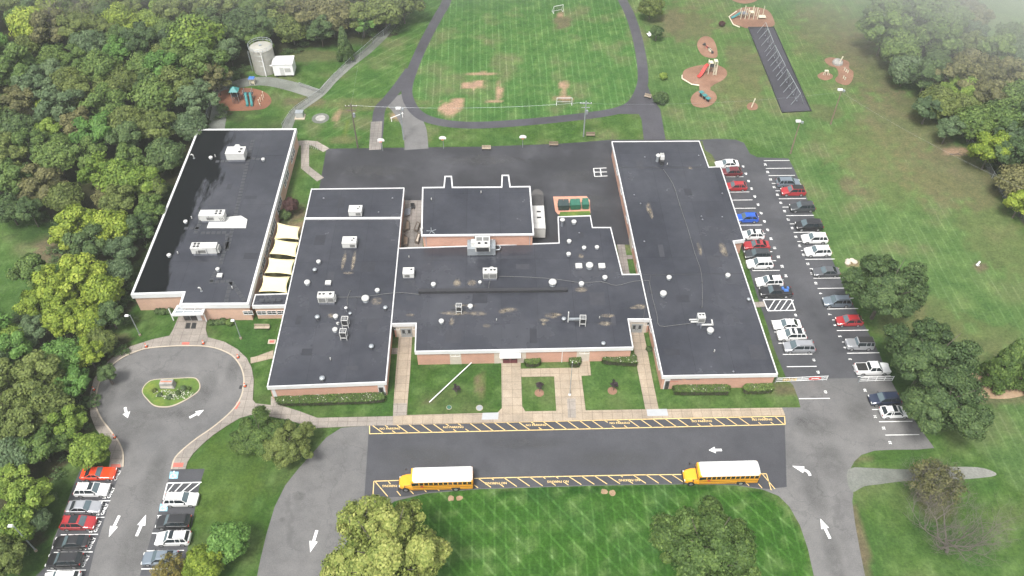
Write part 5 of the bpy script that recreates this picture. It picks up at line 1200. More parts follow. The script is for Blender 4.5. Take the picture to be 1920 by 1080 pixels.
# cones round the loop
for px, lb_ in (((275,651),'between the two lamp posts, upper left of the loop'),((382,645),'in front of the entrance plaza'),((447,671),'at the upper right of the loop'),((460,725),'at the right side of the loop'),((177,732),'at the far left of the loop under the wood'),((216,821),'beside the walk above the orange red coupe')):
    t = thing('traffic_cone', 'orange traffic cone '+lb_, 'traffic cone', (G(*px).x, G(*px).y, .1), 0, 'cones around the turning loop')
    child(MB().box((0,0,.03),(.5,.5,.06)), 'base', 'dark', t); child(MB().cyl((0,0,.05), .19, .85, 12, r2=.05), 'cone', 'orange', t); child(MB().cyl((0,0,.42), .135, .2, 12, r2=.1), 'band', 'white_metal', t)
# flagpole
g = G(1068,741); t = thing('flagpole', 'thin pale flagpole on the paved square before the main entrance', 'flagpole', (g.x, g.y, .1)); child(MB().cyl((0,0,0), .22, .14, 14), 'base', 'fascia', t); child(MB().cyl((0,0,.1), .075, 8.2, 8, r2=.04), 'pole', 'galv', t); child(MB().lathe((0,0,8.3), [(.02,0),(.1,.08),(.02,.16)], 10), 'finial', 'white_metal', t)
# long white pole lying on the left front lawn
a, b = G(805,754,.2), G(884,680,.5); t = thing('white_rail', 'long straight white pole lying across the left front lawn', 'pole'); child(MB().tube([a, b], .09, 8), 'rail', 'white_metal', t)
for (px, r_, mat, lb_, nm_) in (((842,764),.42,'green_paint','round green utility lid on the left front lawn','inspection_chamber'),((899,765),.55,'galv','round blue grey manhole cover on the left front lawn','manhole_cover')):
    g = G(*px); t = thing(nm_, lb_, 'lid', g); child(MB().cyl((0,0,0), r_, .06, 20), 'ring', 'kerb', t); child(MB().cyl((0,0,.05), r_*.85, .05, 20), 'lid', mat, t)
g = G(510,641); t = thing('storm_drain', 'square storm drain in the lawn right of the entrance shrubs', 'drain', g); child(MB().box((0,0,.04),(1.3,.9,.08)), 'frame', 'kerb', t); child(MB().box((0,0,.1),(.8,.5,.04)), 'grate', 'tactile', t)
g = G(452,726); t = thing('storm_drain', 'dark storm drain inlet on the right side of the turning loop', 'drain', (g.x, g.y, .01)); child(MB().box((0,0,.02),(.55,.7,.03)), 'grate', 'dark', t); child(MB().box((.35,0,.08),(.14,.9,.12)), 'frame', 'kerb', t)
# gates
def gate(pxa, pxb, label, deco=False):
    a, b = G(*pxa), G(*pxb); L = (b-a).length; t = thing('swing_gate', label, 'gate', a, math.atan2(b.y-a.y, b.x-a.x)); hh = 1.25
    f = MB()
    for z in (.35, .8, hh): f.box((L/2,0,z),(L,.07,.07))
    for x in np.linspace(.035, L-.035, 5): f.box((x,0,(hh+.3)/2),(.07,.072,hh-.1))
    child(f, 'frame', 'white_metal', t)
    n_ = MB(); n_.add([(0,.02,.35),(L,.02,.35),(L,.02,hh),(0,.02,hh)], [(0,1,2,3)]); child(n_, 'mesh', M['chain'], t)
    child(MB().cyl((0,0,0), .09, 1.7, 10), 'post', 'galv', t)
    if deco:
        child(MB().cyl((L-.6,.0,0), .05, 1.3, 8), 'wheel_post', 'galv', t)
        tx_ = MB(); text_mb('BUSES', 1.0, Matrix.Translation((2.2,-.06,.82)) @ Matrix.Rotation(R(90), 4, 'X') @ Matrix.Rotation(R(180), 4, 'Z') @ Matrix.Diagonal((.85,.85,1,1)), tx_, thick=.03); child(tx_, 'lettering', 'yellow_paint', t)
        el = MB(); el.add([(6.3+math.cos(u)*1.05,-.05,.82+math.sin(u)*.42) for u in np.arange(0,6.28,.35)], [tuple(range(18))]); o = child(el, 'banner', 'red_plastic', t)
        child(MB().tube([(5.7,-.08,.74),(6.0,-.08,.86),(6.3,-.08,.78),(6.6,-.08,.9),(6.95,-.08,.84)], .05, 5), 'script_mark', 'white_metal', o)
    return t
gate((1453,718),(1549,714),'long white tube gate with yellow letters and a red oval banner', True); gate((1609,717),(1672,715),'grey tube gate under the big trees at the right side of the lot')

# ------------------------------------------------------------------ yard things beside the gym
def dumpster(px, mat, lid, label, w_=2.0, rz=0):
    t = thing('dumpster', label, 'dumpster', (G(*px).x, G(*px).y, .06), YAW+rz, 'dumpsters in the brick-edged enclosure')
    b = MB(); b.box((0,0,.75),(w_,1.5,1.1), taper=1.06); b.box((0,0,.12),(w_*.8,1.2,.2)); child(b, 'body', mat, t)
    for x in (-w_*.25, w_*.25): child(MB().add([(x-w_*.24,-.8,1.32),(x+w_*.24,-.8,1.32),(x+w_*.24,.8,1.62),(x-w_*.24,.8,1.62),(x-w_*.24,-.8,1.38),(x+w_*.24,-.8,1.38),(x+w_*.24,.8,1.68),(x-w_*.24,.8,1.68)], [(3,2,1,0),(4,5,6,7),(0,1,5,4),(1,2,6,5),(2,3,7,6),(3,0,4,7)]), 'lid', lid, t)
    for s_ in (-1,1): child(MB().box((s_*(w_/2+.08),0,.85),(.12,1.0,.2)), 'fork_pocket', mat, t)
slab('dumpster_pad', [(1037,369),(1100,368),(1106,376),(1107,400),(1046,402),(1041,396)], M['brick'], .06)
slab('grass_strip', [(1050,398),(1106,396),(1107,407),(1048,408)], M['turf'], .07)
dumpster((1056,391),'dkgreen_paint','dkgreen_paint','dark grey dumpster at the left end of the enclosure'); dumpster((1078,390),'green_paint','green_paint','bright green dumpster in the middle of the enclosure',1.9,.03); dumpster((1097,389),'green_paint','green_paint','narrow green dumpster at the right end of the enclosure',1.2)
t = thing('yard_rail', 'low white pipe railing behind the dumpsters at the roof corner', 'railing', (0,0,0)); child(MB().tube([G(1050,406,.06), G(1050,406,1.0), G(1106,404,1.0), G(1106,404,.06)], .05, 6), 'rail', 'white_metal', t)
for x in (1064,1078,1092): child(MB().tube([G(x,405.5,.06), G(x,405.5,1.0)], .04, 6), 'post', 'white_metal', t)
# long plant beside the gym: rounded ribbed dark end and stepped white housings
a = G(1009,425); t = thing('equipment_trailer', 'long white stepped housing with a rounded dark ribbed end beside the gym', 'trailer', (a.x, a.y, .02), R(.5))
pb = MB(); Wd = 2.3; pts = [(-Wd/2,3.2)] + [(-Wd/2+ (1-math.cos(u))*Wd/2*1.0, 3.2+3.3*1.0+math.sin(u)*1.6) for u in np.linspace(0,math.pi,12)] + [(Wd/2,3.2)]
pb.prism(pts, .5, 2.5); child(pb, 'ribbed_cover', 'ribbed', t); rb = MB()
for x in np.linspace(-1.0,1.0,11): rb.box((x,4.9,2.53),(.07,3.4-abs(x)*.7,.06))
child(rb, 'ribs', 'dark', t)
for k, (y0, y1, z1) in enumerate(((1.4,3.15,2.55),(-.3,1.38,2.65),(-2.0,-.32,2.7),(-3.6,-2.02,2.75))):
    c = MB(); c.box((0,(y0+y1)/2,(z1+.5)/2),(Wd+.04*k,y1-y0,z1-.5)); child(c, 'housing', 'unit_white', t)
    if k in (1, 2): child(MB().box((.1,y1-.12,z1+.05),(.75,.32,.1)), 'hatch', 'dark', t)
    child(MB().box((0,y0-.01,z1+.02),(Wd*.95,.09,.05)), 'joint', 'coil', t)
for x in (-.95,.95):
    for y in (-2.5,-1.4,5.3): child(MB().cyl((x-.12,y,.45), .42, .25, 14, axis='x'), 'wheel', 'black', t)
# patio furniture between the two blocks
def planter(pts, label, h=.5, mat='wood', fill='mulch'):
    q = XY(pts); c = Vector((sum(p.x for p in q)/len(q), sum(p.y for p in q)/len(q))); q = [p-c for p in q]; t = thing('planter_box', label, 'planter', (c.x, c.y, .06))
    r = MB(); ring(q, -.16, 0, 0, h, r); child(r, 'frame', mat, t); s_ = MB(); s_.prism(offset(q,-.16), 0, h*.75); child(s_, 'soil', fill, t)
planter([(762,415),(768,418),(768,432),(757,437)],'angled dark planter against the left wall of the gym court, upper',.5,'pole_wood','wood')
planter([(757,442),(766,448),(765,462),(755,464)],'angled dark planter against the left wall of the gym court, lower',.5,'pole_wood','wood')
planter([(782,419),(788,422),(783,437),(776,434)],'tilted brown table-like planter by the gym wall, upper',.6,'pole_wood','patio')
planter([(784,440),(789,442),(785,459),(778,457)],'tilted brown table-like planter by the gym wall, lower',.6,'pole_wood','precast')
t = thing('folding_frame', 'pale metal frame leaning by the left wall of the gym court', 'frame', G(764,400,.06)); child(MB().tube([(-.6,-1,.05),(-.6,1,.05),(.6,1,.7),(.6,-1,.7),(-.6,-1,.05)], .05, 5), 'frame', 'galv', t); child(MB().box((0,0,.4),(1.0,1.8,.05)), 'panel', 'grey_metal', t)
t = thing('picnic_chairs', 'dark chair standing at the top of the gym court', 'chair', G(774,391,.06)); child(MB().box((0,0,.45),(.8,.6,.08)), 'seat', 'dark', t); child(MB().box((0,.3,.8),(.8,.06,.7)), 'backrest', 'dark', t)
for x in (-.35,.35):
    for y in (-.25,.25): child(MB().box((x,y,.22),(.06,.06,.44)), 'leg', 'dark', t)
t.name = 'garden_chair'
# shade sails
def sail(c, label, hh=3.0):
    P4 = [G(x, y, hh+dz) for (x, y), dz in zip(c, (.3,-.2,.3,-.2))]; n = 10; mb = MB(); vs_ = []
    cen = sum(P4, Vector())/4
    for j in range(n+1):
        for i in range(n+1):
            u, v = i/n, j/n; p = P4[0]*(1-u)*(1-v)+P4[1]*u*(1-v)+P4[2]*u*v+P4[3]*(1-u)*v
            bu, bv_ = 4*u*(1-u), 4*v*(1-v); e = p.copy()
            du = (cen-p); k = .13*(bu*abs(2*v-1)**3 + bv_*abs(2*u-1)**3); p = p + du*k; p.z -= .15*bu*bv_
            vs_.append(tuple(p))
    fs = [(j*(n+1)+i, j*(n+1)+i+1, (j+1)*(n+1)+i+1, (j+1)*(n+1)+i) for j in range(n) for i in range(n)]
    t = thing('shade_sail', label, 'shade sail', (0,0,0), 0, 'yellow shade sails over the narrow court'); mb.add(vs_, fs); o = child(mb, 'cloth', 'sail', t, smooth=True); so_ = o.modifiers.new('s', 'SOLIDIFY'); so_.thickness = .02
    for p in P4: child(MB().cyl((p.x, p.y, 0), .06, p.z, 6), 'post', 'galv', t)
sail([(520,417),(563,425),(560,449),(514,448)],'topmost of the four pale yellow shade sails'); sail([(516,448),(561,454),(555,482),(505,476)],'second pale yellow shade sail from the top'); sail([(504,483),(554,486),(547,515),(496,512)],'third pale yellow shade sail from the top'); sail([(493,517),(544,518),(538,549),(485,547)],'lowest of the four pale yellow shade sails, above the link roof')
# tank and white container
g = G(499,131); t = thing('water_tank', 'tall pale cylindrical tank with a railing on top beside the wood', 'tank', g); Rt, Ht = 2.65, 5.9
child(MB().cyl((0,0,0), Rt, Ht, 40), 'shell', 'tank', t, ); child(MB().lathe((0,0,Ht-.02), [(Rt+.03,0),(Rt+.03,.12),(.6,.55),(.05,.6)], 40), 'roof', 'tank', t); child(MB().cyl((0,0,Ht+.5), .35, .25, 14), 'hatch', 'galv', t)
for z in (.55,1.05): child(MB().tube([(math.cos(u)*(Rt+.1),math.sin(u)*(Rt+.1),Ht+z) for u in np.linspace(0,2*math.pi,41)], .05, 5), 'rail', 'galv', t)
p_ = MB()
for u in np.linspace(0,2*math.pi,16,endpoint=False): p_.cyl((math.cos(u)*(Rt+.1),math.sin(u)*(Rt+.1),Ht), .04, 1.05, 5)
child(p_, 'railing_posts', 'galv', t); child(MB().box((.6,-Rt-.08,Ht/2),(.22,.14,Ht)), 'downpipe', 'white_metal', t)
l_ = MB(); 
for s_ in (-.25,.25): l_.box((-Rt-.35,s_-.6,Ht/2-.3),(.06,.06,Ht-.6))
for z in np.arange(.4,Ht-.4,.4): l_.box((-Rt-.35,-.6,z),(.05,.5,.05))
child(l_, 'ladder', 'galv', t)
for z in np.arange(1.3,Ht,1.3): child(MB().tube([(math.cos(u)*(Rt+.01),math.sin(u)*(Rt+.01),z) for u in np.linspace(0,2*math.pi,41)], .02, 4), 'seam', 'galv', t)
g = G(536,137); t = thing('white_container', 'white boxy cabin standing on blocks right of the tall tank', 'cabin', g, R(3)); c = MB(); c.box((0,0,1.9),(4.6,3.6,2.9)); child(c, 'body', 'white_metal', t, bevel=.08)
rf = MB(); rf.prism([(-2.4,-1.9),(2.4,-1.9),(2.4,1.9),(-2.4,1.9)], 3.36, 3.46); child(rf, 'roof', 'bus_white', t); child(MB().box((-.3,-1.83,1.6),(.9,.05,2.0)), 'door', 'unit_white', t); child(MB().box((1.0,-1.83,1.9),(1.3,.06,1.0)), 'panel', 'unit', t)
child(MB().tube([(-2.3,-1.2,2.8),(-3.0,-1.2,2.8)], .15, 8), 'pipe', 'white_metal', t)
for x in (-1.8,0,1.8): child(MB().box((x,0,.22),(.4,3.2,.44)), 'block', 'dark', t)
# small things on the lawns behind
g = G(563,220); t = thing('transformer_box', 'pale green transformer box on the back lawn', 'electrical box', g); child(MB().box((0,0,.1),(2.2,1.9,.2)), 'pad', 'kerb', t); child(MB().box((0,.1,.85),(1.7,1.2,1.3)), 'cabinet', 'galv', t); child(MB().box((0,-.52,.8),(1.5,.05,1.0)), 'door', 'unit', t)
g = G(601,222); t = thing('manhole_ring', 'low grey ring of stones with a dark centre on the back lawn', 'manhole', g); child(MB().cyl((0,0,0), 1.9, .05, 24), 'rim', 'gravel', t); child(MB().cyl((0,0,.05), 1.1, .06, 20), 'centre', 'stone', t)
g = G(474,157); t = thing('play_hut', 'small blue roofed play hut near the tall tank', 'play hut', g); child(MB().box((0,0,1.6),(1.4,1.2,.16), taper=.8), 'roof', 'blue_plastic', t)
for x in (-.5,.5):
    for y in (-.4,.4): child(MB().box((x,y,.75),(.12,.12,1.5)), 'post', 'beige_plastic', t)
child(MB().box((.2,0,.5),(.7,.8,.5)), 'panel', 'beige_plastic', t)
g = G(453,189); t = thing('play_structure', 'teal play structure with two slides on the left mulch bed', 'playground', g)
for x in (-1.8,-.4): 
    for y in (-.5,.8): child(MB().cyl((x,y,0), .07, 2.9, 6), 'post', 'galv', t)
child(MB().add([(-2.1,-.8,2.7),(-.1,-.8,2.7),(-.1,1.1,2.7),(-2.1,1.1,2.7),(-1.1,.15,3.7)], [(3,2,1,0),(0,1,4),(1,2,4),(2,3,4),(3,0,4)]), 'roof', 'teal', t); child(MB().box((-1.1,.15,1.4),(1.5,1.4,.1)), 'deck', 'dark', t); child(MB().box((1.6,.7,1.5),(2.2,1.0,.1)), 'deck', 'dark', t)
for x in (.7,2.5):
    for y in (.3,1.2): child(MB().cyl((x,y,0), .07, 2.6, 6), 'post', 'galv', t)
for x in (1.2,2.2): child(MB().tube([(x,.5,1.7),(x,.2,1.6),(x+.4,-1.2,.6),(x+.6,-1.9,.3),(x+.6,-2.3,.28)], .3, 8), 'slide', 'teal', t)
for x in np.arange(-1.6,-.4,.3): child(MB().tube([(x,-.6,1.4),(x,-1.3,.1)], .04, 5), 'climber_bar', 'dark', t)
for i, (px, hh) in enumerate((((486,194),.9),((489,191),1.0),((493,188),1.3),((495,184),1.6),((488,199),.6))):
    t = thing('stepping_post', ['shortest rear post','second post','middle post','tallest post','lowest front post'][i]+' of the five pale posts in the left mulch bed', 'play post', G(*px), 0, 'stepping posts in the left mulch bed'); child(MB().cyl((0,0,0), .06, hh, 6), 'post', 'beige_plastic', t); child(MB().cyl((0,0,hh), .14, .08, 8), 'cap', 'beige_plastic', t)
g = G(1329,137); t = thing('play_tower', 'white play tower with a long red slide on the orange mulch', 'playground', g)
for x in (-.3,.9,1.5):
    for y in (-.5,.8): child(MB().box((x,y,1.6),(.16,.16,3.2)), 'post', 'beige_plastic', t)
child(MB().box((.5,.15,1.9),(1.7,1.4,.12)), 'deck', 'dark', t); child(MB().box((.1,.2,2.8),(.9,1.2,.12)), 'roof_bar', 'beige_plastic', t); child(MB().box((1.2,.2,3.2),(.8,1.1,.1)), 'roof_bar', 'beige_plastic', t)
sl_ = MB(); pp = [Vector(p) for p in ((-.4,.3,2.1),(-.9,0,1.9),(-1.5,-.6,1.2),(-1.9,-1.2,.8),(-2.5,-1.9,.35),(-2.9,-2.2,.3))]
strip3 = [];
for k, p in enumerate(pp):
    d_ = (pp[min(k+1,5)]-pp[max(k-1,0)]); s_ = Vector((-d_.y, d_.x, 0)).normalized()*.38; strip3 += [tuple(p-s_+Vector((0,0,.25))), tuple(p-s_), tuple(p+s_), tuple(p+s_+Vector((0,0,.25)))]
sl_.add(strip3, [(k*4+i, k*4+i+1, (k+1)*4+i+1, (k+1)*4+i) for k in range(5) for i in range(3)]); child(sl_, 'slide', 'red_plastic', t).modifiers.new('s','SOLIDIFY').thickness = .06
ld = MB()
for z in np.arange(.3,2.2,.3): ld.box((1.2,-.7-(2.2-z)*.15,z),(.7,.08,.08))
for x in (.85,1.55): ld.tube([(x,-1.0,0),(x,-.65,2.6)], .06, 5)
child(ld, 'ladder', 'beige_plastic', t)
t = thing('climber_wall', 'teal tilted climbing panel on the lower orange mulch circle', 'climbing frame', G(1320,186), R(35))
for k, y in enumerate((-1.1,0,1.1)): child(MB().box((0,y,.9+.2*k),(1.0,.95,.1)), 'panel', 'teal', t); child(MB().box((0,y,.45),(.12,.7,.9)), 'support', 'dark', t)
t = thing('balance_course', 'dark balance course of stumps on the upper orange mulch oval', 'balance course', G(1328,93), R(12))
child(MB().tube([(-.7,2.2,.3),(-.3,1.2,.5),(.1,0,.4),(.3,-1.6,.5)], .09, 6), 'beam', 'dark', t)
for y, m_ in ((2.2,'dark'),(.9,'maroon') if False else (.9,'tactile'),(-.4,'flower'),(-1.0,'beige_plastic'),(-1.8,'dark')): child(MB().cyl((.3*(1-y/2.5)-.2,y,0), .3, .45, 10), 'stump', m_, t)
t = thing('climbing_frame', 'white pillared climbing frame on the far orange mulch area', 'climbing frame', G(1405,33))
for x in (-2.4,-1.3,-.3,.8,1.9): 
    for y in (-.8,.7): child(MB().cyl((x,y,0), .12, 2.6+.4*math.sin(x*3), 8), 'pillar', 'beige_plastic', t)
child(MB().box((-1.6,0,1.3),(1.6,1.4,.15)), 'deck', 'grey_metal', t); child(MB().box((.3,0,1.6),(1.1,1.2,.15)), 'deck', 'beige_plastic', t); child(MB().tube([(-2.6,0,1.3),(-4.0,-.4,.5),(-4.8,-.6,.25)], .3, 6), 'slide', 'teal', t); child(MB().box((3.1,-.3,.5),(1.8,1.3,.12)), 'deck', 'beige_plastic', t); child(MB().cyl((3.4,.4,0), .08, 3.0, 6), 'pillar', 'beige_plastic', t)
for pts, lb_ in (([(1381,21),(1367,31),(1375,46),(1387,51)], 'white edging board round the far orange mulch area'), ([(1279,141),(1279,147),(1297,158),(1311,160)], 'white edging board round the mulch under the red slide')):
    t = thing('edging_board', lb_, 'edging'); child(MB().tube([G(x, y, .15) for x, y in pts], .16, 4), 'board', 'beige_plastic', t)
t = thing('play_post', 'single pale leaning post on the small mulch circle left of the swings', 'post', G(1409,201)); child(MB().tube([(0,0,0),(.4,.1,2.2)], .13, 6), 'post', 'beige_plastic', t)
g = G(1570,119); t = thing('rock_climber', 'grey boulder climber with a leaning pale post at the right play area', 'boulder', g)
bo = MB(); bo.lathe((0,0,0), [(1.3,0),(1.25,.5),(.9,.9),(.3,1.1),(.05,1.12)], 9); child(bo, 'boulder', 'stone', t); child(MB().tube([(-.1,-.9,0),(.6,-.5,2.2)], .12, 6), 'post', 'beige_plastic', t)
t = thing('spring_table', 'pale four legged play frame on the small right mulch patch', 'play frame', G(1548,140)); child(MB().box((0,.1,1.0),(.9,.6,.12)), 'top', 'beige_plastic', t)
for x in (-.7,-.25,.4,.8): child(MB().tube([(x,-.3,0),(x*.5,.1,1.0)], .06, 5), 'leg', 'beige_plastic', t)
for i, px in enumerate(((1583,132),(1586,135),(1589,137),(1581,147),(1584,150))):
    t = thing('play_stump', ('first','second','third','fourth','fifth')[i]+' pale stump, counted from the far end, in the crescent mulch bed', 'play post', G(*px), 0, 'pale stumps in the crescent mulch bed'); child(MB().cyl((0,0,0), .14, .6, 8), 'stump', 'beige_plastic', t); child(MB().cyl((0,0,.6), .17, .05, 8), 'cap', 'flower', t)
# swing set: four bays of A-frames along the black surface
def swingset(a, b, bays, label, hh=2.9):
    a, b = G(*a), G(*b); L = (b-a).length; t = thing('swing_set', label, 'swings', a, math.atan2(b.y-a.y, b.x-a.x), 'swing sets on the black surface')
    child(MB().tube([(0,0,hh),(L,0,hh)], .07, 6), 'top_bar', 'galv', t)
    for k in range(bays+1):
        x = L*k/bays; l_ = MB()
        if k in (0, bays): l_.tube([(x,-1.5,0),(x,0,hh),(x,1.5,0)], .06, 6)
        else: l_.tube([(x,1.7,0),(x,0,hh)], .06, 6)
        child(l_, 'leg', 'galv', t)
    for k in range(bays):
        for u in (.3,.7):
            x = L*(k+u)/bays; s_ = MB().box((x,0,.5),(.5,.22,.04)); so_ = child(s_, 'swing_seat', 'grey_metal', t)
            for dx in (-.22,.22): child(MB().tube([(x+dx,0,.5),(x+dx,0,hh)], .015, 4), 'chain', 'galv', so_)
swingset((1495,196),(1470,150),4,'nearer long swing set on the black surface'); swingset((1467,143),(1448,105),4,'middle swing set on the black surface'); swingset((1445,98),(1431,62),3,'farthest swing set on the black surface')
t = thing('surface_edging', 'dark timber edging round the black swing surface', 'edging'); child(MB().tube([G(x,y,.12) for x,y in ((1403,51),(1451,51),(1521,208),(1467,211),(1403,51))], .14, 4), 'board', 'dark', t)
g = G(1833,497); t = thing('garden_ornament', 'small pale object on a bare patch in the right field', 'marker', g); child(MB().cyl((0,0,0), .35, .12, 12), 'base', 'stone', t); child(MB().tube([(-.3,-.2,.1),(.3,.3,.6)], .16, 8), 'barrel', 'white_metal', t)
g = G(1795,290); t = thing('fallen_log', 'dark fallen branch on a sandy patch near the right-hand wood', 'log', g); child(MB().tube([(-1.6,0,.1),(0,.1,.15),(.6,.4,.3)], .09, 6, r2=.04), 'log', 'bark', t); child(MB().tube([(0,.1,.15),(.7,-.4,.2)], .06, 6), 'branch', 'bark', t)
for i, px in enumerate(((1590,490),(1597,489),(1602,492),(1589,494))):
    t = thing('field_stone', ('leftmost','second','rightmost','lowest')[i]+' pale tan stone of the heap beside the first big tree', 'stone', G(*px), i, 'pale stones beside the first big tree'); child(MB().lathe((0,0,0), [(.5,0),(.55,.2),(.35,.4),(.05,.45)], 7), 'stone', 'precast', t)
# little handrail steps by the back path
t = thing('step_railing', 'thin handrails over the steps at the back corner of the west wing', 'railing')
for k in range(6): child(MB().tube([G(573+k*4,266+k*1.2,0), G(573+k*4,266+k*1.2,1.0), G(576+k*4,275+k*1.2,1.0), G(576+k*4,275+k*1.2,0)], .03, 4), 'rail', 'galv', t)
t = thing('small_gate', 'white barrier arm standing across the service drive', 'barrier', G(745,224), R(35)); child(MB().box((0,0,1.0),(3.2,.1,.18)), 'arm', 'white_metal', t); child(MB().cyl((1.4,0,0), .09, 1.3, 8), 'post', 'white_metal', t); child(MB().cyl((-1.4,0,0), .09, 1.1, 8), 'post', 'white_metal', t)
# chain link fences
def fence(pts, label, hh=1.5, sp=3.0):
    P_ = [G(*p) for p in pts]; t = thing('chain_link_fence', label, 'fence', P_[0]); o0 = P_[0]; P_ = [p-o0 for p in P_]
    n_ = MB(); 
    for a, b in zip(P_, P_[1:]): n_.add([(a.x,a.y,.05),(b.x,b.y,.05),(b.x,b.y,hh),(a.x,a.y,hh)], [(0,1,2,3)])
    child(n_, 'mesh', M['chain'], t, keep=True); child(MB().tube([p+Vector((0,0,hh)) for p in P_], .03, 5), 'top_rail', 'galv', t)
    for a, b in zip(P_, P_[1:]):
        L = (b-a).length; n = max(1, int(L/sp))
        for k in range(n): p = a.lerp(b, k/n); child(MB().cyl((p.x,p.y,0), .04, hh+.05, 5), 'post', 'galv', t)
fence([(531,243),(546,220),(556,210),(605,176),(625,152),(660,118),(700,83),(738,52)],'chain link fence along the gravel track from the west wing to the wood',1.6,4)
fence([(385,243),(396,200),(404,178),(440,150)],'chain link fence between the left mulch bed and the wood',1.6,4)
fence([(1745,190),(1790,240),(1840,300),(1880,370),(1925,425)],'chain link fence along the foot of the right-hand wood',1.5,4)
fence([(562,162),(602,176)],'short white topped fence at the fork of the gravel tracks',1.1,3)
# island sign in the loop
slab('island_kerb', [(267,738),(268,728),(276,718),(290,712),(330,709.5),(362,708.5),(371,712),(376,722),(374,733),(362,743),(345,753),(325,762),(305,764.5),(288,761),(276,750)], M['kerb'], .13, 3)
slab('island_lawn', [(268.6,738),(269.6,728.5),(277.5,719),(291,713.3),(330,711),(361,710),(369.5,713.5),(374,722.5),(372,732.5),(360.5,742),(344,751.6),(324.5,760.3),(305.5,762.8),(289,759.6),(277.5,749)], M['turf'], .16, 3)
g = G(316,726); t = thing('message_sign', 'low grey sign block with an orange stripe in the planted island of the loop', 'sign', (g.x, g.y, .15)); child(MB().box((0,.1,.6),(2.3,1.1,1.2), taper=.88), 'block', 'stone', t); child(MB().add([(-1.0,-.5,.4),(.9,-.5,.4),(.9,-.15,1.22),(-1.0,-.15,1.22)], [(0,1,2,3)]), 'panel', 'precast', t, keep=True); child(MB().box((0,.1,1.23),(1.7,.12,.03)), 'stripe', 'orange', t)

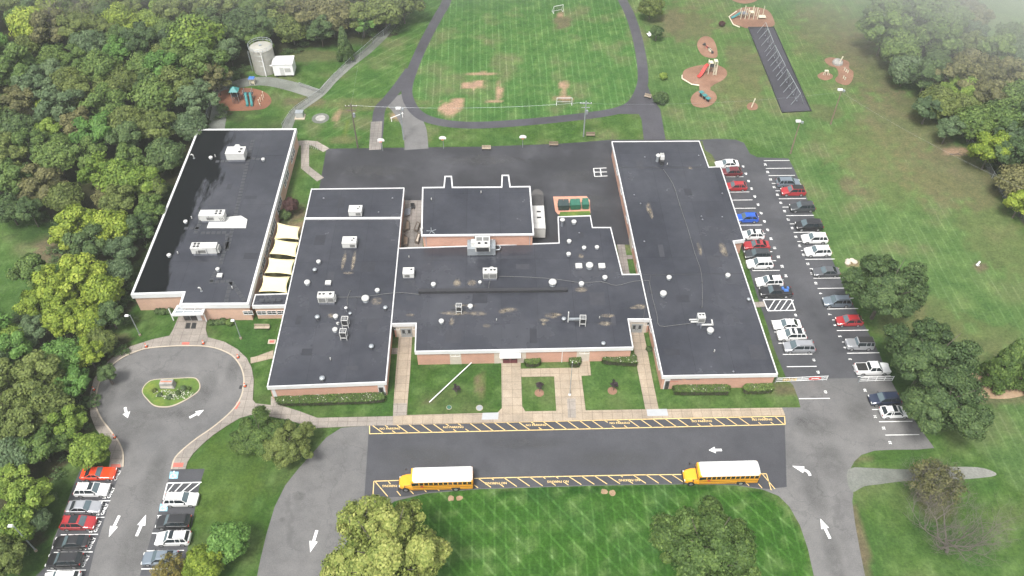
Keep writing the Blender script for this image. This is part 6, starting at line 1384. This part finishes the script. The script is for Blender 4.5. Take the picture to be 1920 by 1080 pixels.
# ------------------------------------------------------------------ vegetation
def crown_mesh(name, Rr, Hh, n_l, n_leaf, leaf, seed, shape='round', ragged=.25, up=.35, lr=(.22,.36)):
    lr0 = lr
    "leaf faces spread over many lobes; Rr radius, Hh crown height (0 at the bottom)"
    g_ = np.random.default_rng(seed); lob = []
    for k in range(n_l):
        u = (k+.5)/n_l; ph = k*2.39996+g_.uniform(-.4,.4)
        if shape == 'cone':
            z = u; rad = (1-u)*.82+.05; lr = .2*(1-u*.6)+.06; lob.append((math.cos(ph)*rad*Rr, math.sin(ph)*rad*Rr, z*Hh*.94+.04*Hh, lr*Rr*1.2, lr*Rr*1.2))
        elif shape == 'boughs':
            nm_ = max(9, int(n_l**.5*1.35)); mj = k % nm_; um = (mj+.5)/nm_; g2 = random.Random(seed*100+mj); pm_ = mj*2.39996+g2.uniform(-.5,.5)
            zz = max(-.7, 1-1.7*um); rr = math.sqrt(max(0,1-zz*zz)); f = g2.uniform(1-ragged, 1.0)*.72; C_ = np.array((math.cos(pm_)*rr*Rr*f, math.sin(pm_)*rr*Rr*f, Hh*.5+zz*f*Hh*.5))
            v_ = g_.normal(size=3); v_ /= np.linalg.norm(v_); v_ = v_*.6+C_*np.array((1,1,0))/Rr*.5+np.array((0,0,.25)); sp_ = Rr*g2.uniform(.2,.34); C2 = C_+v_*sp_; l2 = g_.uniform(*lr0)
            lob.append((C2[0], C2[1], C2[2], l2*Rr, l2*Rr*.8))
        else:
            zz = 1-1.75*u; zz = max(-.75, zz); rr = math.sqrt(max(0, 1-zz*zz)); f = g_.uniform(1-ragged, 1.0)*(1.02-lr0[1]*.8)
            lr = g_.uniform(*lr0)
            if shape == 'tall': f *= .95
            lob.append((math.cos(ph)*rr*Rr*f, math.sin(ph)*rr*Rr*f, Hh*.5+zz*f*Hh*.5, lr*Rr, lr*Rr*.85))
    lob = np.array(lob); per = n_leaf//n_l; P_, N_, T_ = [], [], []
    for i, (x, y, z, lr, lz) in enumerate(lob):
        d = g_.normal(size=(per, 3)); d /= np.linalg.norm(d, axis=1)[:, None]; d[:, 2] = np.abs(d[:, 2])*1.0 - (g_.random(per) < .33)*np.abs(d[:, 2])*1.3
        r = g_.uniform(.42, 1.0, per)**.7*1.22; nz = np.array([noise.noise(Vector(v*2.3+i)) for v in d[:, :]]) if per < 1 else g_.uniform(-.08,.08,per)
        p = np.stack([x+d[:,0]*lr*(r+nz), y+d[:,1]*lr*(r+nz), z+d[:,2]*lz*(r+nz)], 1)
        out = p - np.array([0, 0, Hh*.42]); out /= np.linalg.norm(out, axis=1)[:, None]+1e-6
        nn = d*.75+out*.45+g_.normal(size=(per,3))*.36+np.array([0,0,up*.6]); nn /= np.linalg.norm(nn, axis=1)[:, None]
        P_.append(p); N_.append(nn); T_.append(np.clip(.5+g_.uniform(-.2,.2)+g_.normal(size=per)*.17, 0, 1))
    m = n_leaf//9; d = g_.normal(size=(m,3)); d /= np.linalg.norm(d,axis=1)[:,None]; r = g_.random(m)**.4*.66
    cz = .5 if shape != 'cone' else .3
    P_.append(np.stack([d[:,0]*r*Rr*(.6 if shape=='cone' else 1), d[:,1]*r*Rr*(.6 if shape=='cone' else 1), Hh*cz+d[:,2]*r*Hh*.5*(.6 if shape=='cone' else 1)], 1)); nn = g_.normal(size=(m,3)); nn[:,2] = np.abs(nn[:,2]); nn /= np.linalg.norm(nn,axis=1)[:,None]; N_.append(nn); T_.append(np.clip(g_.normal(.4,.15,m),0,1))  # filler leaves inside the crown toned darker; cavity shade put into their colour
    P_ = np.concatenate(P_); N_ = np.concatenate(N_); T_ = np.concatenate(T_); k = len(P_)
    a = np.cross(N_, g_.normal(size=(k,3))); a /= np.linalg.norm(a,axis=1)[:,None]+1e-9; b = np.cross(N_, a)
    s_ = leaf*g_.uniform(.6,1.35,(k,1)); a *= s_; b *= s_*.62
    V = np.stack([P_-a, P_-b*1.0, P_+a, P_+b], 1).reshape(-1,3)
    me = bpy.data.meshes.new(name); me.vertices.add(4*k); me.vertices.foreach_set('co', V.astype(np.float32).ravel())
    me.loops.add(4*k); me.loops.foreach_set('vertex_index', np.arange(4*k, dtype=np.int32)); me.polygons.add(k)
    me.polygons.foreach_set('loop_start', np.arange(0,4*k,4,dtype=np.int32)); me.polygons.foreach_set('loop_total', np.full(k,4,dtype=np.int32))
    me.update(calc_edges=True); t_ = me.attributes.new('tone','FLOAT','FACE'); t_.data.foreach_set('value', T_.astype(np.float32)); me.materials.append(LEAF['green']); return me
def trunk_mesh(name, ht, r, n_b, spread, seed, depth=1):
    g_ = random.Random(seed); mb = MB(); mb.tube([(0,0,-.1),(.03*ht*g_.uniform(-1,1),0,ht*.5),(0,.03*ht,ht)], r, 8, r2=r*.45)
    for k in range(n_b):
        z = ht*g_.uniform(.35,.95); a = k*2.4+g_.uniform(-.3,.3); L = spread*g_.uniform(.6,1); u = Vector((math.cos(a),math.sin(a),g_.uniform(.5,1.1)))
        p0 = Vector((0,0,z)); p1 = p0+u*L*.5+Vector((g_.uniform(-.1,.1)*L,g_.uniform(-.1,.1)*L,0)); p2 = p1+u*L*.5+Vector((0,0,L*.12)); mb.tube([p0,p1,p2], r*.38, 5, r2=r*.08)
        if depth > 1:
            for q in range(7):
                b0 = p0.lerp(p2, g_.uniform(.35,.98)); v = (u+Vector((g_.uniform(-1,1),g_.uniform(-1,1),g_.uniform(-.3,.6)))).normalized()*L*g_.uniform(.25,.55); b1 = b0+v*.6; b2 = b0+v+Vector((0,0,.1*L)); mb.tube([b0,b1,b2], r*.13, 4, r2=r*.03)
                for w_ in range(6):
                    c0 = b0.lerp(b2, g_.uniform(.3,1)); mb.tube([c0, c0+(v.normalized()+Vector((g_.uniform(-1,1),g_.uniform(-1,1),g_.uniform(-.4,.8))))*L*.13], r*.06, 3, r2=r*.02)
    me = mb.mesh(name); me.materials.append(M['bark']); return me
CR = {}
for k in range(6): CR['f%d' % k] = crown_mesh('crown', 4.6, 7.6+.5*(k % 3), 56+6*(k % 3), 9600, .25, 40+k, 'boughs' if k % 3 else 'round', .42, lr=(.11,.22) if k % 3 else (.15,.3))
CR['n0'] = crown_mesh('crown', 7.0, 9.5, 170, 52000, .19, 60, 'boughs', .3, lr=(.08,.16)); CR['n1'] = crown_mesh('crown', 7.0, 9.0, 170, 52000, .19, 61, 'boughs', .32, lr=(.08,.16)); CR['n2'] = crown_mesh('crown', 7.0, 8.0, 190, 46000, .16, 68, 'boughs', .4, lr=(.07,.14))
CR['big'] = crown_mesh('crown', 8.6, 11.5, 340, 95000, .18, 62, 'boughs', .42, lr=(.045,.1))
CR['bush'] = crown_mesh('crown', 2.2, 2.6, 16, 6500, .16, 63, 'round', .2); CR['cone'] = crown_mesh('crown', 2.6, 7.5, 60, 15000, .2, 64, 'cone'); CR['sap'] = crown_mesh('crown', 1.2, 2.6, 9, 700, .13, 65, 'round', .45); CR['loose'] = crown_mesh('crown', 4.2, 5.5, 60, 4200, .16, 66, 'round', .6, lr=(.1,.2)); CR['mid'] = crown_mesh('crown', 3.2, 4.6, 60, 14000, .15, 67, 'round', .45, lr=(.13,.27))
CROWN_H = {k: max(v.co.z for v in m.vertices) for k, m in CR.items()}
TR = {'f': trunk_mesh('trunk', 8, .28, 6, 3.2, 1), 'n': trunk_mesh('trunk', 8, .42, 9, 4.5, 2), 'b': trunk_mesh('trunk', 1.4, .09, 5, 1.2, 3), 's': trunk_mesh('trunk', 2.4, .05, 6, .8, 4), 'c': trunk_mesh('trunk', 6, .16, 4, 1.2, 5)}
def tree(gx, gy, crown, col, label, group=None, s=1.0, base=3.0, rz=None, trunk='f', name='tree', cat='tree', sz=None):
    t = thing(name, label, cat, (gx, gy, 0), random.uniform(0, 6.28) if rz is None else rz, group); sz = sz or s
    o = bpy.data.objects.new('crown', CR[crown]); scene.collection.objects.link(o); o.parent = t; o.location = (0,0,base); o.scale = (s, s, sz)
    o.material_slots[0].link = 'OBJECT'; o.material_slots[0].material = LEAF[col]
    q = bpy.data.objects.new('trunk', TR[trunk]); scene.collection.objects.link(q); q.parent = t
    th = {'f':8,'n':8,'b':1.4,'s':2.4,'c':6}[trunk]; hz = (base+CROWN_H[crown]*sz*.62)/th; q.scale = (max(.6,hz*.8) if trunk in 'fn' else 1, max(.6,hz*.8) if trunk in 'fn' else 1, hz); return t
def tree_at(px, rpx, crown, col, label, **k):
    "crown centre seen at px with radius rpx photo pixels"
    R0 = {'n0':7,'n1':7,'n2':7,'big':8.6,'bush':2.2,'cone':2.6,'sap':1.2,'loose':4.2,'mid':3.2}.get(crown, 4.6); Hc = {'n0':9.5,'n1':9,'n2':8,'big':11.5,'bush':2.6,'cone':7.5,'sap':2.6,'loose':5.5,'mid':4.6}.get(crown, 7.9)
    base = k.pop('base', 2.5); sc = 1.0; rpx = rpx*(1.07 if crown in ('n0','n1','n2','big') else 1.0)
    for _ in range(4):
        z = base+Hc*sc*.5; g = G(*px, z); dep = g.y*_c-(z-CH)*_s; sc = rpx*dep/CF/R0
    return tree(g.x, g.y, crown, col, label, s=sc, base=base, **k)
# single trees on the lawns
tree_at((724,1048),140,'big','lime','big yellow green tree at the bottom hiding the driveway edge',trunk='n',name='yellowing_tree')
tree_at((1322,1035),102,'n1','green','round dark green tree standing in the striped front lawn',trunk='n',name='round_tree')
tree_at((1660,542),76,'n0','dark','dense dark tree at the edge of the lot beside the field, the farthest of three',trunk='n',name='shade_tree')
tree_at((1742,672),84,'n0','dark','dense tree over the right gate, middle of three at the lot edge',trunk='n',name='shade_tree')
tree_at((1775,755),80,'n1','dark','dense tree nearest the gravel drive, lowest of three at the lot edge',trunk='n',name='shade_tree')
tree_at((486,816),58,'n2','green','left one of two merged bushy dark trees on the lawn between loop and driveway',trunk='n',base=.5,name='bushy_tree')
tree_at((538,832),56,'n2','olive','right one of two merged bushy dark trees on the lawn between loop and driveway',trunk='n',base=.5,name='bushy_tree')
tree_at((168,842),42,'mid','yellowgreen','small round yellow green tree beside the walk above the orange red coupe',base=1.2,name='small_tree')
tree_at((428,1012),46,'mid','bright','light green feathery tree on the lawn right of the lower parking row',base=1.2,name='small_tree')
tree_at((378,1058),44,'mid','yellow','bright yellow green small tree at the bottom beside the lower parking row',base=1.2,name='small_tree')
tree_at((318,1072),42,'loose','orange','orange tinged small tree over the hidden blue grey car',base=1.2,name='small_tree')
tree_at((545,383),17,'mid','maroon','round dark maroon tree in the courtyard beside the west wing',base=1.2,name='maroon_tree')
tree_at((533,402),14,'bush','dark','dark green bush under the maroon tree',base=.0,name='shrub',cat='shrub',trunk='b')
for px, c, lb_ in (((1012,722),'plum','dark plum sapling in the square front lawn left of the flagpole'),((1152,720),'plum','dark plum sapling in the front lawn right of the flagpole'),((856,728),'plum','small dark sapling behind the fallen white pole')):
    tree_at(px, 9, 'sap', c, lb_, base=.9, trunk='s', name='sapling', cat='sapling')
for px in ((1011,737),(1148,733)):
    g = G(*px); struct('mulch_ring', MB().cyl((g.x, g.y, .0), .75, .05, 18), M['mulch'])
tree_at((1232,58),15,'mid','dark','dark narrow tree right of the walking track',base=1.2); tree_at((1244,142),9,'bush','yellowgreen','small yellow green bush between track and red slide',base=.1,trunk='b',name='shrub',cat='shrub'); tree_at((1240,183),16,'bush','dark','round dark bush where the track meets the drive',base=.1,trunk='b',name='shrub',cat='shrub')
tree_at((1354,44),7,'bush','maroon','tiny dark bush left of the white edging board',base=.1,trunk='b',name='shrub',cat='shrub'); tree_at((1220,12),28,'mid','olive','olive tree at the top edge right of the walking track',base=1)
tree_at((646,90),16,'cone','dark','dark conical evergreen beside the gravel track',base=.3,trunk='c',name='conifer',sz=1.1)
for px, lb_ in (((1864,716),'clipped green cone shrub, the whole one at the right edge'),((1924,722),'clipped green cone shrub cut off by the right edge')):
    g = G(*px); tree(g.x, g.y, 'cone', 'green', lb_, s=1.05, base=.1, trunk='c', name='conical_evergreen', rz=0, sz=1.35)
struct('mulch_ring', MB().sheet(crom([G(*p).to_2d() for p in ((1818,700),(1830,738),(1870,748),(1920,742),(1990,720),(1940,690),(1880,690))], 4, True), .01), M['dirt'])
# half bare trees lower right
def bare(px, hz, r, label, n_b, spread, seed, leaves=None, name='bare_tree', mat='bare_bark'):
    g = G(*px); t = thing(name, label, 'tree', g); g_ = random.Random(seed); mb = MB()
    def grow(p, d, L, rr, lv):
        pts = [p]; q = p; dd = d.copy()
        for i in range(4):
            dd = (dd+Vector((g_.gauss(0,.16), g_.gauss(0,.16), g_.gauss(.05,.12)))).normalized(); q = q+dd*L/4; pts.append(q)
        mb.tube(pts, rr, 6 if lv < 2 else 4 if lv < 4 else 3, r2=rr*.5)
        if lv >= 5 or rr < .006: return
        n = n_b if lv == 0 else g_.randint(3, 5)
        for k in range(n):
            base = pts[-1] if k < 2 and lv else pts[g_.randint(2, 4)].lerp(pts[g_.randint(1, 3)], g_.random()*.4)
            a = k*2.4+g_.uniform(-.5,.5); side = Vector((math.cos(a), math.sin(a), g_.uniform(-.05,.5) if lv else g_.uniform(.25,.8)))
            grow(base, (dd*(.75 if lv else .25)+side*.8).normalized(), (spread*.52 if lv == 0 else L*g_.uniform(.55,.78)), rr*(.5 if lv == 0 else .5), lv+1)
    grow(Vector((0,0,-.1)), Vector((0,0,1)), hz, r, 0)
    o = mb.build('branches', M[mat], parent=t)
    if leaves:
        q = bpy.data.objects.new('crown', CR['loose']); scene.collection.objects.link(q); q.parent = t; q.material_slots[0].link = 'OBJECT'; q.material_slots[0].material = LEAF[leaves[0]]; q.location = (0,0,leaves[1]); q.scale = (leaves[2],)*2+(leaves[3],)
    return t
bare((1735,935), 2.2, .2, 'sparse orange leaved tree with many stems over the gravel drive', 7, 5.0, 11, ('brown', 2.2, 1.05, .9), 'orange_leaved_tree')
bare((1775,1035), 3.0, .26, 'large dead tree with grey bare branches at the lower right corner', 7, 8.0, 12); bare((1722,932),.5,.07,'low grey brush pile of twigs at the foot of the orange leaved tree',9,1.6,13,None,'brush_pile')
bare((145,85), 7, .25, 'bare pale dead tree standing among the crowns of the left wood', 5, 8, 14)
# hedges and clipped shrubs
def hedge(px, ht, label, flowers=0, col='green', name='hedge'):
    q = crom(offset(XY(px), -.1), 3, True); cx = sum(p.x for p in q)/len(q); cy = sum(p.y for p in q)/len(q); q = [Vector((p.x-cx, p.y-cy)) for p in q]
    t = thing(name, label, 'hedge' if name == 'hedge' else 'shrub', (cx, cy, 0)); child(MB().prism(offset(q,-.15), 0, ht-.12), 'branches', 'bark', t)
    xs_ = [p.x for p in q]; ys_ = [p.y for p in q]; g_ = np.random.default_rng(int(abs(cx*100))); P_ = []; N_ = []; poly = [(p.x,p.y) for p in q]; area = (max(xs_)-min(xs_))*(max(ys_)-min(ys_)); n = int(area*170)
    for _ in range(n):
        x, y = g_.uniform(min(xs_),max(xs_)), g_.uniform(min(ys_),max(ys_))
        if inside(x,y,poly): P_.append((x,y,ht*g_.uniform(.86,1.05)+.08*math.sin(x*1.7)*math.cos(y*2))); N_.append((g_.normal()*.5,g_.normal()*.5,1))
    for i in range(len(poly)):
        a, b = poly[i], poly[(i+1)%len(poly)]; L = math.dist(a,b); nx_, ny_ = (b[1]-a[1])/max(L,1e-6), -(b[0]-a[0])/max(L,1e-6)
        for _ in range(int(L*ht*90)): u = g_.random(); P_.append((a[0]+(b[0]-a[0])*u+g_.normal()*.06, a[1]+(b[1]-a[1])*u+g_.normal()*.06, ht*g_.random())); N_.append((nx_+g_.normal()*.4, ny_+g_.normal()*.4, .4))
    P_ = np.array(P_); N_ = np.array(N_); N_ /= np.linalg.norm(N_,axis=1)[:,None]; a = np.cross(N_, g_.normal(size=P_.shape)); a /= np.linalg.norm(a,axis=1)[:,None]; b = np.cross(N_,a); s_ = .11*g_.uniform(.6,1.3,(len(P_),1)); a *= s_; b *= s_*.7
    V = np.stack([P_-a,P_-b,P_+a,P_+b],1).reshape(-1,3); k = len(P_); mb = MB(); mb.v = [tuple(v) for v in V]; mb.f = [(4*i,4*i+1,4*i+2,4*i+3) for i in range(k)]; o = mb.build('foliage', LEAF[col], parent=t, keep=True)
    at_ = o.data.attributes.new('tone','FLOAT','FACE'); at_.data.foreach_set('value', np.clip(g_.normal(.45,.2,k),0,1).astype(np.float32))
    if flowers:
        f = MB()
        for _ in range(flowers):
            for _t in range(20):
                x, y = g_.uniform(min(xs_),max(xs_)), g_.uniform(min(ys_),max(ys_))
                if inside(x,y,poly): break
            r = g_.uniform(.05,.1); f.lathe((x,y,ht), [(r,0),(r*.8,r*.6),(.02,r*.8)], 7)
        ff = f.build('flowers', M['flower'], parent=t); ff['kind'] = 'stuff'
    return t
hedge([(519,742),(600,742),(716,739),(720,744),(718,757),(640,761),(560,763),(524,762),(517,752)],.9,'long dark front hedge dotted with pale flowers left of the left walkway',60)
hedge([(984,673),(1010,672),(1013,688),(986,690)],1.1,'left square hedge by the main entrance, under the brick wall'); hedge([(1067,671),(1087,671),(1088,688),(1068,690)],1.2,'rounded hedge with pale flowers behind the flagpole',10)
hedge([(1130,671),(1186,669),(1193,682),(1190,689),(1135,685),(1128,678)],1.1,'dark hedge with pale flowers at the right end of the entrance block',22)
hedge([(1266,728),(1360,727),(1364,740),(1358,743),(1270,743),(1264,736)],1.1,'long dark hedge with pale flowers under the wall lettering of the east wing',12); hedge([(1395,726),(1440,724),(1446,728),(1446,739),(1396,741)],1.1,'shorter dark hedge at the right end of the east wing front',3)
for i, (px, s_) in enumerate((((396,604),1.0),((407,604),.9),((417,602),1.05),((430,604),1.1))): tree_at(px, 8*s_, 'bush', 'green' if i == 3 else 'dark', ('first','second','third','fourth')[i]+' rounded shrub from the left, right of the west entrance', base=0, trunk='b', name='shrub', cat='shrub')
for i, px in enumerate(((296,583),(305,584),(318,583))): tree_at(px, 8, 'bush', 'dark', ('left','middle','right')[i]+' rounded dark shrub under the front wall left of the west entrance', base=0, trunk='b', name='shrub', cat='shrub')
tree_at((1217,654),7,'bush','dark','small dark bush beside the right walkway at the east wing wall',base=0,trunk='b',name='shrub',cat='shrub')
for px, r_, c, lb_ in (((334,737),5,'dark','dark green low plant in the loop island'),((300,741),5,'bluegreen','grey green plant at the left of the loop island'),((318,745),6,'bluegreen','pale plant at the bottom of the loop island'),((344,728),6,'bluegreen','pale green plant at the right of the loop island'),((290,733),5,'olive','olive plant left of the island sign'),((355,730),4,'green','small green plant near the right tip of the loop island')): tree_at(px, r_, 'bush', c, lb_, base=.0, trunk='b', name='garden_plant', cat='plant', sz=.3)
fl = MB()
for _ in range(110):
    a = random.uniform(0,6.28); q_ = random.random()**.6; g = G(325+math.cos(a)*38*q_, 739+math.sin(a)*10*q_, .35); r = random.uniform(.05,.12); fl.lathe((g.x,g.y,.3), [(r,0),(r*.8,r*.6),(.02,r*.8)], 6)
tag(fl.build('garden_flowers', M['flower']), 'pale flowers scattered through the loop island planting', 'flowers', kind='stuff')

# the woods: hand placed edge trees first, then the rest filled in
KN = {'yellow':'yellow','yellowgreen':'yellow green','green':'mid green','bright':'bright green','dark':'dark green','bluegreen':'grey green','olive':'olive','brown':'brownish','orange':'orange tinged'}
EDGE = [((232,335),46,'yellowgreen'),((190,322),38,'yellowgreen'),((275,345),40,'yellowgreen'),((205,368),30,'brown'),((150,415),40,'yellow'),((125,445),30,'yellow'),((205,425),42,'yellow'),((165,460),42,'dark'),((230,470),32,'bluegreen'),((222,505),28,'bluegreen'),
 ((100,540),45,'yellow'),((150,520),45,'yellow'),((190,545),42,'yellow'),((70,575),38,'yellow'),((120,600),42,'yellow'),((165,600),36,'yellow'),((205,590),32,'dark'),((85,350),42,'brown'),((120,370),36,'olive'),((30,340),45,'green'),((55,395),30,'dark'),((15,390),34,'dark'),((280,395),32,'green'),((262,430),30,'dark'),((310,290),40,'dark'),((290,360),30,'olive'),
 ((25,655),40,'bright'),((115,668),42,'bright'),((70,700),50,'olive'),((20,720),48,'olive'),((90,760),46,'olive'),((140,720),36,'bright'),((165,665),32,'yellow'),((190,640),30,'olive'),((50,790),48,'olive'),((130,790),34,'yellowgreen'),((25,850),44,'bluegreen'),((75,840),40,'green'),((115,830),26,'green'),((20,640),36,'yellowgreen'),((60,620),32,'bluegreen'),
 ((55,940),42,'yellowgreen'),((20,990),44,'yellowgreen'),((25,900),36,'yellowgreen'),((10,1050),44,'olive'),((70,975),24,'bluegreen'),((200,700),20,'dark'),((25,770),40,'olive'),
 ((365,70),55,'yellowgreen'),((385,120),45,'green'),((330,110),38,'green'),((60,45),45,'yellow'),((88,28),32,'yellow'),((30,130),50,'green'),((225,35),36,'yellow'),((258,55),24,'yellow'),((310,130),40,'bright'),((290,180),44,'green'),((340,160),44,'olive'),((370,190),36,'bluegreen'),((355,235),34,'bluegreen'),((110,200),44,'bluegreen'),((60,165),40,'bluegreen'),((95,200),30,'yellow'),((140,180),34,'olive'),((200,200),40,'green'),((240,230),42,'olive'),((185,250),44,'bright'),((300,240),40,'olive'),((30,240),40,'dark'),((430,95),30,'bluegreen'),((405,150),30,'brown'),((455,45),40,'dark'),((520,20),44,'olive'),((570,30),44,'brown'),((620,25),42,'brown'),((668,30),34,'olive'),((680,45),22,'bright'),((720,15),42,'olive'),((755,5),38,'olive'),((490,50),38,'dark'),((545,50),34,'olive'),((600,55),30,'dark'),
 ((1660,60),45,'green'),((1690,90),40,'green'),((1720,40),50,'green'),((1765,80),45,'green'),((1700,130),35,'bluegreen'),((1740,140),40,'dark'),((1790,150),44,'brown'),((1760,190),38,'olive'),((1800,170),36,'yellowgreen'),((1740,205),30,'bluegreen'),((1830,230),40,'green'),((1850,180),40,'brown'),((1890,150),40,'brown'),((1880,220),44,'green'),((1860,280),40,'yellow'),((1900,290),40,'dark'),((1910,340),40,'brown'),((1915,380),30,'yellow'),((1935,230),45,'bluegreen'),((1820,120),36,'brown'),((1655,20),34,'green'),((1700,0),45,'green'),((1785,35),40,'green'),((1780,240),26,'bluegreen')]
WT = []
placed = []; cnt = 0; nf = 0
for px, r, col in EDGE:
    wood = 'left' if px[0] < 1000 else 'right-hand'; k = cnt % 6; cnt += 1
    t = tree_at(px, r*1.06, 'f%d' % k, col, '%s tree among many in the %s wood' % (KN[col], wood), base=random.uniform(.5, 1.4), name='woodland_tree'); WT.append((t, col, px[0] > 1000)); placed.append((t.location.x, t.location.y, 4.6*t.children[0].scale[0]))
ws = {0:['green','green','olive','dark','olive','bluegreen','brown','yellowgreen','bright','dark','green','olive'], 1:['green','olive','bluegreen','brown','dark','green','yellowgreen']}
for wi, q in enumerate(WOODP):
    x0, x1 = min(p[0] for p in q), max(p[0] for p in q); y0, y1 = min(p[1] for p in q), max(p[1] for p in q)
    tries = 0
    while tries < 9000 and len(placed) < 292:
        tries += 1; x, y = random.uniform(max(x0,-165), min(x1,165)), random.uniform(max(y0,25), min(y1,225))
        u, v = PX(x, y, 8)
        if u < -60 or u > 1990 or v < -70 or v > 1150 or not inside(x, y, q): continue
        r = random.uniform(3.4, 5.2)
        if any((x-a)**2+(y-b)**2 < ((r+c)*.62)**2 for a, b, c in placed): continue
        col = random.choice(ws[wi]); k = cnt % 6; cnt += 1; placed.append((x, y, r))
        wood = 'left' if wi == 0 else 'right-hand'
        t = tree(x, y, 'f%d' % k, col, 'tree', None, s=r/4.6, base=random.uniform(.6,3), name='woodland_tree'); WT.append((t, col, wi == 1))
print('woodland trees', len(placed))
def zone(u, v, right):
    if right: return 'at the top right' if v < 90 else 'beside the right play area' if v < 200 else 'along the right fence'
    if v < 40: return 'at the top edge by the field' if u > 430 else 'mid top edge' if u > 190 else 'in the top left corner'
    if v < 130: return 'just behind the tall tank' if u > 430 else 'left of the tall tank' if u > 260 else 'below the top left corner, middle' if u > 120 else 'below the top left corner, at the edge'
    if v < 210: return 'left of the teal slides' if u > 260 else 'upper middle of the left wood' if u > 120 else 'at the left edge, upper part'
    if v < 300: return 'by the far corner of the west wing' if u > 230 else 'above the left clearing, middle' if u > 110 else 'above the left clearing, at the edge'
    if v < 400: return 'beside the upper part of the west wing' if u > 200 else 'round the left clearing, above it'
    if v < 500: return 'beside the lower part of the west wing' if u > 160 else 'round the left clearing, beside it'
    if v < 620: return 'between the clearing and the west entrance'
    if v < 720: return 'above left of the turning loop'
    if v < 830: return 'directly left of the turning loop'
    return 'beside the lower left parking row'
OR = ['leftmost','second from the left','third from the left','fourth from the left','fifth from the left','sixth from the left','seventh from the left','eighth from the left','ninth from the left','tenth from the left','eleventh from the left','twelfth from the left','thirteenth from the left','fourteenth from the left','fifteenth from the left','sixteenth from the left','rightmost but one','rightmost']
byz = {}
for t, col, right in WT:
    u, v = PX(t.location.x, t.location.y, 6); byz.setdefault((col, zone(u, v, right)), []).append((u, t))
for (col, zn), L_ in byz.items():
    L_.sort(key=lambda q: q[0])
    for k, (u, t) in enumerate(L_):
        t['label'] = '%s woodland tree %s' % (KN[col], zn) if len(L_) == 1 else '%s woodland tree %s, %s' % (KN[col], zn, OR[min(k, 17)])
        t['group'] = 'trees of the right-hand wood' if t.location.x > 40 else 'trees of the left wood'
# low brush along the foot of the woods, one mass nobody could count
us = []; 
for wi, q in enumerate(WOODP):
    for i in range(len(q)):
        a, b = Vector(q[i]), Vector(q[(i+1)%len(q)]); L = (b-a).length
        for k in range(int(L/1.6)):
            p = a.lerp(b, random.random()); u, v = PX(p.x, p.y)
            if -60 < u < 1980 and -60 < v < 1140: us.append((p.x+random.uniform(-1.5,1.5), p.y+random.uniform(-1.5,1.5), random.uniform(.3,1.2)))
base_v = np.array([v.co[:] for v in CR['sap'].vertices]).reshape(-1,4,3)
VV = []
for x, y, s_ in us:
    idx = rng.choice(len(base_v), 170, replace=False); b_ = base_v[idx]*np.array([1.0*s_+.5, 1.0*s_+.5, .5*s_]); VV.append((b_+np.array([x,y,0])).reshape(-1,3))
VV = np.concatenate(VV); mb = MB(); mb.v = [tuple(v) for v in VV]; mb.f = [(4*i,4*i+1,4*i+2,4*i+3) for i in range(len(VV)//4)]
o = mb.build('undergrowth', LEAF['dark'], keep=True); at_ = o.data.attributes.new('tone','FLOAT','FACE'); at_.data.foreach_set('value', np.clip(rng.normal(.45,.2,len(mb.f)),0,1).astype(np.float32)); tag(o, 'low dark brush along the foot of the woods', 'undergrowth', kind='stuff')

# ------------------------------------------------------------------ haze
hz = MB().box((0, 300, 58), (850, 780, 120)).build('haze', simple('haze_air', (1,1,1))); tag(hz, 'thin pale mist over the whole place', 'haze', kind='stuff')
hm = bpy.data.materials.new('mist'); hm.use_nodes = True; ht_ = hm.node_tree; ht_.nodes.clear(); pv = ht_.nodes.new('ShaderNodeVolumePrincipled'); oo = ht_.nodes.new('ShaderNodeOutputMaterial')
pv.inputs['Color'].default_value = (.93,.95,.97,1); pv.inputs['Density'].default_value = .00028; pv.inputs['Anisotropy'].default_value = .2; ht_.links.new(pv.outputs[0], oo.inputs['Volume']); hz.data.materials.clear(); hz.data.materials.append(hm)

def fog(c, rad, dens, label):
    me = bpy.data.meshes.new('fog_bank'); bm = bmesh.new(); bmesh.ops.create_icosphere(bm, subdivisions=4, radius=1); bm.to_mesh(me); bm.free()
    for p in me.polygons: p.use_smooth = True
    o = bpy.data.objects.new('fog_bank', me); scene.collection.objects.link(o); o.location = c; o.scale = rad
    m = bpy.data.materials.new('fog'); m.use_nodes = True; t = m.node_tree; t.nodes.clear(); v = t.nodes.new('ShaderNodeVolumePrincipled'); q = t.nodes.new('ShaderNodeOutputMaterial')
    v.inputs['Color'].default_value = (.95,.97,.96,1); tc = t.nodes.new('ShaderNodeTexCoord'); ln = t.nodes.new('ShaderNodeVectorMath'); ln.operation = 'LENGTH'; t.links.new(tc.outputs['Object'], ln.inputs[0])
    mr = t.nodes.new('ShaderNodeMapRange'); mr.interpolation_type = 'SMOOTHSTEP'; mr.inputs[1].default_value = 0; mr.inputs[2].default_value = 1; mr.inputs[3].default_value = dens*2; mr.inputs[4].default_value = 0; t.links.new(ln.outputs['Value'], mr.inputs[0]); t.links.new(mr.outputs[0], v.inputs['Density']); t.links.new(v.outputs[0], q.inputs['Volume']); me.materials.append(m)
    tag(o, label, 'fog', kind='stuff')
fog((135,215,26),(120,105,30),.014,'pale fog drifting over the top right fields and wood')
fog((-60,250,30),(200,110,34),.009,'thin fog over the far fields and the far left wood')
